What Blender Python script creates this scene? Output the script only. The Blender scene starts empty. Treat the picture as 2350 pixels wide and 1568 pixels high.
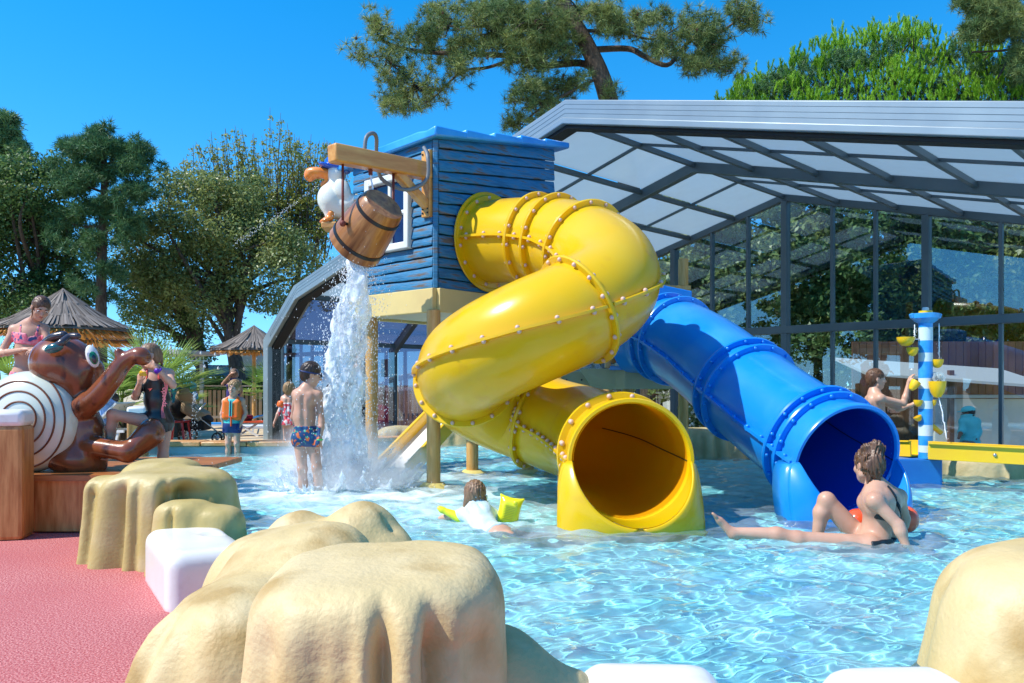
import bpy, math, random
import numpy as np
from mathutils import Vector, Matrix
random.seed(7); RNG = np.random.default_rng(7)
sc = bpy.context.scene
COL = sc.collection
R = math.radians
# ------------------------------------------------------------------ camera
F, CX, HY, CZ = 1810.0, 1175.0, 880.0, 1.30      # focal length, centre and horizon in units of a 2350 wide frame
cam_d = bpy.data.cameras.new('camera'); cam = bpy.data.objects.new('camera', cam_d); COL.objects.link(cam)
cam.location = (0, 0, CZ); cam.rotation_euler = (R(90), 0, 0)
cam_d.sensor_width = 36; cam_d.lens = F/2350*36; cam_d.shift_y = (HY-784)/2350
cam_d.clip_start = 0.05; cam_d.clip_end = 2000
sc.camera = cam
# ------------------------------------------------------------------ sky, sun, exposure
SUN_EL, SUN_AZ = 50.0, 200.0      # azimuth of the sun measured from +X, counter-clockwise
sd = Vector((math.cos(R(SUN_AZ))*math.cos(R(SUN_EL)), math.sin(R(SUN_AZ))*math.cos(R(SUN_EL)), math.sin(R(SUN_EL))))
w = bpy.data.worlds.new("World"); sc.world = w; w.use_nodes = True
nt = w.node_tree; bgn = nt.nodes['Background']
sky = nt.nodes.new('ShaderNodeTexSky'); sky.sky_type = 'NISHITA'; sky.sun_disc = False
sky.sun_elevation = R(SUN_EL); sky.sun_rotation = math.atan2(sd.x, sd.y)
sky.air_density = 1.0; sky.dust_density = 0.0; sky.ozone_density = 3.0
tcw = nt.nodes.new('ShaderNodeTexCoord'); mpw = nt.nodes.new('ShaderNodeMapping'); mpw.inputs['Scale'].default_value = (1, 1, .88); mpw.inputs['Location'].default_value = (0, 0, .11)
nt.links.new(tcw.outputs['Generated'], mpw.inputs[0]); nt.links.new(mpw.outputs[0], sky.inputs[0])
hs = nt.nodes.new('ShaderNodeHueSaturation'); hs.inputs['Saturation'].default_value = 1.42; hs.inputs['Hue'].default_value = 0.495
hs.inputs['Value'].default_value = 1.45
nt.links.new(sky.outputs[0], hs.inputs['Color']); nt.links.new(hs.outputs[0], bgn.inputs[0])
bgn.inputs[1].default_value = 0.15
sl = bpy.data.lights.new('sun', 'SUN'); sl.energy = 5.0; sl.angle = R(0.53); sl.color = (1, 0.94, 0.85)
so = bpy.data.objects.new('sun', sl); COL.objects.link(so); so.rotation_euler = sd.to_track_quat('Z', 'Y').to_euler()
sc.view_settings.view_transform = 'Standard'; sc.view_settings.look = 'None'; sc.view_settings.exposure = 0.34; sc.view_settings.gamma = 1
sc.cycles.max_bounces = 10; sc.cycles.diffuse_bounces = 4; sc.cycles.glossy_bounces = 4; sc.cycles.transmission_bounces = 8
sc.cycles.transparent_max_bounces = 24; sc.cycles.sample_clamp_indirect = 6; sc.cycles.caustics_refractive = True; sc.cycles.caustics_reflective = False
sc.cycles.use_denoising = True; sc.cycles.volume_bounces = 3; sc.cycles.volume_step_rate = 2

def Wp(x, y, Y): return np.array([(x-CX)/F*Y, Y, CZ+(HY-y)/F*Y])
def onw(x, y, z=0.3):
    Y = F*(CZ-z)/(y-HY); return np.array([(x-CX)/F*Y, Y, z])
def V(*a): return np.array(a, float)
def nrm(v): v = np.asarray(v, float); return v/(np.linalg.norm(v)+1e-12)
# ------------------------------------------------------------------ materials
MATS = {}
def lin(c): return tuple((x/12.92 if x <= .04045 else ((x+.055)/1.055)**2.4) for x in c)
def mat(name, col=(.5,.5,.5), rough=.5, metal=0, col2=None, ns=5, nd=4, lo=.35, hi=.65, bump=0, bs=30, stretch=None, spec=.5, coat=0,
        trans=0, alpha=1, sss=0, emit=0, island=0, col3=None, ns3=1.2, lo3=.5, hi3=.7, ior=1.45, bdist=.01, translucent=0, coatr=.08):
    if name in MATS: return MATS[name]
    m = bpy.data.materials.new(name); m.use_nodes = True; t = m.node_tree; N = t.nodes; L = t.links
    b = N['Principled BSDF']; b.inputs['Roughness'].default_value = rough; b.inputs['Metallic'].default_value = metal
    b.inputs['Specular IOR Level'].default_value = spec; b.inputs['IOR'].default_value = ior
    b.inputs['Coat Weight'].default_value = coat; b.inputs['Coat Roughness'].default_value = coatr
    b.inputs['Transmission Weight'].default_value = trans; b.inputs['Alpha'].default_value = alpha
    if sss:
        b.inputs['Subsurface Weight'].default_value = sss; b.inputs['Subsurface Radius'].default_value = (.02,.008,.005); b.inputs['Subsurface Scale'].default_value = 1
    base = (*col, 1); b.inputs['Base Color'].default_value = base
    tc = N.new('ShaderNodeTexCoord'); src = tc.outputs['Object']
    if stretch:
        mp = N.new('ShaderNodeMapping'); mp.inputs['Scale'].default_value = stretch; L.new(src, mp.inputs[0]); src = mp.outputs[0]
    cur = None
    if col2 is not None:
        n = N.new('ShaderNodeTexNoise'); n.inputs['Scale'].default_value = ns; n.inputs['Detail'].default_value = nd; L.new(src, n.inputs['Vector'])
        mr = N.new('ShaderNodeMapRange'); mr.inputs[1].default_value = lo; mr.inputs[2].default_value = hi; L.new(n.outputs[0], mr.inputs[0])
        mx = N.new('ShaderNodeMix'); mx.data_type = 'RGBA'; mx.inputs[6].default_value = base; mx.inputs[7].default_value = (*col2, 1)
        L.new(mr.outputs[0], mx.inputs[0]); cur = mx.outputs[2]
    if col3 is not None:
        n = N.new('ShaderNodeTexNoise'); n.inputs['Scale'].default_value = ns3; n.inputs['Detail'].default_value = 5; L.new(src, n.inputs['Vector'])
        mr = N.new('ShaderNodeMapRange'); mr.inputs[1].default_value = lo3; mr.inputs[2].default_value = hi3; L.new(n.outputs[0], mr.inputs[0])
        mx = N.new('ShaderNodeMix'); mx.data_type = 'RGBA'
        if cur: L.new(cur, mx.inputs[6])
        else: mx.inputs[6].default_value = base
        mx.inputs[7].default_value = (*col3, 1); L.new(mr.outputs[0], mx.inputs[0]); cur = mx.outputs[2]
    if island:
        g = N.new('ShaderNodeNewGeometry'); hsv = N.new('ShaderNodeHueSaturation')
        mr = N.new('ShaderNodeMapRange'); mr.inputs[3].default_value = 1-island; mr.inputs[4].default_value = 1+island
        L.new(g.outputs['Random Per Island'], mr.inputs[0]); L.new(mr.outputs[0], hsv.inputs['Value'])
        if cur: L.new(cur, hsv.inputs['Color'])
        else: hsv.inputs['Color'].default_value = base
        cur = hsv.outputs[0]
    if cur: L.new(cur, b.inputs['Base Color'])
    if bump:
        n = N.new('ShaderNodeTexNoise'); n.inputs['Scale'].default_value = bs; n.inputs['Detail'].default_value = 5; L.new(src, n.inputs['Vector'])
        bp = N.new('ShaderNodeBump'); bp.inputs['Strength'].default_value = bump; bp.inputs['Distance'].default_value = bdist
        L.new(n.outputs[0], bp.inputs['Height']); L.new(bp.outputs[0], b.inputs['Normal'])
    if emit: b.inputs['Emission Color'].default_value = base; b.inputs['Emission Strength'].default_value = emit
    if translucent:
        tr = N.new('ShaderNodeBsdfTranslucent'); ms = N.new('ShaderNodeMixShader'); ms.inputs[0].default_value = translucent
        if cur: L.new(cur, tr.inputs[0])
        else: tr.inputs[0].default_value = base
        L.new(b.outputs[0], ms.inputs[1]); L.new(tr.outputs[0], ms.inputs[2]); L.new(ms.outputs[0], N['Material Output'].inputs[0])
    MATS[name] = m; return m
# ------------------------------------------------------------------ objects
ORG = {}
def tag(o, label=None, cat=None, group=None, kind=None):
    if label: o['label'] = label
    if cat: o['category'] = cat
    if group: o['group'] = group
    if kind: o['kind'] = kind
    return o
def thing(name, label, cat, loc=(0,0,0), group=None):
    o = bpy.data.objects.new(name, None); COL.objects.link(o); o.location = loc; o.empty_display_size = .2
    ORG[o.name] = np.array(loc, float); return tag(o, label, cat, group)
def mk(name, v, f, m, parent=None, smooth=False, loc=None, bevel=0, mi=None):
    v = np.asarray(v, float).reshape(-1, 3)
    org = ORG[parent.name] if parent is not None else (np.array(loc, float) if loc is not None else np.array([(v[:,0].min()+v[:,0].max())/2, (v[:,1].min()+v[:,1].max())/2, v[:,2].min()]))
    me = bpy.data.meshes.new(name)
    vv = (v-org).astype(np.float32)
    if isinstance(f, np.ndarray) and f.ndim == 2:
        k = f.shape[1]; me.vertices.add(len(vv)); me.vertices.foreach_set('co', vv.ravel())
        me.loops.add(f.size); me.loops.foreach_set('vertex_index', f.astype(np.int32).ravel())
        me.polygons.add(len(f)); me.polygons.foreach_set('loop_start', np.arange(0, f.size, k, dtype=np.int32)); me.polygons.foreach_set('loop_total', np.full(len(f), k, np.int32))
        me.update(calc_edges=True)
    else:
        me.from_pydata(vv.tolist(), [], [list(map(int, q)) for q in f]); me.update()
    me.validate()
    for mm in (m if isinstance(m, (list, tuple)) else [m]): me.materials.append(mm)
    if mi is not None and len(mi) == len(me.polygons): me.polygons.foreach_set('material_index', np.asarray(mi, np.int32))
    if smooth: me.polygons.foreach_set('use_smooth', np.ones(len(me.polygons), bool))
    o = bpy.data.objects.new(name, me); COL.objects.link(o)
    if parent is not None: o.parent = parent
    else: o.location = org
    ORG[o.name] = org
    if bevel:
        b = o.modifiers.new('bevel', 'BEVEL'); b.width = bevel; b.segments = 2; b.limit_method = 'ANGLE'; b.angle_limit = R(35)
    if smooth and smooth != True:
        pass
    return o
def copy_tree(o, parent=None):
    c = o.copy(); COL.objects.link(c); c.parent = parent
    for ch in list(o.children): copy_tree(ch, c)
    ORG[c.name] = ORG.get(o.name, V(0,0,0)); return c

def wood(name, col, col2, d, rough=.35, coat=.25, ns=3.0, st=9.0, col3=None, bump=.12):
    """wood whose grain runs along direction d"""
    m = mat(name, col, rough, col2=col2, ns=ns, nd=6, lo=.3, hi=.7, stretch=(st, st, 1), coat=coat, bump=bump, bs=8, bdist=.006, col3=col3, ns3=1.3, lo3=.5, hi3=.72)
    t = m.node_tree; mp = [n for n in t.nodes if n.type == 'MAPPING'][0]; tc = [n for n in t.nodes if n.type == 'TEX_COORD'][0]
    r = t.nodes.new('ShaderNodeMapping'); r.inputs['Rotation'].default_value = Vector(tuple(nrm(d))).to_track_quat('Z','Y').inverted().to_euler()
    t.links.new(tc.outputs['Object'], r.inputs[0]); t.links.new(r.outputs[0], mp.inputs[0]); return m
class MB:
    def __init__(s): s.v = []; s.f = []; s.m = []; s.cm = 0
    def add(s, v, f):
        n = len(s.v); s.v += [tuple(map(float, p)) for p in v]; s.f += [tuple(i+n for i in q) for q in f]; s.m += [s.cm]*len(f); return s
    def box(s, c, size, ax=None, ay=None, az=None):
        ax = nrm(ax) if ax is not None else V(1,0,0); ay = nrm(ay) if ay is not None else (np.cross(az if az is not None else V(0,0,1), ax))
        az = nrm(az) if az is not None else nrm(np.cross(ax, ay)); ay = nrm(ay)
        c = np.asarray(c, float); h = np.asarray(size, float)/2
        P = [c+ax*h[0]*i+ay*h[1]*j+az*h[2]*k for i in (-1,1) for j in (-1,1) for k in (-1,1)]
        return s.add(P, [(0,1,3,2),(4,6,7,5),(0,4,5,1),(2,3,7,6),(0,2,6,4),(1,5,7,3)])
    def bar(s, a, b, w, h, up=(0,0,1)):
        a = np.asarray(a, float); b = np.asarray(b, float); ax = nrm(b-a); ay = nrm(np.cross(up, ax)); az = np.cross(ax, ay)
        return s.box((a+b)/2, (np.linalg.norm(b-a), w, h), ax, ay, az)
    def tube(s, path, r, n=10, cap=True, up=None):
        P = [np.asarray(p, float) for p in path]; rr = r if hasattr(r, '__len__') else [r]*len(P)
        u = None; rings = []
        for i, p in enumerate(P):
            d = nrm((P[min(i+1, len(P)-1)]-P[max(i-1, 0)]))
            if u is None:
                u = np.cross(d, V(0,0,1)); u = nrm(u) if np.linalg.norm(u) > .05 else nrm(np.cross(d, V(1,0,0)))
            u = nrm(u-d*np.dot(u, d)); w_ = np.cross(d, u)
            rings.append([p+(u*math.cos(2*math.pi*k/n)+w_*math.sin(2*math.pi*k/n))*rr[i] for k in range(n)])
        v = [q for ring in rings for q in ring]; f = []
        for i in range(len(P)-1):
            for k in range(n): f.append((i*n+k, i*n+(k+1) % n, (i+1)*n+(k+1) % n, (i+1)*n+k))
        if cap: f.append(tuple(range(n))[::-1]); f.append(tuple((len(P)-1)*n+k for k in range(n)))
        return s.add(v, f)
    def lathe(s, c, prof, n=24, ax=(0,0,1), cap=True):
        c = np.asarray(c, float); az = nrm(ax); u = np.cross(az, V(0,1,0)); u = nrm(u) if np.linalg.norm(u) > .1 else V(1,0,0); w_ = np.cross(az, u)
        v = [c+az*z+(u*math.cos(2*math.pi*k/n)+w_*math.sin(2*math.pi*k/n))*r for r, z in prof for k in range(n)]; f = []
        for i in range(len(prof)-1):
            for k in range(n): f.append((i*n+k, i*n+(k+1) % n, (i+1)*n+(k+1) % n, (i+1)*n+k))
        if cap: f.append(tuple(range(n))[::-1]); f.append(tuple((len(prof)-1)*n+k for k in range(n)))
        return s.add(v, f)
    def ell(s, c, r, n=12, ax=None, az=None):
        ax = V(1,0,0) if ax is None else nrm(ax); az = V(0,0,1) if az is None else nrm(az); ay = np.cross(az, ax)
        r = r if hasattr(r, '__len__') else (r, r, r); m = max(4, n//2+1); v = []; f = []
        for i in range(m+1):
            th = math.pi*i/m
            for k in range(n):
                ph = 2*math.pi*k/n; v.append(np.asarray(c)+ax*r[0]*math.sin(th)*math.cos(ph)+ay*r[1]*math.sin(th)*math.sin(ph)+az*r[2]*math.cos(th))
        for i in range(m):
            for k in range(n): f.append((i*n+k, (i+1)*n+k, (i+1)*n+(k+1) % n, i*n+(k+1) % n))
        return s.add(v, f)
    def prism(s, pts, d):     # closed outline (3-D points in a plane) extruded along vector d
        n = len(pts); P = [np.asarray(p, float) for p in pts]; Q = [p+np.asarray(d, float) for p in P]
        return s.add(P+Q, [tuple(range(n))[::-1], tuple(range(n, 2*n))]+[(i, (i+1) % n, n+(i+1) % n, n+i) for i in range(n)])
    def build(s, name, m, parent=None, smooth=False, bevel=0, loc=None):
        o = mk(name, s.v, s.f, m, parent, smooth, loc, bevel, mi=s.m if isinstance(m, (list, tuple)) else None)
        return o
def autosmooth(o, ang=40):
    o.data.polygons.foreach_set('use_smooth', np.ones(len(o.data.polygons), bool))
    try: o.data.set_sharp_from_angle(angle=R(ang))
    except Exception: pass
    return o
def spline(pts, n):
    P = np.asarray(pts, float); out = []; m = len(P)-1
    for i in range(m):
        p0, p1, p2, p3 = P[max(i-1,0)], P[i], P[i+1], P[min(i+2,m)]
        for t in np.linspace(0, 1, n, endpoint=False):
            out.append(.5*((2*p1)+(-p0+p2)*t+(2*p0-5*p1+4*p2-p3)*t*t+(-p0+3*p1-3*p2+p3)*t**3))
    out.append(P[-1]); return np.array(out)
# ------------------------------------------------------------------ implicit surfaces
def vnoise(p, seed=0):      # cheap smooth value noise from sines
    x, y, z = p
    r = np.random.default_rng(seed); s = 0
    for k in range(5):
        a = r.normal(size=3); a /= np.linalg.norm(a); ph = r.uniform(0, 6.28); b = r.normal(size=3); b /= np.linalg.norm(b)
        s = s+np.sin((x*a[0]+y*a[1]+z*a[2])*6.28+ph+1.7*np.sin((x*b[0]+y*b[1]+z*b[2])*4.1+ph*2))
    return s/5
class Field:
    def __init__(s, lo, hi, h):
        lo, hi = np.minimum(lo, hi), np.maximum(lo, hi)
        s.lo = np.array(lo, float); s.h = h; n = np.ceil((np.array(hi)-s.lo)/h).astype(int)+1; s.n = n
        s.d = np.full(tuple(n), 10.0, np.float32)
    def sub(s, lo, hi):
        a = np.maximum(np.floor((np.asarray(lo)-s.lo)/s.h).astype(int), 0); b = np.minimum(np.ceil((np.asarray(hi)-s.lo)/s.h).astype(int)+1, s.n)
        if (b <= a).any(): return None, None
        ax = [s.lo[i]+s.h*np.arange(a[i], b[i]) for i in range(3)]
        return (slice(a[0], b[0]), slice(a[1], b[1]), slice(a[2], b[2])), np.meshgrid(*ax, indexing='ij', sparse=True)
    def apply(s, fn, lo, hi, k, op='u'):
        m = 3*k+4*s.h; sl_, g = s.sub(np.asarray(lo)-m, np.asarray(hi)+m)
        if sl_ is None: return s
        e = fn(g).astype(np.float32); d = s.d[sl_]
        if op == 'u':
            h = np.clip(.5+.5*(d-e)/max(k, 1e-6), 0, 1); s.d[sl_] = d*(1-h)+e*h-k*h*(1-h)
        else:
            h = np.clip(.5-.5*(d+e)/max(k, 1e-6), 0, 1); s.d[sl_] = d*(1-h)-e*h+k*h*(1-h)
        return s
    def cone(s, a, b, ra, rb, k=.02, op='u'):
        a = np.asarray(a, float); b = np.asarray(b, float); ab = b-a; L2 = float(ab@ab)+1e-12
        def fn(g):
            px, py, pz = g[0]-a[0], g[1]-a[1], g[2]-a[2]; t = np.clip((px*ab[0]+py*ab[1]+pz*ab[2])/L2, 0, 1)
            return np.sqrt((px-t*ab[0])**2+(py-t*ab[1])**2+(pz-t*ab[2])**2)-(ra+(rb-ra)*t)
        r = max(ra, rb); return s.apply(fn, np.minimum(a, b)-r, np.maximum(a, b)+r, k, op)
    def ell(s, c, r, k=.02, ax=None, az=None, op='u'):
        c = np.asarray(c, float); r = np.asarray(r if hasattr(r, '__len__') else (r, r, r), float)
        ax = V(1,0,0) if ax is None else nrm(ax); az = V(0,0,1) if az is None else nrm(az); az = nrm(az-ax*(az@ax)); ay = np.cross(az, ax)
        def fn(g):
            px, py, pz = g[0]-c[0], g[1]-c[1], g[2]-c[2]
            u = (px*ax[0]+py*ax[1]+pz*ax[2]); v = (px*ay[0]+py*ay[1]+pz*ay[2]); w_ = (px*az[0]+py*az[1]+pz*az[2])
            k0 = np.sqrt((u/r[0])**2+(v/r[1])**2+(w_/r[2])**2); k1 = np.sqrt((u/r[0]**2)**2+(v/r[1]**2)**2+(w_/r[2]**2)**2)+1e-9
            return k0*(k0-1)/k1
        R_ = r.max(); return s.apply(fn, c-R_, c+R_, k, op)
    def rbox(s, c, hs_, rad, k=.02, ax=None, az=None, op='u'):
        c = np.asarray(c, float); ax = V(1,0,0) if ax is None else nrm(ax); az = V(0,0,1) if az is None else nrm(az); ay = np.cross(az, ax)
        def fn(g):
            px, py, pz = g[0]-c[0], g[1]-c[1], g[2]-c[2]
            q = [np.abs(px*a[0]+py*a[1]+pz*a[2])-hs_[i]+rad for i, a in enumerate((ax, ay, az))]
            return np.sqrt(sum(np.maximum(x, 0)**2 for x in q))+np.minimum(np.maximum(np.maximum(q[0], q[1]), q[2]), 0)-rad
        R_ = float(np.linalg.norm(hs_)); return s.apply(fn, c-R_, c+R_, k, op)
    def full(s): return np.meshgrid(*[s.lo[i]+s.h*np.arange(s.n[i]) for i in range(3)], indexing='ij', sparse=True)
    def noise(s, freq, amp, seed=0, st=(1,1,1)):
        g = s.full(); s.d = (s.d+amp*vnoise((g[0]*freq*st[0], g[1]*freq*st[1], g[2]*freq*st[2]), seed)).astype(np.float32); return s
    def mesh(s, d=None):
        d = (s.d if d is None else d).copy(); d[0] = d[-1] = 1; d[:,0] = d[:,-1] = 1; d[:,:,0] = d[:,:,-1] = 1
        I = d < 0; n = d.shape
        def c(a, i, j, k): return a[i:n[0]-1+i, j:n[1]-1+j, k:n[2]-1+k]
        cs = [c(I, i, j, k) for i in (0,1) for j in (0,1) for k in (0,1)]
        any_ = cs[0].copy(); all_ = cs[0].copy()
        for q in cs[1:]: any_ |= q; all_ &= q
        act = np.argwhere(any_ & ~all_)
        if len(act) == 0: return np.zeros((0,3)), np.zeros((0,4), int)
        idx = -np.ones(tuple(x-1 for x in n), np.int64); idx[act[:,0], act[:,1], act[:,2]] = np.arange(len(act))
        acc = np.zeros((len(act), 3)); cnt = np.zeros(len(act)); i0, j0, k0 = act.T
        corners = [(i,j,k) for i in (0,1) for j in (0,1) for k in (0,1)]
        for a in corners:
            for ax in range(3):
                if a[ax]: continue
                b = list(a); b[ax] = 1
                da = d[i0+a[0], j0+a[1], k0+a[2]]; db = d[i0+b[0], j0+b[1], k0+b[2]]; cr = (da < 0) != (db < 0)
                t = np.where(cr, da/np.where(cr, da-db, 1), 0); p = np.tile(np.array(a, float), (len(act), 1)); p[:,ax] += t
                acc[cr] += p[cr]; cnt[cr] += 1
        v = s.lo+s.h*(act+acc/cnt[:,None]); fs = []
        for ax in range(3):
            A = [slice(None)]*3; B = [slice(None)]*3; A[ax] = slice(0, -1); B[ax] = slice(1, None)
            e = np.argwhere(I[tuple(A)] != I[tuple(B)]); o1, o2 = [(1,2),(2,0),(0,1)][ax]
            e = e[(e[:,o1] > 0) & (e[:,o2] > 0) & (e[:,o1] < n[o1]-1) & (e[:,o2] < n[o2]-1)]
            if not len(e): continue
            ins = I[e[:,0], e[:,1], e[:,2]]
            def q(a, b): x = e.copy(); x[:,o1] += a; x[:,o2] += b; return idx[x[:,0], x[:,1], x[:,2]]
            F4 = np.stack([q(-1,-1), q(0,-1), q(0,0), q(-1,0)], 1); F4[~ins] = F4[~ins][:, ::-1]; fs.append(F4)
        F4 = np.concatenate(fs); return v, F4[(F4 >= 0).all(1)]
    def build(s, name, m, parent=None, smooth=True, d=None, loc=None, relax=1):
        v, f = s.mesh(d)
        for _ in range(relax):
            a = np.zeros_like(v); c = np.zeros(len(v))
            for i in range(4):
                np.add.at(a, f[:,i], v[f[:,(i+1)%4]]); np.add.at(a, f[:,i], v[f[:,(i+3)%4]]); np.add.at(c, f[:,i], 2)
            v = np.where(c[:,None] > 0, .5*v+.5*a/np.maximum(c, 1)[:,None], v)
        return mk(name, v, f, m, parent, smooth, loc)
# ------------------------------------------------------------------ water (pool)
WZ = 0.30
POOL = [(8.5,2.42),(2.2,2.42),(.45,2.42),(-.35,2.75),(-1.0,3.6),(-1.55,4.9),(-2.0,5.7),(-2.7,6.5),(-3.4,6.9),(-9.0,7.6),(-9.0,11.3),(-3.1,11.35),(-2.1,12.2),(-1.0,12.9),(.8,12.9),(2.3,10.9),(3.7,10.3),(4.7,8.9),(8.5,7.6)]
def inpoly(x, y, poly):
    ins = np.zeros(x.shape, bool); n = len(poly)
    for i in range(n):
        (x1,y1),(x2,y2) = poly[i], poly[(i+1)%n]
        c = ((y1 > y) != (y2 > y)); ins ^= c & (x < (x2-x1)*(y-y1)/((y2-y1) if y2 != y1 else 1e-9)+x1)
    return ins
def sheet(name, poly, z, m, kind='structure'):
    o = mk(name, [(x,y,z) for x,y in poly], [tuple(range(len(poly)))], m, loc=(0,0,z)); o['kind'] = kind; return o
m_floor = mat('pool_floor', (.24,.82,.89), .6, col2=(.38,.87,.93), ns=1.2, lo=.3, hi=.7)
sheet('pool_floor', POOL, .02, m_floor)
def water_mesh():
    rows = []; y = 2.4
    ys = [];
    while y < 13.2: ys.append(y); y += .010+.0042*(y-2.4)
    ys = np.array(ys); nx = 700
    gx = np.linspace(-1, 1, nx)[None,:]*(1.0+.72*ys[:,None]); gy = np.repeat(ys[:,None], nx, 1)
    z = np.zeros_like(gx); r = np.random.default_rng(3)
    for k in range(46):
        lam = r.uniform(.05, .42); a = r.uniform(0, 6.283); amp = .00120*(lam/.2)**.7
        kx, ky = math.cos(a)*6.283/lam, math.sin(a)*6.283/lam
        wob = .9*np.sin(gx*r.uniform(1,5)+gy*r.uniform(1,5)+r.uniform(0,6))
        z += amp*np.sin(kx*gx+ky*gy+wob+r.uniform(0, 6.3))
    # rings and swell near the splash
    for (cx, cy, A, lam, fall) in ((-1.6,7.6,.012,.33,1.0),(.8,5.3,.004,.2,.6),(2.2,5.0,.004,.22,.7),(-.35,5.6,.006,.2,.5)):
        rr = np.hypot(gx-cx, gy-cy); z += A*np.sin(rr*6.283/lam+np.sin(3*np.arctan2(gy-cy, gx-cx)))*np.exp(-rr/fall)
    z = z*1.0
    v = np.stack([gx, gy, WZ+z], -1).reshape(-1,3); ny = len(ys)
    i = np.arange(ny-1)[:,None]*nx+np.arange(nx-1)[None,:]; f = np.stack([i, i+1, i+nx+1, i+nx], -1).reshape(-1,4)
    c = v[f].mean(1); keep = inpoly(c[:,0], c[:,1], POOL); f = f[keep]
    used = np.unique(f); mp = -np.ones(len(v), int); mp[used] = np.arange(len(used)); return v[used], mp[f]
mw = bpy.data.materials.new('pool_water'); mw.use_nodes = True
t = mw.node_tree; N = t.nodes; L = t.links; N.remove(N['Principled BSDF'])
import os
rf = N.new('ShaderNodeBsdfGlass'); rf.inputs['IOR'].default_value = 1.33; rf.inputs['Roughness'].default_value = 0; rf.inputs['Color'].default_value = (.89,.985,1,1)
df = N.new('ShaderNodeBsdfDiffuse'); df.inputs[0].default_value = (.72,.88,.93,1); mxw = N.new('ShaderNodeMixShader')
tcw_ = N.new('ShaderNodeTexCoord'); nzw = N.new('ShaderNodeTexNoise'); nzw.inputs['Scale'].default_value = 2.2; nzw.inputs['Detail'].default_value = 6; nzw.inputs['Roughness'].default_value = .65; nzw.inputs['Distortion'].default_value = .8
L.new(tcw_.outputs['Object'], nzw.inputs['Vector']); mrw = N.new('ShaderNodeMapRange'); mrw.inputs[1].default_value = .42; mrw.inputs[2].default_value = .75; mrw.inputs[3].default_value = .05; mrw.inputs[4].default_value = .22; L.new(nzw.outputs[0], mrw.inputs[0])
def foam(cx, cy, r0, amp, prev):     # aerated water near splashes
    vs = N.new('ShaderNodeVectorMath'); vs.operation = 'DISTANCE'; vs.inputs[1].default_value = (cx, cy, 0); L.new(tcw_.outputs['Object'], vs.inputs[0])
    m1_ = N.new('ShaderNodeMapRange'); m1_.inputs[1].default_value = r0; m1_.inputs[2].default_value = r0*.25; m1_.inputs[3].default_value = 0; m1_.inputs[4].default_value = amp; L.new(vs.outputs['Value'], m1_.inputs[0])
    m2_ = N.new('ShaderNodeMapRange'); m2_.inputs[1].default_value = .30; m2_.inputs[2].default_value = .62; L.new(nzw.outputs[0], m2_.inputs[0])
    mm_ = N.new('ShaderNodeMath'); mm_.operation = 'MULTIPLY'; L.new(m1_.outputs[0], mm_.inputs[0]); L.new(m2_.outputs[0], mm_.inputs[1]); ad_ = N.new('ShaderNodeMath'); ad_.operation = 'ADD'; ad_.use_clamp = True; L.new(prev, ad_.inputs[0]); L.new(mm_.outputs[0], ad_.inputs[1]); return ad_.outputs[0]
fm = foam(-1.6, 7.6, 2.1, .85, mrw.outputs[0]); fm = foam(.35, 5.3, .9, .14, fm); fm = foam(2.2, 4.9, 1.0, .10, fm); fm = foam(-.5, 6.2, 1.4, .25, fm)
L.new(fm, mxw.inputs[0]); L.new(rf.outputs[0], mxw.inputs[1]); L.new(df.outputs[0], mxw.inputs[2]); L.new(mxw.outputs[0], N['Material Output'].inputs[0])
v, f = water_mesh()
wo = mk('water', v, f, mw, smooth=True, loc=(0,0,WZ)); wo['kind'] = 'structure'

try:
    wo.cycles.is_caustics_caster = True; bpy.data.objects['pool_floor'].cycles.is_caustics_receiver = True; sl.cycles.is_caustics_light = True
except Exception as e: print('caustics', e)
# ------------------------------------------------------------------ ground
m_sand = mat('sand_deck', (.62,.50,.33), .85, col2=(.50,.39,.25), ns=2.5, bump=.4, bs=60)
m_red = mat('red_rubber', (.36,.055,.062), .75, col2=(.70,.31,.29), ns=95, nd=3, lo=.42, hi=.62, bump=.8, bs=110, col3=(.46,.11,.11), ns3=1.1, lo3=.35, hi3=.9)
sheet('ground', [(-260,-60),(260,-60),(260,420),(-260,420)], -.004, m_sand)
sheet('red_rubber_ground', [(-9,-2),(4,-2),(4,2.3),(-.2,2.6),(-.9,3.6),(-1.6,5),(-2.1,5.9),(-3,6.95),(-9,6.95)], .004, m_red)
mbk = MB(); mbk.prism([(-12,11.35,0),(-3.2,11.35,0),(-2.2,12.2,0),(-2.6,17.2,0),(-12,17.2,0)], (0,0,.2)); mbk.build('deck', m_sand, None, loc=(0,0,0))['kind'] = 'structure'
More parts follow.
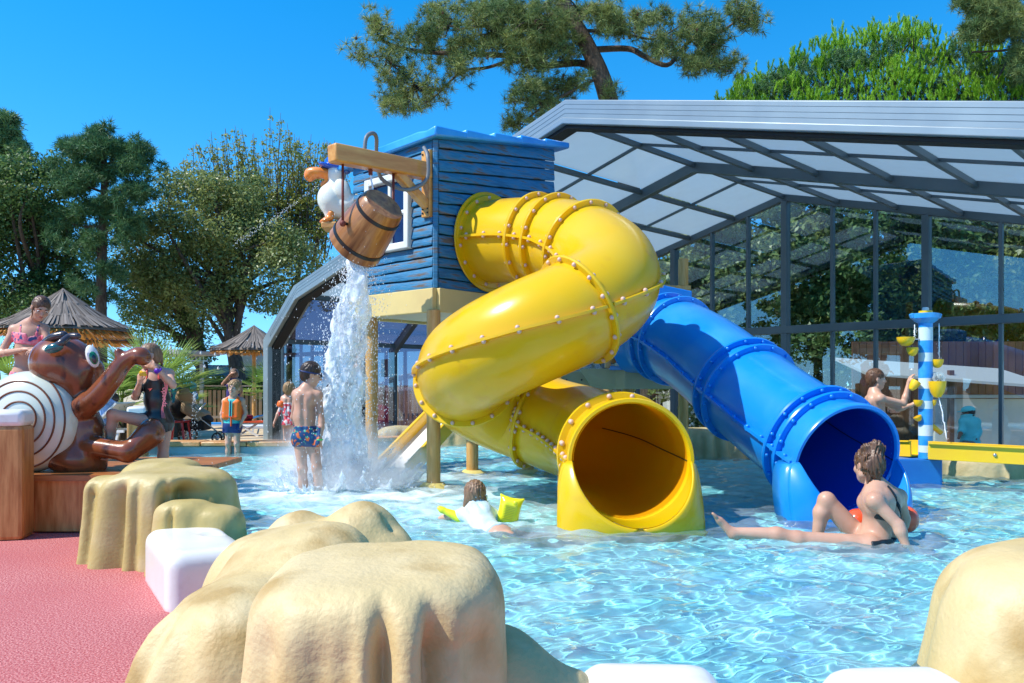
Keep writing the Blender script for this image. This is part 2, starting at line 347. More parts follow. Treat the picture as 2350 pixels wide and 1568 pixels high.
# ------------------------------------------------------------------ artificial rocks
ROCKC = dict(col=(.56,.42,.185), col2=(.64,.51,.28), ns=2.6, nd=5, lo=.35, hi=.7)
m_rock = mat('sand_rock', rough=.55, bump=.45, bs=55, bdist=.008, col3=(.42,.28,.10), ns3=3.4, lo3=.52, hi3=.68, **ROCKC)
m_rock_o = mat('olive_rock', (.45,.345,.12), .5, col2=(.54,.43,.21), ns=3, lo=.45, hi=.75, bump=.35, bs=38, bdist=.008, col3=(.60,.48,.30), ns3=1.6, lo3=.56, hi3=.74)
m_rock_f = mat('khaki_rock', (.36,.29,.14), .6, col2=(.50,.42,.24), ns=3, bump=.5, bs=16, bdist=.02)
def boulders(label, bl, h=.014, m=None, k=.05, nz=(1.7,.010), seed=5, group='sand coloured artificial rocks round the pool'):
    """bl: (x, y, rx, ry, rot_deg, height, flare, rounding, exponent, creases [(deg, width_deg, depth)], tilt (dz/dx, dz/dy))"""
    lo = np.array([min(b[0]-max(b[2],b[3])-b[6] for b in bl)-.12, min(b[1]-max(b[2],b[3])-b[6] for b in bl)-.12, -.08]); hi = np.array([max(b[0]+max(b[2],b[3])+b[6] for b in bl)+.12, max(b[1]+max(b[2],b[3])+b[6] for b in bl)+.12, max(b[5] for b in bl)+.14])
    f = Field(lo, hi, h); g = f.full()
    for x, y, rx, ry, ro, H, fl, kr, n, cr, tl in bl:
        px, py = g[0]-x, g[1]-y; c_, s_ = math.cos(R(ro)), math.sin(R(ro)); u = (px*c_+py*s_)/rx; v = (-px*s_+py*c_)/ry
        rr_ = (np.abs(u)**n+np.abs(v)**n)**(1/n)+1e-6; rm = min(rx, ry); zz = np.clip(g[2]/H, 0, 1); th = np.arctan2(py, px)
        fade = np.clip((1.0-zz)*5.0, 0, 1); R_ = 1+fl/rm*(1-zz)**1.3; cd = 0
        for a0, w_, dp in cr:
            dt = np.angle(np.exp(1j*(th-R(a0)))); cd = cd+dp*np.exp(-(dt/R(w_))**2)
        d1_ = (rr_-R_)*rm+cd*fade; d2_ = (g[2]-(H+tl[0]*px+tl[1]*py))*.95
        hh = np.clip(.5+.5*(d1_-d2_)/kr, 0, 1); d = d2_*(1-hh)+d1_*hh+kr*hh*(1-hh)
        hu = np.clip(.5+.5*(f.d-d)/k, 0, 1); f.d = (f.d*(1-hu)+d*hu-k*hu*(1-hu)).astype(np.float32)
    f.noise(nz[0], nz[1], seed, (1,1,.6)); f.noise(nz[0]*3.3, nz[1]*.32, seed+1, (1,1,.5)); f.noise(nz[0]*9, nz[1]*.10, seed+2, (1,1,.35)); f.d = np.maximum(f.d, (-.03-g[2]).astype(np.float32))
    return tag(f.build('rock', m or m_rock), label, 'rock', group)
boulders('largest flat-topped sand rock in the foreground with fluted front', [(-.345,2.11,.325,.31,0,.825,.075,.125,2.8,[(-81,4.5,.075),(-57,7,.10),(-36,16,.06),(-108,9,.03),(-135,10,.04),(168,14,.04),(-96,5,.02)],(0,.05))], h=.010, nz=(1.6,.016))
boulders('low sand rock lobe between the largest foreground rock and a white seat', [(.06,2.16,.14,.13,0,.57,.04,.16,2.1,[],(-.3,0)),(.16,2.24,.08,.12,0,.48,.03,.10,2.2,[],(0,0)),(-.05,2.2,.12,.14,0,.62,.04,.14,2.2,[],(0,0))], h=.011)
boulders('long sloping sand rock left of and behind the largest foreground rock', [(-.97,3.40,.30,.32,20,.68,.14,.26,2.3,[(-150,16,.05),(-120,12,.03)],(.12,.0)),(-1.04,2.92,.30,.34,0,.57,.12,.26,2.3,[(-165,14,.05),(-128,10,.05),(-100,12,.03)],(.16,0)),(-.78,3.3,.2,.25,0,.68,.1,.2,2.2,[],(0,0))], h=.014, k=.09, nz=(1.2,.018), seed=8)
boulders('two-humped smooth sand rock at the waterline behind the long sloping rock', [(-1.16,4.35,.20,.18,0,.61,.12,.26,2.1,[],(0,0)),(-.82,4.30,.22,.2,0,.66,.12,.26,2.1,[(-20,14,.05)],(0,0)),(-.62,4.22,.10,.14,0,.50,.08,.16,2.1,[],(0,0))], h=.014, k=.07, nz=(1.6,.014), seed=11)
boulders('wet olive rock with draped columns between the wooden platform and a white seat', [(-2.52,5.80,.46,.34,-6,.66,.05,.15,3.2,[(-165,9,.05),(-128,9,.10),(-103,5,.035),(-47,20,.22),(-72,6,.07),(175,10,.04)],(.0,.05)),(-2.75,6.2,.30,.25,0,.70,.05,.15,2.5,[],(0,0)),(-3.0,5.85,.13,.2,0,.62,.04,.12,2.4,[(-100,14,.04)],(0,0))], h=.014, m=m_rock_o, nz=(1.4,.014), seed=14)
boulders('small wet olive rock shoulder directly above the white seat with a cup recess', [(-2.27,5.42,.17,.16,-10,.50,.05,.10,2.6,[(-95,8,.04)],(0,0)),(-2.02,5.42,.17,.14,0,.46,.04,.10,2.5,[],(-.1,0))], h=.012, m=m_rock_o, seed=17)
boulders('tall sand rock at the bottom right corner beside the pool', [(1.79,2.62,.33,.30,0,.76,.12,.22,2.5,[(-120,12,.03),(160,12,.03)],(.06,.03)),(1.72,2.24,.32,.16,10,.46,.10,.16,2.2,[],(.25,0))], h=.012, nz=(1.4,.014), seed=20)
FARG = 'khaki artificial rocks at the far rim'
boulders('fluted khaki rock at the far rim between yellow and blue slides', [(2.72,11.0,.36,.3,0,.68,.10,.10,3,[(-150,9,.06),(-115,8,.05),(-80,8,.06),(-45,9,.05)],(0,0)),(3.2,10.95,.28,.2,0,.46,.08,.14,2.4,[(-90,14,.05)],(-.3,0))], h=.02, m=m_rock_f, group=FARG, seed=30)
boulders('wide low khaki rock under the right yellow gutter', [(4.75,8.85,.35,.2,-20,.5,.06,.12,2.6,[(-90,12,.04)],(0,0)),(5.35,8.6,.5,.25,-20,.52,.06,.12,2.6,[(-120,10,.04),(-70,10,.04)],(0,0)),(6.2,8.25,.5,.25,-20,.5,.06,.12,2.6,[],(0,0))], h=.03, m=m_rock_f, group=FARG, seed=33)
boulders('pale khaki rock on the far rim left of the small yellow and white slide', [(-1.8,12.75,.4,.25,20,.62,.06,.2,2.5,[(-80,12,.05)],(0,0))], h=.03, m=m_rock_f, group=FARG, seed=36)
boulders('brown rock on the far rim seen below the yellow spiral', [(-.9,13.15,.45,.25,0,.55,.06,.15,2.5,[(-100,12,.05)],(0,0)),(-.15,13.2,.5,.25,0,.5,.06,.15,2.5,[(-80,12,.05)],(0,0))], h=.03, m=m_rock_f, group=FARG, seed=39)
# white seats
m_white = mat('white_polyester', (.80,.79,.76), .28, col2=(.74,.73,.70), ns=3, coat=.3, col3=(.66,.62,.54), ns3=5, lo3=.62, hi3=.75)
m_cream = mat('cream_ledge', (.68,.60,.42), .5)
SG = 'white moulded seats on the pool rim'
def seat_block(c, hs_, ang, label, rad=.085, cup=None, slope=None):
    f = Field((c[0]-1.2, c[1]-1.2, -.03), (c[0]+1.2, c[1]+1.2, .6), .022)
    f.rbox((c[0], c[1], c[2]/2-.05), (hs_[0], hs_[1], c[2]/2+.05), rad, .02, ax=(math.cos(ang), math.sin(ang), 0))
    if slope: 
        for s_ in slope: f.cone(s_[0], s_[1], s_[2], s_[3], .06, 'd')
    if cup: f.ell((cup[0], cup[1], c[2]+.02), (.13,.10,.05), .01, op='d')
    o = f.build('rim_seat', m_white); return tag(o, label, 'seat', SG)
seat_block((-1.99,4.96,.335), (.48,.24), R(-58), 'white moulded seat with a cup recess between two rocks', cup=(-1.90,5.10))
seat_block((.39,2.20,.487), (.21,.16), R(-3), 'white moulded seat at the bottom centre against the low rock lobe')
seat_block((1.09,2.19,.48), (.20,.16), R(4), 'white moulded seat at the bottom right against the tall corner rock')
seat_block((3.66,10.35,.5), (.3,.25), R(-20), 'small white seat at the far rim under the blue tube')
mb = MB(); mb.box((1.0,2.30,.16), (1.3,.56,.33)); tag(mb.build('pool_lip', m_cream, bevel=.02), 'sand coloured pool lip between the two bottom white seats', 'ledge')
# far rim: coping of brown stone on a grey blue wall
m_cop = mat('brown_coping', (.52,.22,.055), .4, col2=(.66,.38,.17), ns=5, bump=.6, bs=14, bdist=.02)
m_pwall = mat('grey_pool_wall', (.26,.36,.40), .5, col2=(.32,.42,.46), ns=3)
def rim(pts, label, seg=.6, m=None, zt=.47):
    e = thing('low_wall', label, 'pool wall', (pts[0][0], pts[0][1], 0))
    a = MB(); b = MB()
    for (x0,y0),(x1,y1) in zip(pts[:-1], pts[1:]):
        p = V(x0,y0,0); q = V(x1,y1,0); Ln = np.linalg.norm(q-p); n = max(1, int(Ln/seg)); d = (q-p)/Ln; nn = np.cross(V(0,0,1), d)
        if nn[1] < 0: nn = -nn
        a.bar(p+nn*.14+V(0,0,.19), q+nn*.14+V(0,0,.19), .26, .42)
        for i in range(n):
            s_ = p+d*(Ln*i/n+.006); t_ = p+d*(Ln*(i+1)/n-.006); w_ = random.uniform(-.01,.02)
            b.bar(s_+nn*(.16-w_/2)+V(0,0,zt-.03), t_+nn*(.16-w_/2)+V(0,0,zt-.03), .40+w_, random.uniform(.055,.07))
    a.build('rim_wall', m_pwall, e); autosmooth(b.build('coping', m or m_cop, e, bevel=.012))
rim([(-9,11.15),(-3.1,11.2),(-2.1,12.05),(-1.3,12.6)], 'brown stone coping on a grey wall along the far left side of the pool')
rim([(-.2,12.9),(.8,12.9),(2.3,10.95)], 'stone coping behind the yellow spiral slide')
rim([(3.6,10.35),(4.7,9.0),(8.5,7.7)], 'stone coping behind the blue box and gutters')
# wooden platform carrying the statue, and capped posts
m_wood = mat('oiled_wood', (.42,.15,.035), .38, col2=(.62,.29,.09), ns=3, stretch=(9,9,1.2), nd=6, bump=.15, bs=20, coat=.15)
m_woodh = mat('oiled_wood_horizontal', (.45,.17,.045), .4, col2=(.30,.10,.03), ns=3, stretch=(1.2,9,9), nd=6, bump=.15, bs=20)
m_tan = mat('tan_pole', (.50,.27,.07), .45, col2=(.62,.38,.14), ns=4, stretch=(7,7,1), nd=6, bump=.1)
e = thing('statue_platform', 'brown wooden platform under the snail-shelled statue', 'platform', (-4.6,7.4,0))
mb = MB(); mb.prism([(-6.6,6.82,.02),(-3.60,6.82,.02),(-2.95,6.72,.02),(-2.85,7.5,.02),(-3.5,8.4,.02),(-6.6,8.5,.02)], (0,0,.44)); mb.build('platform_side', m_wood, e)
mb = MB()
for i in range(12): mb.box((-4.75, 6.84+i*.142, .485), (3.7, .136, .05))
mb.build('platform_deck', m_woodh, e)
def capped_post(x, Y, h, w_, label):
    e = thing('capped_post', label, 'post', (x, Y, 0), 'square wooden posts with white caps')
    mb = MB(); mb.box((x,Y,(h-.13)/2), (w_,w_,h-.13), ax=(.97,.24,0)); mb.build('shaft', m_wood, e, bevel=w_*.12)
    mb = MB(); mb.box((x,Y,h-.07), (w_*1.03,w_*1.03,.14), ax=(.97,.24,0)); o = mb.build('cap', m_white, e, bevel=w_*.14); autosmooth(o)
capped_post(-4.22, 6.62, 1.08, .30, 'large square wooden post with white cap in front of the statue')
capped_post(-5.17, 10.9, .98, .24, 'small white-capped wooden post behind the girl in black swimsuit')
# ------------------------------------------------------------------ play tower with blue cabin
A_ = V(-.745,.667,0); B_ = V(.667,.745,0); NA = V(-.667,-.745,0); NB = V(.745,-.667,0)   # along left face, along right face, outward normals
C0 = V(-.754,7.80,0); LA, LB = 1.27, 1.81
def cab(a, b, z): return C0+A_*a+B_*b+V(0,0,z)
def m_planks():
    m = mat('blue_cabin_paint', (.013,.125,.26), .5, col2=(.03,.25,.50), ns=4, stretch=(1,1,9), nd=6, lo=.35, hi=.65, col3=(.12,.095,.075), ns3=4, lo3=.50, hi3=.66, bump=.5, bs=14, bdist=.012)
    nt_ = m.node_tree
    for n in nt_.nodes:
        if n.type == 'TEX_NOISE' and abs(n.inputs['Scale'].default_value-6) < .01: n.inputs['Distortion'].default_value = .6
    return m
m_blue = m_planks()
m_roofb = mat('bright_blue_roof', (.02,.26,.72), .35, col2=(.05,.36,.82), ns=3, coat=.3, bump=.15, bs=10)
m_cw = mat('cream_white_paint', (.72,.74,.70), .4, col2=(.6,.66,.66), ns=4)
m_fas = mat('pale_yellow_board', (.66,.53,.22), .5, col2=(.58,.46,.2), ns=3)
m_under = mat('cream_underside', (.62,.60,.46), .5, col2=(.5,.5,.4), ns=2)
m_khaki = mat('khaki_beam', (.33,.35,.20), .55, col2=(.42,.42,.27), ns=2.5)
m_lwood = mat('varnished_wood', (.52,.23,.05), .35, col2=(.66,.36,.10), ns=4, stretch=(4,4,4), nd=6, coat=.25, bump=.1)
m_dark = mat('dark_metal', (.03,.035,.04), .4, metal=.5)
m_rust = mat('rusty_rod', (.16,.03,.02), .6)
tw = thing('play_tower', 'play tower with a weathered blue plank cabin on wooden poles', 'play tower', (C0[0]+.2, C0[1]+1, 0))
z0, z1 = 2.235, 3.72
def ztop(a, b): return 3.71-.045*a/LA+.30*b/LB
# inner wall box (core)
mb = MB()
v = [cab(.05,.05,z0),cab(LA-.05,.05,z0),cab(LA-.05,LB-.05,z0),cab(.05,LB-.05,z0)]; 
vt = [cab(.05,.05,ztop(0,0)-.02),cab(LA-.05,.05,ztop(LA,0)-.02),cab(LA-.05,LB-.05,ztop(LA,LB)-.02),cab(.05,LB-.05,ztop(0,LB)-.02)]
mb.add(v+vt, [(0,1,5,4),(3,7,6,2),(1,2,6,5),(0,4,7,3),(3,2,1,0)]); mb.build('inner_wall', m_blue, tw)
def planks(org, d, n, length, zb, zt0, zt1, cnt, hole=None, seed=1):
    rr = random.Random(seed); mb = MB(); ed0 = [zb]; ed1 = [zb]
    for i in range(1, cnt):
        ed0.append(zb+(zt0-zb)*i/cnt+rr.uniform(-.012,.012)); ed1.append(zb+(zt1-zb)*i/cnt+rr.uniform(-.02,.02))
    ed0.append(zt0); ed1.append(zt1)
    N_ = 14
    for i in range(cnt):
        segs = [(0, length)]
        if hole and ed0[i+1] > hole[2] and ed0[i] < hole[3]: segs = [(0, hole[0]), (hole[1], length)]
        th0 = rr.uniform(.02,.03); th1 = rr.uniform(.004,.009)
        for s0, s1 in segs:
            vv = []; ff = []
            wl = [rr.uniform(-.004,.004) for _ in range(N_+1)]
            for j in range(N_+1):
                s_ = s0+(s1-s0)*j/N_; zb_ = ed0[i]+(ed1[i]-ed0[i])*s_/length; zt_ = ed0[i+1]+(ed1[i+1]-ed0[i+1])*s_/length
                p = org+d*s_; bl = .004 if j in (0, N_) else 0
                vv += [p+V(0,0,zb_+.006+wl[j]), p+n*(th0-bl)+V(0,0,zb_+.008+wl[j]), p+n*(th0+.003-bl)+V(0,0,zb_+.022+wl[j]), p+n*(th1+.008)+V(0,0,zt_-.016+wl[j]*.5), p+n*th1+V(0,0,zt_-.004), p+V(0,0,zt_-.004)]
            for j in range(N_):
                for q in range(5): ff.append((j*6+q, (j+1)*6+q, (j+1)*6+q+1, j*6+q+1))
            ff.append((0,1,2,3,4,5)); ff.append(tuple((N_*6+q) for q in (5,4,3,2,1,0)))
            mb.add(vv, ff)
    return mb
WH = (.34,.98,2.70,3.42)   # window hole along left face
o = planks(C0+A_*0+NA*.03, A_, NA, LA, z0, ztop(0,0), ztop(LA,0), 14, WH).build('plank_wall', m_blue, tw); autosmooth(o, 50); o['label'] = 'sunlit left plank wall with the white window'
o = planks(C0+NB*.03, B_, NB, LB, z0, ztop(0,0), ztop(0,LB), 14, seed=4).build('plank_wall', m_blue, tw); autosmooth(o, 50); o['label'] = 'shaded right plank wall with the yellow tube'
mb = MB(); mb.bar(cab(0,0,z0)+(NA+NB)*.02, cab(0,0,ztop(0,0)-.01)+(NA+NB)*.02, .055, .055, up=(1,0,0)); mb.build('corner_trim', m_blue, tw, bevel=.012)
# window: white frame, mullions, dark interior, glass
c_ = lambda a, z, o_=.06: C0+A_*a+NA*o_+V(0,0,z)
wn = MB(); a0,a1,zz0,zz1 = WH; t_ = .075
for (p, q) in ((c_(a0,zz0),c_(a1,zz0)),(c_(a0,zz1),c_(a1,zz1))): wn.bar(p, q+A_*0, .08, t_)
for a in (a0, a1): wn.bar(c_(a,zz0-t_/2), c_(a,zz1+t_/2), t_, .084, up=NA)
wn.bar(c_(.64,zz0,.045), c_(.64,zz1,.045), .045, .05, up=NA); wn.bar(c_(a0,3.05,.04), c_(a1,3.05,.04), .05, .045)
wo_ = autosmooth(wn.build('window_frame', m_cw, tw, bevel=.012))
g_ = MB(); g_.prism([c_(a0,zz0,.032),c_(a1,zz0,.032),c_(a1,zz1,.032),c_(a0,zz1,.032)], NA*.004)
g_.build('window_pane', mat('navy_pane', (.006,.012,.07), .08, spec=.7), wo_)
# roof: curved-edged slab with ridge steps
def roofpt(a, b, dz=0): return cab(a, b, ztop(a,b)+dz)
mb = MB(); rr = random.Random(2); nb = 5; ovA0, ovA1, ovB0, ovB1 = -.13, LA+.22, -.12, LB+.17
edges = np.linspace(ovB0, ovB1, nb+1)
for i in range(nb):
    b0, b1 = edges[i], edges[i+1]+.02; na = 12; vv = []; ff = []
    up0, up1 = .10, .055
    for j in range(na+1):
        a = ovA0+(ovA1-ovA0)*j/na; w1 = rr.uniform(-.012,.012); w2 = rr.uniform(-.012,.012)
        vv += [roofpt(a,b0,.0+.0), roofpt(a,b0,up0+w1), roofpt(a,b1,up1+w2), roofpt(a,b1,-.005)]
    for j in range(na):
        for q in range(4): ff.append((j*4+q, (j+1)*4+q, (j+1)*4+(q+1)%4, j*4+(q+1)%4))
    ff.append((0,1,2,3)); ff.append((na*4+3,na*4+2,na*4+1,na*4)); mb.add(vv, ff)
autosmooth(mb.build('roof', m_roofb, tw, bevel=.02), 50)
# fascia and floor
mb = MB(); zf0, zf1 = 2.0, 2.235
mb.bar(cab(-.05,0,(zf0+zf1)/2)+NA*.06, cab(LA+.02,0,(zf0+zf1)/2)+NA*.06, .06, zf1-zf0)
mb.bar(cab(0,-.03,(zf0+zf1)/2)+NB*.062, cab(0,LB,(zf0+zf1)/2)+NB*.062, .06, zf1-zf0)
mb.bar(cab(LA,0,(zf0+zf1)/2), cab(LA,LB,(zf0+zf1)/2), .06, zf1-zf0)
mb.build('fascia', m_fas, tw, bevel=.008)
mb = MB(); mb.prism([cab(-.02,-.02,2.03),cab(LA,-.02,2.03),cab(LA,LB,2.03),cab(-.02,LB,2.03)], (0,0,.10)); mb.build('cabin_floor', m_under, tw)
# poles with base discs
m_disc = mat('yellow_base', (.66,.55,.16), .5, col2=(.56,.47,.2), ns=5)
def pole(x, y, zt, r=.068, disc=True, dz=.36):
    mb = MB(); mb.lathe((x,y,0), [(r,0),(r,zt-.01),(r*.85,zt)], 20); o = autosmooth(mb.build('pole', m_tan, tw))
    if disc:
        mb = MB(); mb.lathe((x,y,.2), [(.27,0),(.27,.05),(.22,.085),(.13,.10),(.10,.13)], 28); autosmooth(mb.build('pole_base', m_disc, o), 60)
P1 = Wp(995,1118,7.72); pole(P1[0], P1[1], 2.02)
P2 = Wp(853,1090,8.66); pole(P2[0], P2[1], 2.02)
P3 = Wp(1084,1087,8.85); pole(P3[0], P3[1], 2.02)
P4 = Wp(1212,1100,8.9); pole(P4[0], P4[1], 2.02)
pe = cab(.07, LB+.07, 0); pole(pe[0], pe[1], 3.55, .06, False)
# second, lower deck in khaki with its own poles
def W2(x, y, Y): return Wp(x, y, Y)
mb = MB()
k0 = W2(1434,871,8.95); k1 = k0+V(.80,.26,0); zt_, zb_ = 1.455, 1.235
mb.prism([V(k0[0],k0[1],zb_),V(k1[0],k1[1],zb_),V(k1[0]-.5,k1[1]+1.5,zb_),V(k0[0]-.75,k0[1]+1.1,zb_)], (0,0,zt_-zb_))
mb.build('lower_deck', m_khaki, tw, bevel=.006)
mb = MB(); q0 = W2(1262,872,9.5); q1 = W2(1432,872,9.25); mb.bar(q0, q1, .08, .19)
mb.prism([W2(1330,846,9.2),W2(1362,894,9.2),W2(1401,894,9.2),W2(1432,894,9.05),W2(1432,846,9.05)], (.0,.07,0)); mb.build('deck_beam', m_khaki, tw, bevel=.006)
for i, x in enumerate((1300,1334,1370)):
    mb = MB(); mb.ell(W2(x,872,9.36)+V(0,-.045,0), .012, 8); mb.build('bolt', m_dark, tw, True)
for x, y, Y, zt in ((1440,1010,9.6,1.3),(1568,1020,10.4,2.94),(1395,1010,10.8,1.3)):
    p = W2(x,y,Y); pole(p[0], p[1], zt, .066, False)
mb = MB(); a = W2(1555,662,10.4); mb.bar(a+V(-.25,0,0), a+V(.16,0,0), .16, .06); mb.build('rail', m_lwood, tw, bevel=.008)
mb = MB(); mb.bar(W2(1395,750,9.0), W2(1395,845,9.0), .07, .07, up=(1,0,0)); mb.bar(W2(1380,800,9.0),W2(1412,832,9.0),.06,.06); mb.build('strut', m_lwood, tw, bevel=.008)
mb = MB(); mb.box(W2(1418,845,8.98), (.19,.12,.045)); mb.build('bracket', m_roofb, tw, bevel=.006)
# overhanging beam with brace and wall plate
bm = thing('bucket_beam', 'varnished wooden beam with a brace jutting from the blue cabin wall', 'beam', tuple(cab(.05,0,3.35)))
b0 = cab(.06,0,3.395)+NA*.04; bdir = nrm(NA*1+V(0,0,-.055)); b1 = b0+bdir*1.15; m_beamw = wood('beam_wood', (.50,.21,.04), (.68,.37,.10), bdir, st=8)
mb = MB(); mb.bar(b0, b1, .135, .165); autosmooth(mb.build('beam', m_beamw, bm, bevel=.018))
mb = MB(); mb.bar(cab(.06,0,2.94)+NA*.06, cab(.06,0,3.60)+NA*.06, .12, .05, up=NA); autosmooth(mb.build('wall_plate', m_lwood, bm, bevel=.008))
mb = MB(); mb.bar(cab(.06,0,3.05)+NA*.06, b0+bdir*.42+V(0,0,-.06), .085, .085); mb.build('brace', m_lwood, bm, bevel=.01)
for z in (2.98,3.02,3.56):
    for s_ in (-.035,.035):
        mb = MB(); mb.ell(cab(.06+s_,0,z)+NA*.088, .011, 8); mb.build('bolt', m_dark, bm, True)
# grey hose
m_hose = mat('grey_hose', (.16,.18,.20), .45)
h = spline([cab(.06,0,3.62)+NB*.0+NA*.1, b0+NB*.12+bdir*.12+V(0,0,.10), b0+NB*.12+bdir*.14+V(0,0,-.12), b0+NB*.02+bdir*.30+V(0,0,-.22), b0-NB*.11+bdir*.50+V(0,0,-.12), b0-NB*.11+bdir*.56+V(0,0,.10), b0-NB*.04+bdir*.62+V(0,0,.235), b0+bdir*.70+V(0,0,.255), b0+bdir*.77+V(0,0,.20), b0+bdir*.79+V(0,0,.05)], 14)
mb = MB(); mb.tube(h, [.017 if i % 2 else .0205 for i in range(len(h))], 8); tag(mb.build('hose', m_hose, None, True), 'ribbed grey hose looping around the bucket beam', 'hose')
# bucket
bc = b0+bdir*.80; pv = V(bc[0], bc[1], 0); Lr = .30
axis = nrm(NB*.80+V(0,0,.62)); cen = b0+bdir*.74+V(0,0,-.61); KB = .90
bk = thing('tipping_bucket', 'wooden tipping bucket pouring water from the overhanging beam', 'bucket', tuple(cen))
m_stave = wood('bucket_wood', (.22,.075,.018), (.50,.24,.08), axis, .35, .15, 2.6, 11, (.13,.045,.015))
mb = MB(); mb.lathe(cen, [(.265,-.26),(.247,-.26),(.22,.0),(.18,.21),(0.001,.21)], 40, axis, cap=False)
mb.lathe(cen, [(.265,-.26),(.241,0),(.20,.26),(.185,.28),(0.001,.28)], 40, axis, cap=False)
autosmooth(mb.build('bucket_body', m_stave, bk), 40)
m_band = mat('black_band', (.012,.014,.016), .4)
for z, r in ((-.17,.259),(.18,.2135)):
    mb = MB(); mb.lathe(cen, [(r-.005,z-.016),(r+.007,z-.016),(r+.005,z+.016),(r-.007,z+.016)], 40, axis, cap=False); autosmooth(mb.build('band', m_band, bk))
for s_ in (-1, 1):
    a = cen+bdir*(-.29*s_); tp = b0+bdir*(.74-.29*s_)+V(0,0,-.08)
    mb = MB(); mb.tube([tp, a], .012, 8); mb.ell(a, .03, 8); ro = mb.build('hanging_rod', m_rust, bk, True)
    mb = MB(); mb.tube([a-bdir*s_*.02, cen-bdir*s_*.24], .014, 8); mb.build('pin', m_dark, ro, True)
# spout above the bucket
mb = MB(); sp = b0+bdir*.72+V(0,0,-.10); mb.box(sp, (.035,.035,.07)); mb.build('spout', m_rust, bm, bevel=.004)
# ------------------------------------------------------------------ tube slides
m_yel = mat('yellow_slide', (.90,.60,.005), .26, col2=(.86,.62,.03), ns=2.2, nd=7, lo=.45, hi=.7, coat=.35, coatr=.14, spec=.5, bump=.03, bs=3, translucent=.30, col3=(.80,.50,.03), ns3=5, lo3=.60, hi3=.75)
m_yin = mat('orange_slide_inside', (.92,.50,.008), .3, coat=.2, translucent=.5)
m_cap = mat('bolt_cap', (.62,.42,.34), .4)
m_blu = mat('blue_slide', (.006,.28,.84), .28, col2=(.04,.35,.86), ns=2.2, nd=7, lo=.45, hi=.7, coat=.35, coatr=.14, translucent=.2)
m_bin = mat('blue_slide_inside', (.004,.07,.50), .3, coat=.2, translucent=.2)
m_seam = mat('dark_seam', (.02,.012,.01), .6)
def frames(P):
    n = len(P); T = np.array([nrm(P[min(i+1,n-1)]-P[max(i-1,0)]) for i in range(n)])
    S = np.array([nrm(np.cross(t, V(0,0,1))) for t in T]); U = np.cross(S, T); return T, S, U
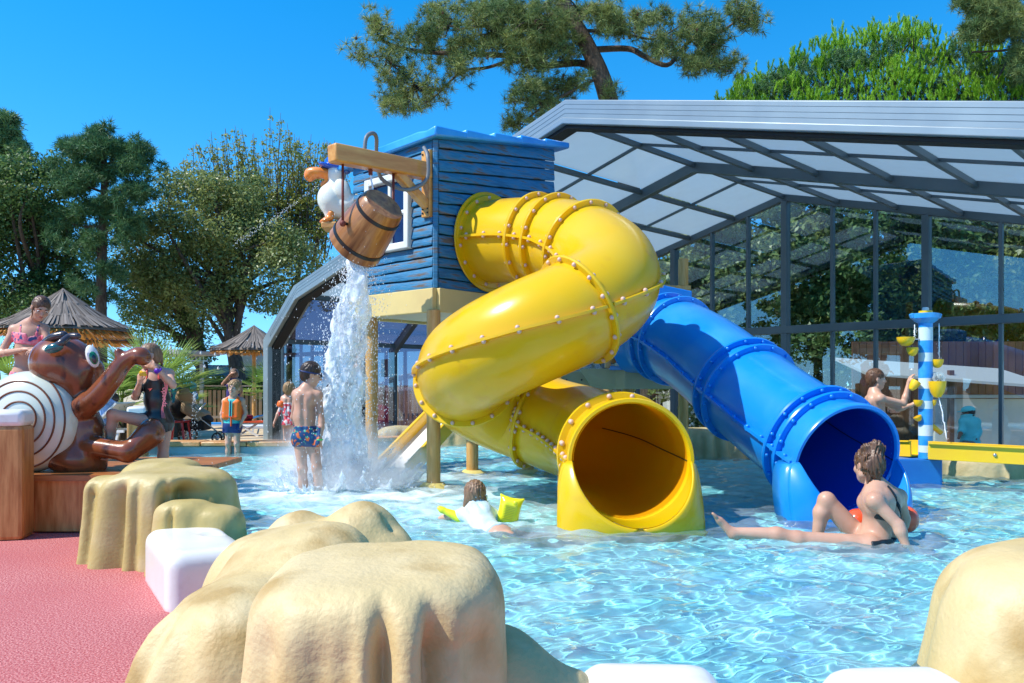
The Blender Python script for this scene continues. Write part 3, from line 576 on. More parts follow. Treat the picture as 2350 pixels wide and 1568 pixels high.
def slide(name, label, ctrl, mats, flanges, bolt_m, rad=.425, nseg=10, seams=((0,1),), capn=16, exit_t=None, skirt=None, bolt_r=.0195, inner_seam=True):
    m_o, m_i = mats; P = spline(ctrl, nseg); n = len(P); T, S, U = frames(P); e = thing(name, label, 'water slide', (P[-1][0], P[-1][1], 0)); K = 56
    cum = np.concatenate([[0], np.cumsum(np.linalg.norm(np.diff(P, axis=0), axis=1))]); TL = cum[-1]
    def at(s_):
        i = min(np.searchsorted(cum, s_, 'right')-1, n-2); i = max(i, 0); t = (s_-cum[i])/(cum[i+1]-cum[i])
        p = P[i]*(1-t)+P[i+1]*t; return p, nrm(T[i]*(1-t)+T[i+1]*t), nrm(S[i]*(1-t)+S[i+1]*t), nrm(U[i]*(1-t)+U[i+1]*t)
    fl = [f*TL for f in flanges]
    cuts = [0]+fl+[TL]; cuts = sorted(set(cuts))
    ang = [2*math.pi*k/K for k in range(K)]
    for a, b in zip(cuts[:-1], cuts[1:]):
        if b-a < .02: continue
        m_ = max(3, int((b-a)/.05)); vo = []; vi = []
        for j in range(m_+1):
            p, t, s_, u = at(a+(b-a)*j/m_)
            for g in ang:
                d = s_*math.cos(g)+u*math.sin(g); vo.append(p+d*rad); vi.append(p+d*(rad-.014))
        f = []; g_ = []
        for j in range(m_):
            for k in range(K):
                k2 = (k+1)%K; f.append((j*K+k, (j+1)*K+k, (j+1)*K+k2, j*K+k2)); g_.append((j*K+k2, (j+1)*K+k2, (j+1)*K+k, j*K+k))
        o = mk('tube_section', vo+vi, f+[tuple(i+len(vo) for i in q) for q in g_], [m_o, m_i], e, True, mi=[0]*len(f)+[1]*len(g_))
    # flange rings
    bolts = []
    def ring(s_, w_=.05, th=.016, r0=None):
        p, t, sv, u = at(s_); mb = MB(); r0 = r0 or rad; mb.lathe(p, [(r0-.002,-th),(r0+w_,-th),(r0+w_+.006,0),(r0+w_,th),(r0-.002,th)], 64, t, cap=False)
        autosmooth(mb.build('flange', m_o, e))
        for k in range(capn):
            g = 2*math.pi*(k+.5)/capn; d = sv*math.cos(g)+u*math.sin(g)
            for sg in (1, -1): bolts.append(p+d*(r0+w_*.55)+t*sg*(th+.004))
    for s_ in fl: ring(s_)
    # longitudinal seam flanges
    for side in (1, -1):
        for a, b in zip(cuts[:-1], cuts[1:]):
            if b-a < .12: continue
            m_ = max(4, int((b-a)/.04)); vv = []; 
            for j in range(m_+1):
                p, t, sv, u = at(a+.02+(b-a-.04)*j/m_); d = sv*side
                vv += [p+d*(rad-.004)+u*.014, p+d*(rad+.045)+u*.012, p+d*(rad+.045)-u*.012, p+d*(rad-.004)-u*.014]
            f = [(j*4+q, (j+1)*4+q, (j+1)*4+(q+1)%4, j*4+(q+1)%4) for j in range(m_) for q in range(4)]+[(0,1,2,3),(m_*4+3,m_*4+2,m_*4+1,m_*4)]
            autosmooth(mk('seam_flange', vv, f, m_o, e))
            nb_ = max(1, int((b-a)/.17))
            for j in range(nb_):
                p, t, sv, u = at(a+(b-a)*(j+.5)/nb_); bolts += [p+sv*side*(rad+.026)+u*.016, p+sv*side*(rad+.026)-u*.016]
    # inner seam line
    if inner_seam:
        for side in (1, -1):
            mb = MB()
            for j in range(int(TL/.05)):
                a = TL-j*.05
                if a < .1 or j > 30: break
                p, t, sv, u = at(a); q, t2, sv2, u2 = at(a-.05); mb.bar(p+sv*side*(rad-.016), q+sv2*side*(rad-.016), .004, .007)
            mb.build('inner_joint', m_seam, e)
    # bolts: hemispheres as parts; the 100 nearest the camera separately, the rest as one
    bolts = np.array(bolts); cd = np.linalg.norm(bolts-V(0,0,CZ), axis=1); order = np.argsort(cd)
    pr = MB(); pr.ell(bolts[order[0]], (bolt_r,bolt_r,bolt_r), 10); b0_ = mk('bolt_cap', pr.v, pr.f, bolt_m, e, True)
    base = bolts[order[0]]
    for i in order[1:100]:
        c = b0_.copy(); COL.objects.link(c); c.parent = e; c.location = tuple(bolts[i]-base); ORG[c.name] = ORG[e.name]
    rest = MB()
    for i in order[100:]: rest.ell(bolts[i], bolt_r, 6)
    if len(order) > 100: o = rest.build('bolt_caps', bolt_m, e, True); o['kind'] = 'stuff'
    return e, at, TL, P
def skirt(e, at, TL, rad, m_o, m_i, lean=.12, fwd=.30, wz=.02, wings=(.14,.20)):
    """cheeks: curved panels from the mouth's side down and outwards into the water, front edges following the mouth"""
    p, t, s_, u = at(TL); th = t.copy(); th[2] = 0; th = nrm(th); sh = nrm(np.cross(th, V(0,0,1)))
    for side, wing in ((1, wings[0]), (-1, wings[1])):
        n = 26; inner = []; outer = []
        for i in range(n+1):
            q = i/n; g = -(math.pi/2)*q*0.97          # from 3 o'clock down to 6 o'clock
            x = rad*math.cos(g); z = rad*math.sin(g)
            inner.append(p+sh*side*(x-.004)+V(0,0,z)+th*(fwd*math.sin(q*math.pi/2)**.8+.03))
            zz = -q*(p[2]-wz); e_ = min(1, q*1.6)
            xo = rad*1.04+wing*(1-(1-e_)**2.2)**.55 if e_ < 1 else rad*1.04+wing+.01*(q-.6)
            outer.append(p+sh*side*xo+V(0,0,zz+.0)+th*(fwd*(.10+.62*q)-.02))
        vv = []; ff = []; M_ = 10
        for i in range(n+1):
            a, b = inner[i], outer[i]
            for j in range(M_+1):
                w_ = j/M_; c = a*(1-w_)+b*w_; c = c+th*(.035*math.sin(w_*math.pi)*math.sin(i/n*math.pi)); vv.append(c)
        for i in range(n):
            for j in range(M_):
                q = (i*(M_+1)+j, (i+1)*(M_+1)+j, (i+1)*(M_+1)+j+1, i*(M_+1)+j+1); ff.append(q if side > 0 else q[::-1])
        o = mk('exit_wing', vv, ff, m_o, e, True); so_ = o.modifiers.new('solid', 'SOLIDIFY'); so_.thickness = .025; so_.offset = 0
        vv = []
        for i in range(n+1):
            b = outer[i]; q = i/n; vv += [b, b-th*(.20+.14*q)-sh*side*(wing*.6*min(1,q*1.6)+.0)]
        ff = [(2*i, 2*i+1, 2*i+3, 2*i+2) if side > 0 else (2*i, 2*i+2, 2*i+3, 2*i+1) for i in range(n)]
        o2 = mk('wing_side', vv, ff, m_o, e, True); so_ = o2.modifiers.new('solid', 'SOLIDIFY'); so_.thickness = .02; so_.offset = 0
    # bowl floor between the wings
    vv = []; n = 24; m_ = 6
    for j in range(m_+1):
        q = j/m_
        for i in range(n+1):
            g = -math.pi+math.pi*i/n; x = rad*math.cos(g)*.985; z = rad*math.sin(g)*.985; ff_ = fwd*(abs(math.sin(g))**.8)+.03
            vv.append(p+sh*x+V(0,0,z)+th*(ff_*q-.01*(1-q)))
    ff = [(j*(n+1)+i, j*(n+1)+i+1, (j+1)*(n+1)+i+1, (j+1)*(n+1)+i) for j in range(m_) for i in range(n)]
    mk('trough', vv, ff, m_o, e, True)
YC = [(-.42,8.47,2.79),(-.08,8.10,2.76),(.28,7.78,2.70),(.60,7.42,2.58),(.83,7.0,2.36),(.80,6.62,2.10),(.52,6.36,1.88),(.15,6.30,1.71),(-.20,6.47,1.55),(-.40,6.85,1.41),(-.32,7.22,1.22),(-.02,7.42,1.06),(.35,7.28,.93),(.66,6.85,.84),(.80,6.2,.77),(.845,5.62,.745)]
ys, yat, yTL, yP = slide('tube_slide', 'yellow spiral tube slide from the blue cabin into the pool', YC, (m_yel, m_yin), [.045,.13,.165,.225,.40,.60,.735,.945], m_cap)
skirt(ys, yat, yTL, .425, m_yel, m_yin, wings=(.09,.05))
def mouth(e, at, TL, rad, m_o):
    p, t, s_, u = at(TL); mb = MB()
    mb.lathe(p, [(rad-.014,-.03),(rad-.012,.0),(rad+.0,.018),(rad+.022,.018),(rad+.030,0),(rad+.026,-.04),(rad,-.045)], 72, t, cap=False)
    autosmooth(mb.build('mouth_ring', m_o, e), 50)
mouth(ys, yat, yTL, .425, m_yel)
# wall plate ring at the cabin
p, t, s_, u = yat(.02); q = C0+B_*.70+NB*.07; mb = MB(); mb.lathe((q[0],q[1],2.775), [(.40,0),(.52,0),(.525,.012),(.52,.022),(.40,.022)], 64, NB, cap=False); autosmooth(mb.build('wall_ring', m_yel, ys))
BC = [(1.38,9.0,1.86),(1.58,8.80,1.84),(1.78,8.42,1.74),(1.96,7.9,1.54),(2.14,7.3,1.25),(2.33,6.75,.98),(2.48,6.35,.80),(2.565,6.05,.70)]
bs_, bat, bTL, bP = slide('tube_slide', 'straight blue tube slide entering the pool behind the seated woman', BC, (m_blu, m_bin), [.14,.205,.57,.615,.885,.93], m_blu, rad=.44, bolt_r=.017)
skirt(bs_, bat, bTL, .44, m_blu, m_bin, wings=(.11,.03)); mouth(bs_, bat, bTL, .44, m_blu)
mb = MB(); a = Wp(1425,752,8.95); b = Wp(1590,752,9.15)
mb.prism([Wp(1430,850,8.95),Wp(1588,858,9.1),Wp(1588,668,9.1),Wp(1500,650,9.0),Wp(1430,665,8.95)], (.05,.5,0)); mb.build('entry_panel', m_blu, bs_, bevel=.01)
# small open slide
m_sy = mat('small_slide_yellow', (.85,.52,.02), .3, coat=.3); m_sw = mat('small_slide_white', (.82,.82,.80), .25, coat=.3)
e = thing('small_slide', 'small open yellow and white slide under the tower, wet with splash', 'water slide', tuple(onw(905,1050,.2)))
lo_, hi_ = Wp(902,1058,9.3), Wp(1075,905,10.9); lo_[2] = .22
d = nrm(hi_-lo_); sd_ = nrm(np.cross(d, V(0,0,1))); nn = np.cross(sd_, d)
mb = MB(); mb.bar(lo_, hi_, .40, .03, up=nn); mb.build('slide_bed', m_sw, e)
for s_ in (-1, 1):
    mb = MB(); mb.bar(lo_+sd_*s_*.225+nn*.06, hi_+sd_*s_*.225+nn*.06, .05, .20, up=nn); mb.build('slide_side', m_sy, e, bevel=.015)
# ------------------------------------------------------------------ telescopic pool enclosure (glass hall), axes: U into the hall, T along each arch (left leg -> right leg)
EU = V(.712,.702,0); ET = V(.702,-.712,0); E0 = V(-4.458,15.0,0)
def en(t, m, z): return E0+ET*t+EU*m+V(0,0,z)
m_alu = mat('silver_aluminium', (.31,.36,.37), .36, metal=.5, col2=(.26,.31,.33), ns=2)
m_alud = mat('slate_aluminium', (.08,.115,.14), .38, metal=.35, col2=(.10,.135,.16), ns=2)
m_seal = mat('black_rubber_seal', (.01,.012,.014), .6)
mp_ = bpy.data.materials.new('polycarbonate'); mp_.use_nodes = True; t_ = mp_.node_tree; N = t_.nodes; L = t_.links; N.remove(N['Principled BSDF'])
d1 = N.new('ShaderNodeBsdfDiffuse'); d1.inputs[0].default_value = (.46,.52,.55,1); d2 = N.new('ShaderNodeBsdfTranslucent'); d2.inputs[0].default_value = (.56,.67,.72,1)
d3 = N.new('ShaderNodeBsdfTransparent'); d3.inputs[0].default_value = (.62,.68,.74,1); d4 = N.new('ShaderNodeBsdfGlossy'); d4.inputs[1].default_value = .12; d4.inputs[0].default_value = (.8,.8,.8,1)
a = N.new('ShaderNodeMixShader'); a.inputs[0].default_value = .72; b = N.new('ShaderNodeMixShader'); b.inputs[0].default_value = .16; c = N.new('ShaderNodeMixShader'); c.inputs[0].default_value = .10
tcn = N.new('ShaderNodeTexCoord'); nz_ = N.new('ShaderNodeTexNoise'); nz_.inputs['Scale'].default_value = .8; nz_.inputs['Detail'].default_value = 5; L.new(tcn.outputs['Object'], nz_.inputs['Vector'])
mr_ = N.new('ShaderNodeMapRange'); mr_.inputs[1].default_value = .3; mr_.inputs[2].default_value = .7; mr_.inputs[3].default_value = .06; mr_.inputs[4].default_value = .34; L.new(nz_.outputs[0], mr_.inputs[0]); L.new(mr_.outputs[0], b.inputs[0])
L.new(d1.outputs[0], a.inputs[1]); L.new(d2.outputs[0], a.inputs[2]); L.new(a.outputs[0], b.inputs[1]); L.new(d3.outputs[0], b.inputs[2]); L.new(b.outputs[0], c.inputs[1]); L.new(d4.outputs[0], c.inputs[2]); L.new(c.outputs[0], N['Material Output'].inputs[0])
def glass(name, tint, refl, rough=0.0, ior=1.5):
    m = bpy.data.materials.new(name); m.use_nodes = True; t_ = m.node_tree; N = t_.nodes; L = t_.links; N.remove(N['Principled BSDF'])
    tr = N.new('ShaderNodeBsdfTransparent'); tr.inputs[0].default_value = (*tint, 1); gl = N.new('ShaderNodeBsdfGlossy'); gl.inputs[1].default_value = rough; gl.inputs[0].default_value = (.95,.97,1,1)
    fr = N.new('ShaderNodeFresnel'); gn = N.new('ShaderNodeNewGeometry'); im = N.new('ShaderNodeMapRange'); im.inputs[3].default_value = ior; im.inputs[4].default_value = 1/ior; L.new(gn.outputs['Backfacing'], im.inputs[0]); L.new(im.outputs[0], fr.inputs[0]); ad = N.new('ShaderNodeMath'); ad.operation = 'ADD'; ad.use_clamp = True; ad.inputs[1].default_value = refl
    mx = N.new('ShaderNodeMixShader'); L.new(fr.outputs[0], ad.inputs[0]); L.new(ad.outputs[0], mx.inputs[0]); L.new(tr.outputs[0], mx.inputs[1]); L.new(gl.outputs[0], mx.inputs[2]); L.new(mx.outputs[0], N['Material Output'].inputs[0]); return m
m_gl = glass('gable_glass', (.80,.88,.90), .045)
m_gl2 = glass('violet_acrylic', (.50,.46,.56), .16)
hall = thing('pool_enclosure', 'large glazed pool enclosure with silver front arch and translucent roof panels', 'pool enclosure', tuple(E0))
TH = 7.42; SL = .258; TK = 1.0; TE = 2*TH
def zr(t): return 4.56-SL*abs(t-TH)               # underside plane of roof panels
PTS = [(0,0),(0,2.10),(TK,zr(TK)),(TH,zr(TH)),(TE-TK,zr(TK)),(TE,2.10),(TE,0)]
ZSC = {0:0.0, 2.75:-.07, 5.55:-.12}
def arch(m, w_, h_, off, mm, name, label=None):   # w_ along U, h_ radial thickness; built as mitred ring
    n = len(PTS); P2 = np.array(PTS, float); P2[:,1] = P2[:,1]+off*(P2[:,1] > 1.5)
    nr = []
    for i in range(n):
        a = P2[max(i-1,0)]; b = P2[min(i+1,n-1)]; d1_ = nrm(P2[i]-a) if i > 0 else nrm(b-P2[i]); d2_ = nrm(b-P2[i]) if i < n-1 else d1_
        n1 = V(-d1_[1], d1_[0]); n2 = V(-d2_[1], d2_[0]); q = nrm(n1+n2); nr.append(q/max(.4, q@n1))
    vv = []; ff = []
    for i in range(n):
        p = P2[i]; o = p+nr[i]*h_
        for (t, z), mm_ in ((p, m-w_/2), (o, m-w_/2), (o, m+w_/2), (p, m+w_/2)): vv.append(en(t, mm_, z))
    for i in range(n-1):
        for q in range(4): ff.append((i*4+q, (i+1)*4+q, (i+1)*4+(q+1)%4, i*4+(q+1)%4))
    ff.append((0,1,2,3)); ff.append((n*4-1,n*4-2,n*4-3,n*4-4))
    o = mk(name, vv, ff, mm, hall, False, bevel=.035 if w_ > .3 else .01); autosmooth(o, 30)
    if label: o['label'] = label
    return o
arch(0.0, .30, .29, -.10, m_alu, 'front_arch', 'broad silver front arch with grooved face')
for k, dz in enumerate((.09,.145,.20)): arch(-.151, .004, .0035, -.06+dz, m_alud, 'arch_groove')
arch(-.165, .07, .075, -.105, m_alu, 'arch_bead')
arch(-.02, .20, .045, -.145, m_seal, 'arch_seal')
arch(2.75, .12, .16, -.15, m_alud, 'rib_arch'); arch(5.55, .10, .12, -.12, m_alud, 'gable_arch')
# roof panels
def panel(t0, t1, m0, m1, mt, zo=0, nm='roof_panel'):
    z_ = lambda t: (zr(t) if TK-.01 <= t <= TE-TK+.01 else (2.10+(zr(TK)-2.10)*(t/TK if t < TK else (TE-t)/TK)))+zo
    v = [en(t0,m0,z_(t0)), en(t1,m0,z_(t1)), en(t1,m1,z_(t1)), en(t0,m1,z_(t0))]
    return mk(nm, v+[p+V(0,0,.012) for p in v], [(0,3,2,1),(4,5,6,7),(0,1,5,4),(1,2,6,5),(2,3,7,6),(3,0,4,7)], mt, hall)
tl = [TK, 1.9, 2.8, 3.72, 4.64, 5.56, 6.48, TH]; tl = tl+[TE-t for t in tl[-2::-1]]
for (m0, m1) in ((.12,2.7),(2.8,5.5)):
    for a_, b_ in zip(tl[:-1], tl[1:]): panel(a_+.02, b_-.02, m0, m1, mp_)
    panel(0.03, TK-.03, m0, m1, m_gl2, -.02, 'side_panel')
pm_ = MB()
for t in tl:
    for (m0, m1) in ((.1,2.75),(2.75,5.5)):
        mb = MB(); mb.bar(en(t,m0,zr(t)-.045), en(t,m1,zr(t)-.045), .05, .075); mb.build('purlin', m_alud, hall, bevel=.006)
for mm_ in (1.4, 4.1):
    for s0, s1 in ((TK,TH),(TH,TE-TK)):
        mb = MB(); mb.bar(en(s0,mm_,zr(s0)-.02), en(s1,mm_,zr(s1)-.02), .035, .035); mb.build('glazing_bar', m_alud, hall)
# left side wall: vertical panes below the knee, posts
for (m0, m1) in ((.12,2.7),(2.8,5.5)):
    v = [en(.02,m0,.05),en(.02,m1,.05),en(.02,m1,2.08),en(.02,m0,2.08)]; mk('side_pane', v+[p+ET*.01 for p in v], [(0,1,2,3),(4,7,6,5),(0,4,5,1),(1,5,6,2),(2,6,7,3),(3,7,4,0)], m_gl2, hall)
    mb = MB(); mb.bar(en(.03,m0,2.10), en(.03,m1,2.10), .07, .09); mb.build('eaves_rail', m_alud, hall); mb = MB(); mb.bar(en(.03,m0,.05), en(.03,m1,.05), .07, .1); mb.build('sill_rail', m_alud, hall)
    mb = MB(); mb.bar(en(TK,m0,zr(TK)-.02), en(TK,m1,zr(TK)-.02), .07, .09); mb.build('eaves_rail', m_alud, hall)
# gable: posts, transom, panes
GM = 5.55
posts = [(.05,.09),(1.0,.07),(1.85,.05),(2.65,.09),(3.45,.05),(4.32,.05),(5.186,.13),(6.01,.055),(6.74,.055),(7.44,.13),(8.26,.06),(8.95,.06),(9.70,.13),(10.69,.06),(11.6,.06),(12.5,.13),(13.84,.06),(14.78,.09)]
def zg(t): return zr(t)-.12 if TK <= t <= TE-TK else 2.10+(zr(TK)-2.10)*(t/TK if t < TK else (TE-t)/TK)-.1
for t, w_ in posts:
    mb = MB(); mb.bar(en(t,GM,.0), en(t,GM,zg(t)), w_*.8, .10 if w_ < .1 else .16, up=EU); mb.build('gable_post', m_alud, hall, bevel=.006)
for z, w_ in ((2.22,.13),(.08,.14)):
    mb = MB(); mb.bar(en(.1,GM-.03,z), en(14.75,GM-.03,z), .11, w_); mb.build('transom', m_alud, hall, bevel=.006)
for (ta, wa), (tb, wb) in zip(posts[:-1], posts[1:]):
    for za, zb in ((.15,2.155),(2.285,None)):
        t0, t1 = ta+wa/2, tb-wb/2; rot = random.uniform(-.004,.004)
        top = lambda t: zb if zb else zg(t)
        v = [en(t0,GM+rot,za), en(t1,GM-rot,za), en(t1,GM-rot,top(t1)), en(t0,GM+rot,top(t0))]
        if top(t0) < za+.1 or top(t1) < za+.1: continue
        if t0 < TH < t1: v = v[:3]+[en(TH,GM,zg(TH)), v[3]]
        mb = MB(); mb.prism(v, EU*.008); mb.build('gable_pane', m_gl, hall)
# ------------------------------------------------------------------ vegetation
def foliage_mat(name, col, col2, island=.4, tl=.42, rough=.55, spec=.4):
    return mat(name, col, rough, col2=col2, ns=.9, nd=2, lo=.35, hi=.65, island=island, translucent=tl, spec=spec)
m_bark = mat('bark', (.065,.045,.034), .9, col2=(.13,.095,.07), ns=6, stretch=(3,3,.8), bump=.8, bs=12, bdist=.03)
m_oak = foliage_mat('oak_leaf', (.075,.16,.045), (.14,.22,.06), spec=.55)
m_holm = foliage_mat('holm_leaf', (.17,.24,.08), (.30,.34,.10), spec=.7, rough=.42)
m_spr = foliage_mat('sparse_leaf', (.22,.26,.05), (.32,.32,.07))
m_bush = foliage_mat('hedge_leaf', (.07,.13,.03), (.10,.17,.03))
m_ndl = foliage_mat('pine_needle', (.10,.17,.055), (.27,.31,.09), tl=.25, island=.6)
m_ndd = foliage_mat('dark_pine_needle', (.06,.15,.06), (.10,.20,.07), tl=.2)
m_shoot = foliage_mat('stone_pine_shoot', (.16,.36,.015), (.26,.48,.03), tl=.3, island=.3)
def quads(c, n1, n2, lx, ly):      # leaf rhombi
    v = np.stack([c-n1*lx, c+n2*ly, c+n1*lx, c-n2*ly], 1).reshape(-1,3); return v, np.arange(len(v)).reshape(-1,4)
def rdir(n): v = RNG.normal(size=(n,3)); return v/np.linalg.norm(v, axis=1)[:,None]
def leaf_clumps(cl, per, size, flat=.5):
    cs = np.repeat(cl[:,:3], per, 0); rs = np.repeat(cl[:,3], per)
    d = rdir(len(cs)); rad = rs*RNG.uniform(.35, 1, len(cs))**.6; c = cs+d*rad[:,None]*np.array([1,1,.8])
    n = d*.6+rdir(len(cs))*.8+np.array([0,0,.35]); n /= np.linalg.norm(n, axis=1)[:,None]
    a = np.cross(n, rdir(len(cs))); a /= np.linalg.norm(a, axis=1)[:,None]; b = np.cross(n, a); s_ = size*RNG.uniform(.6, 1.3, len(cs))[:,None]
    return quads(c, a, b, s_, s_*flat)
def crown_clumps(ells, dens, r0, r1, fill=.45):
    out = []
    for c, r in ells:
        r = [max(.2, q_-.55*r1) for q_ in r]; n = max(4, int(dens*(r[0]*r[1]*r[2])**(2/3))); d = rdir(n); q = np.where(RNG.random(n) < fill, RNG.uniform(.3,.95,n), RNG.uniform(.88,1.06,n))
        p = np.array(c)+d*np.array(r)*q[:,None]; out.append(np.concatenate([p, RNG.uniform(r0, r1, n)[:,None]], 1))
    return np.concatenate(out)
def limbs(mb, base, targets, r0, r1, sag=.15):
    for t in targets:
        t = np.asarray(t, float); b = np.asarray(base, float); m = (b+t)/2+RNG.normal(size=3)*np.linalg.norm(t-b)*.10+V(0,0,sag*np.linalg.norm(t-b))
        P = spline([b, m, t], 5); mb.tube(P, list(np.linspace(r0, r1, len(P))), 6)
def tree(name, label, cat, base, trunk, r_t, ells, dens, per, size, m, r0=.35, r1=.6, group=None, flat=.5, nl=26, floor=None, fill=.45):
    e = thing(name, label, cat, tuple(base), group)
    cl = crown_clumps(ells, dens, r0, r1, fill)
    if floor is not None: cl = cl[cl[:,2] > floor]
    mb = MB(); P = spline([base]+list(trunk), 6); mb.tube(P, list(np.linspace(r_t, r_t*.45, len(P))), 12)
    idx = RNG.choice(len(cl), min(nl, len(cl)), replace=False)
    for i in idx: 
        k = min(len(P)-1, int(len(P)*RNG.uniform(.45, 1))); limbs(mb, P[k], [cl[i,:3]], r_t*.32, .02)
    mb.build('trunk', m_bark, e, True)
    v, f = leaf_clumps(cl, per, size, flat); mk('crown', v, f, m, e); return e, P
def EL(x, y, Y, rx, ry, rd=None):   # crown ellipsoid given at a depth
    s_ = F/Y; return (Wp(x, y, Y), (rx/s_, (rd if rd else rx/s_), ry/s_))
TG = 'trees behind the left side of the pool'
tree('oak_tree', 'dense dark green oak at the far left behind the thatched parasols', 'tree', (-15.8,26,0), [(-15.7,26,3),(-15.5,26,6)], .28,
     [EL(75,470,26,150,120),EL(150,600,26,80,130),EL(10,600,25.5,110,160),EL(120,400,26.5,90,60),EL(60,720,25.5,150,90),EL(-60,500,26,90,130)], 24, 300, .065, m_oak, group=TG, r0=.45, r1=.85, fill=.25)
tree('holm_oak', 'large spreading holm oak in the middle with a forked grey trunk', 'tree', (-9.72,28,0), [(-9.75,28,1.6),(-10.0,28,3.0),(-10.4,28,5)], .34,
     [EL(390,560,28,120,140),EL(350,650,28,90,110),EL(500,520,28,130,120),EL(600,600,28,120,110),EL(470,680,28,110,90),EL(640,690,28,80,60),EL(450,440,28.5,100,60),EL(690,590,28,70,100),EL(560,440,28.5,120,50)], 17, 290, .065, m_holm, group=TG, r0=.45, r1=.9, fill=.25)
tree('dark_evergreen', 'dark ivy-covered evergreen with low foliage between the big oak and the holm oak', 'tree', (-11.6,29.5,0), [(-11.6,29.5,2),(-12,29.5,4)], .3,
     [EL(330,700,29.5,90,120),EL(440,740,29.5,60,90),EL(290,600,29.5,60,90),EL(455,800,29.5,28,70)], 16, 260, .06, m_oak, group=TG, r0=.45, r1=.8)
# sparse upright shoots above the holm oak
e = thing('sparse_tree', 'sparse yellow-green tree with bare upright twigs above the holm oak', 'tree', (-8.6,30.5,0), TG)
mb = MB(); tp = []; mb.tube([V(-8.6,30.5,0),V(-8.5,30.5,4),V(-8.2,30.5,6)], [.2,.14,.1], 8)
for i in range(150):
    x = RNG.uniform(430, 790); top = 300+abs(x-640)*.32+RNG.uniform(-25, 70); a = Wp(640+(x-640)*.75, 560+RNG.uniform(-40,60), 30.5); b = Wp(x, top, 30.5)+V(0,RNG.uniform(-1.5,1.5),0)
    a[1] = b[1]*.5+15.2; m_ = (a+b)/2+V(RNG.uniform(-.35,.35),0,0); P = spline([a,m_,b], 5); mb.tube(P, list(np.linspace(.028,.007,len(P))), 4)
    for q in P[2:-1]: tp.append([*q, RNG.uniform(.10,.30)])
mb.build('trunk', m_bark, e, True); v, f = leaf_clumps(np.array(tp), 16, .060); mk('crown', v, f, m_spr, e)
v, f = leaf_clumps(crown_clumps([EL(560,470,30.5,120,70),EL(680,520,30.5,90,90),EL(740,620,30,50,110)], 16, .3, .5), 150, .06); mk('crown', v, f, m_spr, e)
# pines
def tufts(cl, per, ln, nn, wd, up=.35):
    """cl: (x,y,z,r) clusters; per tufts each; nn needles of length ln per tuft"""
    cs = np.repeat(cl[:,:3], per, 0); rs = np.repeat(cl[:,3], per); c = cs+rdir(len(cs))*(rs*RNG.uniform(.2,1,len(cs))**.5)[:,None]*np.array([1,1,.7])
    ax = (c-cs)/np.maximum(rs,1e-6)[:,None]+np.array([0,0,.6])+rdir(len(c))*.4; ax /= np.linalg.norm(ax, axis=1)[:,None]
    C = np.repeat(c, nn, 0); A = np.repeat(ax, nn, 0); d = A*up+rdir(len(C)); d /= np.linalg.norm(d, axis=1)[:,None]; L_ = ln*RNG.uniform(.7,1.15,len(C))[:,None]
    s_ = np.cross(d, rdir(len(C))); s_ /= np.linalg.norm(s_, axis=1)[:,None]
    v = np.stack([C-s_*wd, C+s_*wd, C+d*L_+s_*wd*.3, C+d*L_-s_*wd*.3], 1).reshape(-1,3); return v, np.arange(len(v)).reshape(-1,4), c
def brown_cones(c, n):
    mb = MB()
    for i in RNG.choice(len(c), n, replace=False): mb.ell(c[i], (.035,.035,.05), 6)
    return mb
# tall maritime pine on the left
e = thing('maritime_pine', 'tall straight maritime pine with a dark open crown left of centre', 'tree', (-13,25,0), TG)
mb = MB(); tr = [Wp(234,974,25),Wp(232,700,25),Wp(236,520,25),Wp(240,400,25),Wp(235,320,25)]; P = spline(tr, 5); mb.tube(P, list(np.linspace(.20,.06,len(P))), 10)
cl = []
for x, y, rx, ry, n in ((235,330,55,30,26),(300,360,45,22,22),(190,350,40,24,16),(240,400,95,28,34),(310,440,40,20,16),(170,420,45,25,16),(250,480,70,30,22),(160,335,22,14,8),(200,560,60,40,16),(300,520,50,25,16),(150,500,50,40,14),(205,650,50,60,10),(255,610,40,40,8)):
    for _ in range(n):
        p = Wp(x+RNG.normal()*rx*.5, y+RNG.normal()*ry*.55, 25+RNG.uniform(-1.2,1.2)); cl.append([*p, RNG.uniform(.22,.42)])
    limbs(mb, P[min(len(P)-1, int(np.argmin(abs(P[:,2]-Wp(x,y+18,25)[2]))))], [Wp(x,y,25)], .05, .02, .02)
mb.build('trunk', m_bark, e, True); v, f, _ = tufts(np.array(cl), 16, .20, 16, .012); mk('crown', v, f, m_ndd, e)
e = thing('maritime_pine', 'dark pine top cut by the upper left edge of the picture', 'tree', (-22.8,34,0), TG)
mb = MB(); mb.tube([V(-22.8,34,0),V(-22.6,34,6),V(-22.3,34,11.5)], [.3,.2,.06], 8); mb.build('trunk', m_bark, e, True)
cl = [[*Wp(x+RNG.normal()*22, y+RNG.normal()*14, 34+RNG.uniform(-1,1)), .42] for x, y in ((0,300),(5,345),(-30,320),(-50,380),(20,345),(-60,330),(8,280)) for _ in range(9)]
v, f, _ = tufts(np.array(cl), 24, .28, 14, .018); mk('crown', v, f, m_ndd, e)
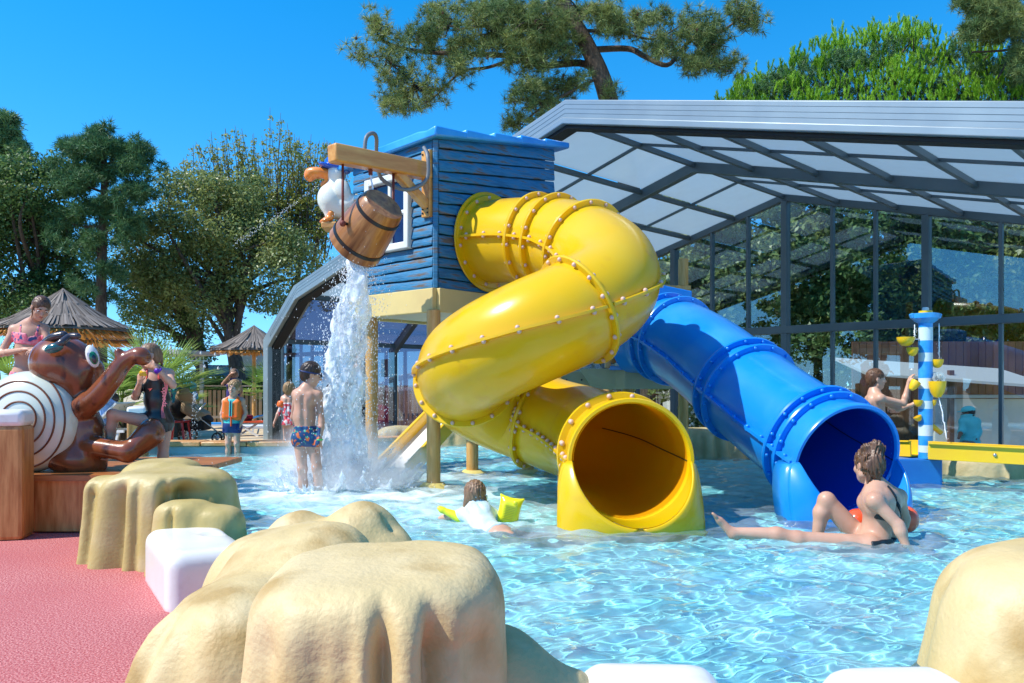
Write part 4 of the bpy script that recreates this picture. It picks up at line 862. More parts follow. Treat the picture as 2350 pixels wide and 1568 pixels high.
# the big pine above the hall
YP = 20.0
e = thing('umbrella_pine', 'large dark pine with leaning trunk and long side branches above the hall', 'tree', (Wp(1470,880,YP)[0],YP,0))
mb = MB(); P = spline([V(Wp(1500,957,YP)[0],YP,0),Wp(1455,500,YP),Wp(1395,225,YP),Wp(1350,110,YP),Wp(1300,20,YP),Wp(1270,-60,YP)], 7); mb.tube(P, list(np.linspace(.30,.15,len(P))), 12)
BR = [([(1365,160),(1330,145),(1240,150),(1180,130),(1080,125),(960,118),(880,95),(860,60)],.10),([(1350,115),(1440,112),(1480,130),(1530,150),(1560,120),(1590,90),(1650,75),(1700,40)],.085),
      ([(1330,70),(1420,75),(1500,90),(1560,60)],.05),([(1180,135),(1120,155),(1060,165),(1000,220),(960,245)],.05),([(1370,180),(1310,210),(1240,250),(1190,290)],.045),([(1300,30),(1200,45),(1100,60),(1040,70)],.06),([(1595,100),(1640,150),(1680,165)],.035),([(900,105),(880,160),(865,190)],.03),([(990,120),(1010,70),(1030,30)],.04)]
for pts, r in BR:
    q = spline([Wp(x, y, YP+RNG.uniform(-.6,.6)*(i > 0)) for i, (x, y) in enumerate(pts)], 5); mb.tube(q, list(np.linspace(r, r*.3, len(q))), 7)
reg = [(860,60,35,30,14),(835,125,25,22,7),(900,150,55,45,16),(960,95,60,40,22),(950,200,75,50,34),(900,240,35,20,12),(1030,60,60,50,34),(1060,140,60,45,28),(1140,70,80,55,60),(1240,60,80,50,56),(1210,130,60,40,42),(1130,20,90,25,40),
       (1330,25,110,25,36),(1280,110,50,35,22),(1230,230,60,45,40),(1300,200,50,30,20),(1190,285,28,15,10),(1400,215,22,10,6),(1430,60,60,35,22),(1500,40,50,25,18),(1540,100,60,35,28),(1610,60,55,30,26),(1600,140,45,30,22),(1665,150,35,22,14),(1720,45,28,22,14),(1700,20,30,15,8),(1640,110,45,25,14)]
cl = []; twig = MB()
for x, y, rx, ry, n in reg:
    c0 = Wp(x, y, YP)
    for _ in range(int(n*.92)):
        a = RNG.uniform(0, 6.283); q = RNG.uniform(0, 1)**.6; p = Wp(x+math.cos(a)*rx*q, y+math.sin(a)*ry*q, YP+RNG.uniform(-1.3,1.3)*min(1, rx/60)); cl.append([*p, RNG.uniform(.18,.38)])
        if RNG.random() < .5: m_ = (c0+p)/2+RNG.normal(size=3)*.1; twig.tube([c0, m_, p], [.028,.018,.009], 4)
mb.v, mb.f, n0 = mb.v, mb.f, len(mb.v); mb.add(twig.v, twig.f); mb.build('trunk', m_bark, e, True)
v, f, c = tufts(np.array(cl), 6, .19, 34, .0060); mk('crown', v, f, m_ndl, e)
mb = MB(); mb.ell(c[0], (.035,.035,.05), 6); pc_ = mk('pine_cone', mb.v, mb.f, mat('pine_cone', (.10,.05,.03), .8), e, True)
for i in RNG.choice(len(c), 60, replace=False):
    q_ = pc_.copy(); COL.objects.link(q_); q_.parent = e; q_.location = tuple(c[i]-c[0]); ORG[q_.name] = ORG[e.name]
# top right pine and stone pine
e = thing('umbrella_pine', 'pale green drooping pine at the upper right corner', 'tree', (Wp(2480,880,21)[0],21,0))
mb = MB(); mb.tube([V(15.3,21,0),V(15.0,21,6),V(14.3,21,12)], [.3,.25,.12], 10)
for a, b in (((2420,-20),(2230,120)),((2400,60),(2290,180)),((2400,0),(2210,20))): limbs(mb, Wp(*a,21), [Wp(*b,21)], .06, .02, .02)
mb.build('trunk', m_bark, e, True)
cl = [[*Wp(x+RNG.normal()*rx*.5, y+RNG.normal()*ry*.5, 21+RNG.uniform(-1,1)), RNG.uniform(.15,.32)] for x, y, rx, ry, n in ((2250,10,50,30,36),(2320,30,50,60,60),(2230,70,35,25,12),(2340,130,30,50,26),(2290,60,60,30,30)) for _ in range(n)]
v, f, c = tufts(np.array(cl), 10, .17, 30, .007); mk('crown', v, f, m_ndl, e)
YS = 24.0
e = thing('stone_pine', 'bright green stone pine dome with upright shoots above the silver arch', 'tree', (Wp(2050,880,YS)[0],YS,0))
mb = MB(); bX = Wp(2050,880,YS)[0]; mb.tube([V(bX,YS,0),V(bX+.1,YS,4),V(bX,YS,7.5)], [.4,.34,.28], 12)
def dome_y(x): return np.interp(x, [1630,1680,1740,1810,1890,1960,2040,2120,2200,2290,2360,2450], [270,205,160,135,95,78,60,62,75,110,150,200])
sh = []; 
for _ in range(430):
    x = RNG.uniform(1640, 2450); top = dome_y(x)+14; q = RNG.random()**1.3; y = top+q*(300-top); dep = YS-2.6*math.sin(min(1, q*1.15)*math.pi/2)+RNG.uniform(-.35,.35)
    if q < .12: dep = YS+RNG.uniform(-2.0,1.0)
    c_0 = Wp(x, y, dep)
    for _k in range(int(RNG.integers(3, 8))): sh.append(c_0+RNG.normal(size=3)*np.array([.13,.13,.10]))
sh = np.array(sh)
for i in RNG.choice(len(sh), 40, replace=False): limbs(mb, V(bX,YS,7), [sh[i]], .07, .015, .1)
mb.build('trunk', m_bark, e, True)
nn = 46; C = np.repeat(sh, nn, 0); Ls = np.repeat(RNG.uniform(.18,.36,len(sh)), nn); tilt = np.repeat(RNG.normal(size=(len(sh),3))*np.array([.24,.24,0])+np.array([0,0,1]), nn, 0); tilt /= np.linalg.norm(tilt, axis=1)[:,None]
h = RNG.uniform(0, 1, len(C)); hd = RNG.normal(size=(len(C),3)); hd[:,2] = 0; hd /= np.linalg.norm(hd, axis=1)[:,None]; st = C+tilt*(Ls*h)[:,None]
d = tilt*1.0+hd*.42; d /= np.linalg.norm(d, axis=1)[:,None]; ln = RNG.uniform(.08,.13,len(C))[:,None]; s_ = np.cross(d, rdir(len(C))); s_ /= np.linalg.norm(s_, axis=1)[:,None]
v = np.stack([st-s_*.009, st+s_*.009, st+d*ln+s_*.004, st+d*ln-s_*.004], 1).reshape(-1,3); mk('crown', v, np.arange(len(v)).reshape(-1,4), m_shoot, e)
cl = [[*Wp(RNG.uniform(1660,2440), 0, YS), 0]]; cl = []
for _ in range(560):
    x = RNG.uniform(1655, 2440); y = RNG.uniform(dome_y(x)+35, 330); cl.append([*Wp(x, y, YS+RNG.uniform(-2.0,.8)), RNG.uniform(.2,.4)])
v, f, c = tufts(np.array(cl), 9, .17, 22, .008); mk('crown', v, f, m_ndd, e)
# trees behind the glass gable, and two trees left of the frame that the glass reflects
BG = 'trees behind the glazed gable'
for i, (x, Y, h, r, lb, mm) in enumerate(((5.6,20,7.2,2.6,'leafy green tree behind the hall, seen through the leftmost tall panes', m_holm),(9.0,19.5,8.0,3.0,'dark broad tree behind the hall, seen through the middle panes', m_oak),(12.6,19,7.8,3.0,'tall green tree behind the hall beside the right panes', m_holm),(15.8,18,7.5,3.0,'dark tree behind the hall at the right edge', m_oak),(2.4,22,5.0,2.2,'round green tree behind the hall and the yellow spiral', m_holm))):
    tree('broadleaf_tree', lb, 'tree', (x,Y,0), [(x,Y,1.5),(x+.1,Y,3)], .18, [((x,Y,h*.62),(r,r,h*.36)),((x-r*.5,Y-.4,h*.4),(r*.7,r*.7,h*.3)),((x+r*.5,Y-.3,h*.45),(r*.7,r*.7,h*.3))], 26, 200, .075, mm, group=BG, floor=.6)
RGm = 'trees on the lawn left of the pool'
for x, Y, h, r, lb in ((-15.5,5.5,8.5,3.4,'tree left of the picture reflected in the glass wall'),(-18.5,12.5,9.0,3.6,'tree left of the picture, further back, reflected in the glass wall')):
    tree('broadleaf_tree', lb, 'tree', (x,Y,0), [(x,Y,2),(x+.1,Y,4)], .25, [((x,Y,h*.66),(r,r,h*.33)),((x-r*.4,Y+.8,h*.45),(r*.7,r*.7,h*.22)),((x+r*.4,Y-.7,h*.5),(r*.7,r*.7,h*.25))], 14, 120, .10, m_oak, group=RGm, floor=1.2)
# flowering hedge behind the hall glass (right) and hedge behind the fence
def hedge(label, x0, x1, Y, h, m, n=26000, flowers=0, name='hedge', dy=0):
    e = thing(name, label, 'hedge', ((x0+x1)/2,Y,0)); c = np.stack([RNG.uniform(x0,x1,n), np.zeros(n), RNG.uniform(.02,h,n)], 1); c[:,1] = Y+(c[:,0]-x0)*dy+RNG.uniform(-.35,.35,n); c[:,2] *= 1+.08*np.sin(c[:,0]*5)
    a = rdir(n); b = np.cross(a, rdir(n)); b /= np.linalg.norm(b, axis=1)[:,None]; v, f = quads(c, a, b, .035, .02); mk('foliage', v, f, m, e)
    if flowers:
        k = RNG.choice(n, flowers, replace=False); c = c[k]+np.array([0,-.1,0]); a = rdir(flowers); b = np.cross(a, rdir(flowers)); v, f = quads(c, a, b, .022, .022); mk('blossom', v, f, mat('white_blossom', (.7,.7,.62), .7), e)
    mb = MB(); 
    for i in range(14): x = x0+(x1-x0)*(i+.5)/14; mb.tube([V(x,Y+(x-x0)*dy,0),V(x+.1,Y+(x-x0)*dy,h*.8)], .02, 5)
    mb.build('stems', m_bark, e); return e
hedge('low hedge dotted with white blossom beyond the fluted khaki rock', 2.7, 5.6, 12.6, .95, m_holm, 20000, 3500, dy=.0)
hedge('light green clipped hedge behind the wooden fence at left', -10.4, -7.8, 26.3, 1.45, m_bush, 16000)
# palms
m_palm = foliage_mat('palm_leaf', (.20,.33,.06), (.34,.42,.10), tl=.45)
def fan_palm(c, nf, r, label, tr_h, up=.4, seed=1, blades=22):
    rr = np.random.default_rng(seed); e = thing('fan_palm', label, 'palm', (c[0],c[1],0), 'fan palms around the pool'); mb = MB(); c = np.asarray(c, float)
    mb.tube([V(c[0],c[1],0),V(c[0],c[1],tr_h)], [.13,.10], 10); mb.build('trunk', m_bark, e, True); vv = []; ff = []
    for i in range(nf):
        az = rr.uniform(0, 6.283); el = rr.uniform(-.2, 1.35); d = V(math.cos(az)*math.cos(el), math.sin(az)*math.cos(el), math.sin(el)); st = V(c[0],c[1],tr_h)+d*r*.45
        s_ = nrm(np.cross(d, V(0,0,1))+rr.normal(size=3)*.1); u = np.cross(s_, d)
        n = len(vv); vv += [V(c[0],c[1],tr_h)-s_*.012, V(c[0],c[1],tr_h)+s_*.012, st+s_*.010, st-s_*.010]; ff.append((n,n+1,n+2,n+3))
        for k in range(blades):
            g = (k/(blades-1)-.5)*2.9; bd = nrm(d*math.cos(g)+s_*math.sin(g)+u*.12*abs(g)); L_ = r*.62*(1-.25*abs(g)/1.45)*rr.uniform(.9,1.05); w_ = np.cross(bd, u)*.016
            mid = st+bd*L_*.55; tip = st+bd*L_-V(0,0,.10*L_*rr.uniform(.3,1.3)); n = len(vv); vv += [st-w_*.3, st+w_*.3, mid+w_, mid-w_, tip]; ff += [(n,n+1,n+2,n+3),(n+3,n+2,n+4)]
    mk('fronds', vv, ff, m_palm, e)
fan_palm(Wp(350,850,13.2), 26, 1.35, 'fan palm with radiating blades directly behind the girl in black swimsuit', 1.05, seed=3)
fan_palm(Wp(408,880,16.2), 14, .8, 'smaller fan palm right of the girl in black swimsuit', .75, seed=8)
fan_palm(Wp(280,880,13.8), 18, 1.05, 'fan palm between the brown statue head and its raised arm', .8, seed=5)
fan_palm(Wp(5,830,14), 12, 1.0, 'fan palm at the far left edge behind the girl in pink bikini', 1.2, seed=6)
fan_palm(Wp(618,880,20.5), 22, 1.2, 'spiky palm beside the small parasol at the left hall leg', .95, seed=9)
# ------------------------------------------------------------------ parasols, fence, far structures
m_th = mat('grey_thatch', (.20,.17,.145), .9, island=.45); m_tu = mat('orange_reed', (.62,.30,.075), .8, island=.35)
PG = 'round thatched parasols beside the pool'
def parasol(x, Y, zr_, za, r, label, tiers=3, pr=.06):
    e = thing('thatched_parasol', label, 'parasol', (x,Y,0), PG); rr = np.random.default_rng(int(abs(x*100)))
    mb = MB(); mb.lathe((x,Y,0), [(pr,0),(pr,za-.15),(pr*.8,za-.05)], 14); autosmooth(mb.build('parasol_pole', m_lwood, e))
    vv = []; ff = []
    def strip(az, r0, z0_, r1, z1_, w0, w1):
        d = V(math.cos(az), math.sin(az), 0); s_ = V(-d[1], d[0], 0); n = len(vv); p = V(x,Y,0); vv.extend([p+d*r0+V(0,0,z0_)-s_*w0, p+d*r0+V(0,0,z0_)+s_*w0, p+d*r1+V(0,0,z1_)+s_*w1, p+d*r1+V(0,0,z1_)-s_*w1]); ff.append((n,n+1,n+2,n+3))
    H = za-zr_
    for k in range(tiers):
        ra, rb = max(0, r*(k/tiers)-.06), r*((k+1)/tiers); n_ = int(240*rb/r*1.6)
        zt = lambda q: zr_+H*(1-(q/r))**1.25
        for i in range(n_):
            a = rr.uniform(0, 6.283); j = rr.uniform(-.03,.035)*r; strip(a, ra, zt(ra)+.06+rr.uniform(-.01,.01), rb+j+.03, zt(min(rb+max(j,0), r))+.055+rr.uniform(-.02,.012), .004+ra*.012, .016*r)
    o = mk('thatch', vv, ff, m_th, e)
    # solid core below the strips
    mb = MB(); mb.lathe((x,Y,0), [(r*.985,zr_-.01),(r*.97,zr_+.03)]+[(r*q, zr_+H*(1-q)**1.25+.005) for q in (.8,.6,.4,.2,.03)], 40, cap=False); mb.lathe((x,Y,0), [(.02,za-.01),(.05,za+.03),(.01,za+.07)], 10); autosmooth(mb.build('thatch_core', m_th, e))
    vv.clear(); ff.clear()
    for i in range(620):
        a = rr.uniform(0, 6.283); strip(a, .05, za-.14+rr.uniform(-.01,.0), r*(.99+rr.uniform(-.02,.03)), zr_-.06+rr.uniform(-.05,.01), .002, .010*r)
    mk('reed_lining', vv, ff, m_tu, e)
    vv.clear(); ff.clear()
    mb = MB(); ring = [V(x+math.cos(t)*r*.72, Y+math.sin(t)*r*.72, zr_+H*.21-.05) for t in np.linspace(0, 6.283, 33)]; mb.tube(ring, .012, 5, cap=False)
    for t in np.linspace(0, 6.283, 9)[:-1]: mb.tube([V(x,Y,za-.3), V(x+math.cos(t)*r*.95, Y+math.sin(t)*r*.95, zr_-.03)], .014, 5)
    mb.build('ribs', m_lwood, e)
p = Wp(145,880,15.5); parasol(p[0], 15.5, 2.32, 3.10, 1.27, 'largest thatched parasol behind the girl in pink bikini')
p = Wp(205,880,20); parasol(p[0], 20, 2.36, 2.95, 1.25, 'thatched parasol half hidden behind the largest parasol')
p = Wp(583,880,23); parasol(p[0], 23, 2.24, 2.93, 1.22, 'thatched parasol left of the enclosure leg')
# fence
m_fen = mat('fence_wood', (.42,.26,.13), .7, col2=(.52,.36,.20), ns=3, island=.25); m_fr = mat('fence_rail', (.40,.31,.22), .7, col2=(.5,.42,.32), ns=3)
def fence(a, b, label, h=1.22, dark=False):
    a = V(*a, 0); b = V(*b, 0); d = b-a; Ln = np.linalg.norm(d); d /= Ln; e = thing('wooden_fence', label, 'fence', tuple((a+b)/2), 'wooden slat fences'); mb = MB(); n = int(Ln/.135)
    for i in range(n): p = a+d*((i+.5)*Ln/n); mb.box(p+V(0,0,h*.46+random.uniform(-.008,.008)), (.095,.022,h*.86), ax=d)
    mb.build('slats', m_fen, e); mb = MB(); mb.bar(a+V(0,0,h), b+V(0,0,h), .10, .04); mb.build('top_rail', m_fr, e)
    mb = MB(); mb.bar(a+V(0,0,.25), b+V(0,0,.25), .04, .08); mb.build('lower_rail', m_fr, e)
    for i in range(int(Ln/1.9)+1):
        mb = MB(); mb.box(a+d*min(Ln, i*1.9)+V(0,0,h*.52), (.10,.10,h*1.04), ax=d); mb.build('fence_post', m_fr, e, bevel=.01)
fence((-10.5,24.2), (-5.9,25.4), 'wooden slat fence behind the stroller and the boy in orange vest')
fence((-5.6,23.5), (-.5,22.0), 'wooden slat fence seen through the left side of the enclosure')
# hut, truss stage, string lights, small building
m_tile = mat('grey_tile', (.20,.21,.22), .7, col2=(.28,.29,.3), ns=8, bump=.5, bs=8); m_blk = mat('black_board', (.02,.02,.022), .7)
e = thing('snack_hut', 'low dark hut with a grey ribbed roof behind the fence', 'hut', (-10.6,30,0)); mb = MB(); mb.box((-10.7,30.5,.75), (2.6,2,1.5)); mb.build('wall', m_blk, e)
mb = MB()
for i in range(22): mb.bar(V(-12.1+i*.135,29.2,1.55), V(-12.1+i*.135,31,2.0), .11, .05)
mb.build('roof', m_tile, e)
m_tr = mat('truss_grey', (.35,.36,.37), .4, metal=.7)
e = thing('stage_truss', 'grey roofed stage truss behind the fan palms', 'stage', (-10.6,23,0)); mb = MB()
a, b = Wp(362,828,22), Wp(468,828,24)
for dz in (0,.28):
    for dy in (0,.28): mb.bar(a+V(0,dy,dz), b+V(0,dy,dz), .04, .04)
for i in range(11):
    p = a+(b-a)*i/11; q = a+(b-a)*(i+1)/11; mb.bar(p, (p+q)/2+V(0,0,.28), .02, .02); mb.bar((p+q)/2+V(0,0,.28), q, .02, .02)
mb.build('truss', m_tr, e); mb = MB(); mb.bar(Wp(350,806,21.6)+V(0,.4,0), Wp(452,812,23.6)+V(0,.4,0), 1.2, .12); mb.build('awning', mat('grey_fabric', (.42,.42,.42), .8), e)
for t in (.05,.95): mb = MB(); p = a+(b-a)*t; mb.bar(V(p[0],p[1],0), p, .10, .10, up=(0,1,0)); mb.build('leg', m_tr, e)
m_bulb = mat('bulb', (.75,.75,.72), .2); m_cab = mat('cable', (.02,.02,.02), .6)
for k, (a, b, sag, lb) in enumerate(((Wp(330,775,20),Wp(640,800,24),.25,'upper string of festoon bulbs between palms and parasol'),(Wp(345,800,20),Wp(640,830,24),.3,'lower string of festoon bulbs between palms and parasol'))):
    e = thing('string_lights', lb, 'string lights', tuple(a)); P = [a+(b-a)*t-V(0,0,sag*4*t*(1-t)) for t in np.linspace(0,1,30)]; mb = MB(); mb.tube(P, .008, 5); mb.build('cable', m_cab, e)
    for i in range(2, 29, 3):
        mb = MB(); mb.lathe(P[i]-V(0,0,.11), [(.002,0),(.035,.03),(.03,.06),(.014,.09),(.014,.11)], 8); mb.build('bulb', m_bulb, e, True)
e = thing('white_cabin', 'small white cabin beyond the parasol and palm', 'cabin', (-8.6,31,0)); mb = MB(); c = Wp(598,868,31); mb.box((c[0],c[1],1.35), (1.3,2,2.3)); mb.build('wall', m_cw, e)
mb = MB(); mb.prism([(c[0]-.8,c[1]-1.1,2.45),(c[0]+.8,c[1]-1.1,2.45),(c[0]+.5,c[1]-1.1,2.85)], (0,2.2,0)); mb.build('roof', m_tile, e)
for dx in (-.3,.3):
    mb = MB(); mb.box((c[0]+dx,c[1]-1.01,1.5), (.3,.03,.5)); mb.build('window', mat('cabin_glass', (.1,.14,.18), .1), e)
# pool bar behind the gable
e = thing('pool_bar', 'dark timber bar with a long pale canopy behind the glass gable', 'bar', (11,16.5,0)); mb = MB()
for i in range(46): mb.box((7.4+i*.16,17.0,1.1), (.145,.04,2.2))
mb.build('plank_wall', mat('dark_timber', (.12,.055,.03), .75, col2=(.17,.08,.045), ns=3, island=.3), e)
mb = MB(); mb.prism([Wp(1990,862,15.2),Wp(2420,893,14.2),Wp(2420,893,14.2)+V(0,1.6,.35),Wp(1990,862,15.2)+V(0,1.6,.35)], (0,0,.05)); mb.build('canopy', mat('pale_canopy', (.42,.42,.42), .8), e)
mb = MB(); mb.bar(V(8.2,15.3,1.05), V(14.2,14.6,1.05), .5, .06); mb.bar(V(8.2,15.4,.5), V(14.2,14.7,.5), .3, 1.0); mb.build('counter', m_cw, e)
for i, x in enumerate((8.4,10.6,12.9)): mb = MB(); mb.bar(V(x,15.1-.12*i,0), V(x,15.1-.12*i,1.55), .09, .09, up=(0,1,0)); mb.build('canopy_post', mat('dark_timber', (.12,.055,.03)), e)
# ------------------------------------------------------------------ people
def skin(name, c, c2): return mat(name, c, .42, col2=c2, ns=7, sss=.12, spec=.45, coat=.06, coatr=.25, bump=.06, bs=60)
m_skin = skin('fair_skin', (.50,.27,.18), (.58,.34,.235)); m_skin2 = skin('pale_skin', (.54,.31,.215), (.60,.37,.27)); m_skin3 = skin('tanned_skin', (.42,.20,.11), (.50,.26,.16)); m_skin4 = skin('brown_skin', (.20,.09,.05), (.26,.12,.07))
def hairm(name, c, c2): return mat(name, c, .38, col2=c2, ns=60, stretch=(1,1,.18), nd=3, bump=.7, bs=120, spec=.5, bdist=.004)
h_dark = hairm('dark_wet_hair', (.018,.011,.008), (.05,.03,.02)); h_brown = hairm('brown_hair', (.07,.032,.016), (.15,.075,.04)); h_blond = hairm('sandy_hair', (.26,.15,.06), (.40,.25,.12)); h_lb = hairm('light_brown_hair', (.15,.08,.045), (.27,.16,.09))
m_eyew = mat('eye_white', (.75,.75,.73), .2); m_iris = mat('iris', (.02,.015,.01), .1); m_lip = mat('lip', (.45,.13,.11), .4); m_brow = mat('brow_hair', (.08,.045,.03), .7)
def rot(v, ax, a): ax = nrm(ax); return v*math.cos(a)+np.cross(ax, v)*math.sin(a)+ax*(ax@v)*(1-math.cos(a))
def hand(f, w_, d, n, S, curl=.35, side=1, spread=.06, sc=1.0):
    """w_: wrist, d: hand direction, n: palm normal (fingers curl towards it), side: which side the thumb is on"""
    d = nrm(d); n = nrm(n-d*(n@d)); s_ = np.cross(d, n)*side; q = S*sc
    f.cone(w_, w_+d*.03*q, .022*q, .026*q, .012)
    f.ell(w_+d*.052*q, (.047*q,.037*q,.0165*q), .010, ax=d, az=n)
    for i, L_ in enumerate((.92,1.0,.94,.74)):
        r0 = w_+d*(.088-.004*abs(i-1))*q+s_*(1.5-i)*.0205*q; a = curl+.06*i; fd = nrm(d+s_*(1.5-i)*spread); a1 = rot(fd, s_ if side*0 else np.cross(fd, n), a)
        p1 = r0+a1*.036*q*L_; a2 = rot(a1, np.cross(fd, n), a*1.1); p2 = p1+a2*.024*q*L_; a3 = rot(a2, np.cross(fd, n), a*.7); p3 = p2+a3*.016*q*L_
        f.cone(r0-fd*.01*q, p1, .0095*q, .0085*q, .003); f.cone(p1, p2, .0085*q, .0078*q, .002); f.cone(p2, p3, .0078*q, .0066*q, .002)
    t0 = w_+d*.028*q+s_*.024*q; t1 = t0+nrm(d*.75+s_*.65+n*.25)*.036*q; t2 = t1+nrm(d*.95+s_*.25+n*.3)*.028*q
    f.cone(t0, t1, .014*q, .0105*q, .006); f.cone(t1, t2, .0105*q, .0085*q, .003)
def foot(f, a, toe, S):
    d = nrm(toe-a); up = V(0,0,1) if abs(d[2]) < .8 else V(0,1,0); sd_ = nrm(np.cross(d, up)); up = np.cross(sd_, d)
    f.ell(a-d*.02*S-up*.01*S, (.036*S,.03*S,.034*S), .02, ax=d, az=up); Lf = np.linalg.norm(toe-a)
    f.cone(a-up*.012*S, a+(toe-a)*.62-up*.02*S, .032*S, .026*S, .02); f.ell(a+(toe-a)*.70-up*.024*S, (.045*S,.036*S,.016*S), .014, ax=d, az=up)
    for i in range(5):
        q = (i-2)*.0165*S; f.cone(a+(toe-a)*.84+sd_*q-up*.022*S, a+(toe-a)*(1.02-.03*abs(i-.6))+sd_*q-up*.024*S, .0095*S, (.0105 if i == 0 else .008)*S, .004)
def head(f, c, fw, up, s_):
    fw = nrm(fw); up = nrm(up-fw*(up@fw)); r = np.cross(fw, up)
    P = lambda a, b, d_: c+r*a*s_+fw*b*s_+up*d_*s_
    f.ell(P(0,-.008,.018), (.074*s_,.092*s_,.087*s_), .02, ax=r, az=up); f.ell(P(0,.026,-.028), (.060*s_,.062*s_,.085*s_), .03, ax=r, az=up)
    f.ell(P(0,.050,-.088), (.034*s_,.034*s_,.030*s_), .03, ax=r, az=up)
    f.cone(P(-.045,.01,-.07), P(0,.05,-.092), .022*s_, .02*s_, .025); f.cone(P(.045,.01,-.07), P(0,.05,-.092), .022*s_, .02*s_, .025)
    for g in (-1,1):
        f.ell(P(g*.033,.092,.0), (.021*s_,.016*s_,.013*s_), .010, ax=r, az=up, op='d'); f.ell(P(g*.037,.062,-.035), (.024*s_,.022*s_,.022*s_), .02, ax=r, az=up)
        f.ell(P(g*.076,-.008,-.012), (.009*s_,.018*s_,.030*s_), .006, ax=nrm(r+fw*.35*g), az=up)
    f.cone(P(-.03,.082,.022), P(.03,.082,.022), .010*s_, .010*s_, .012)
    f.cone(P(0,.086,.006), P(0,.108,-.032), .008*s_, .0125*s_, .010); f.ell(P(0,.094,-.036), (.017*s_,.011*s_,.009*s_), .006, ax=r, az=up)
    f.ell(P(0,.084,-.060), (.024*s_,.010*s_,.010*s_), .008, ax=r, az=up)
    return P, r, fw, up
def face_parts(P, r, fw, up, s_, e, brow=m_brow, smile=0):
    for g in (-1,1):
        mb = MB(); mb.ell(P(g*.032,.0775,.0), (.0135*s_,.010*s_,.0085*s_), 10, ax=r, az=up); ey = mb.build('eye', m_eyew, e, True)
        mb = MB(); mb.ell(P(g*.032,.0865,-.001), (.0058*s_,.003*s_,.0062*s_), 8, ax=r, az=up); mb.build('iris', m_iris, ey, True)
        mb = MB(); mb.tube([P(g*.016,.094,.023), P(g*.034,.092,.029), P(g*.052,.080,.024)], [.0035*s_,.0045*s_,.002*s_], 6); mb.build('eyebrow', brow, e, True)
    mb = MB(); mb.tube([P(-.022,.083,-.060+smile*.008), P(-.008,.093,-.060), P(0,.094,-.061), P(.008,.093,-.060), P(.022,.083,-.060+smile*.008)], [.002*s_,.0065*s_,.007*s_,.0065*s_,.002*s_], 8); mb.build('mouth', m_lip, e, True)
def hair(P, r, fw, up, s_, e, m, extra=(), face=True, vol=.0, back=-.06, noise=.004, low=-.045):
    c = P(0,0,0); lo = c-.2*s_-.02; hi = c+.2*s_+.02
    for a, b, *_ in extra: lo = np.minimum(lo, np.minimum(a, b)-.08); hi = np.maximum(hi, np.maximum(a, b)+.08)
    f = Field(lo, hi, .0058)
    f.ell(P(0,-.012,.024), ((.082+vol)*s_,(.099+vol)*s_,(.093+vol)*s_), .01, ax=r, az=up)
    f.ell(P(0,-.045,-.02), ((.068+vol)*s_,(.055+vol)*s_,(.075+vol)*s_), .02, ax=r, az=up)
    if face:
        f.ell(P(0,.100,-.035), (.068*s_,.068*s_,.088*s_), .008, ax=r, az=up, op='d'); f.ell(P(0,.05,-.12), (.09*s_,.085*s_,.06*s_), .01, ax=r, az=up, op='d')
        for g in (-1,1): f.ell(P(g*.085,.004,-.022), (.03*s_,.026*s_,.036*s_), .006, ax=r, az=up, op='d')
    for a, b, ra, rb in extra: f.cone(a, b, ra, rb, .014)
    g = f.full(); l = (g[0]-c[0]), (g[1]-c[1]), (g[2]-c[2]); u_ = l[0]*r[0]+l[1]*r[1]+l[2]*r[2]; w_ = l[0]*fw[0]+l[1]*fw[1]+l[2]*fw[2]
    f.d = (f.d+noise*np.sin(u_*260+3*np.sin(w_*60+l[2]*25))*np.cos(w_*190+2*np.sin(u_*50))).astype(np.float32)
    return f.build('hair', m, e, relax=0)
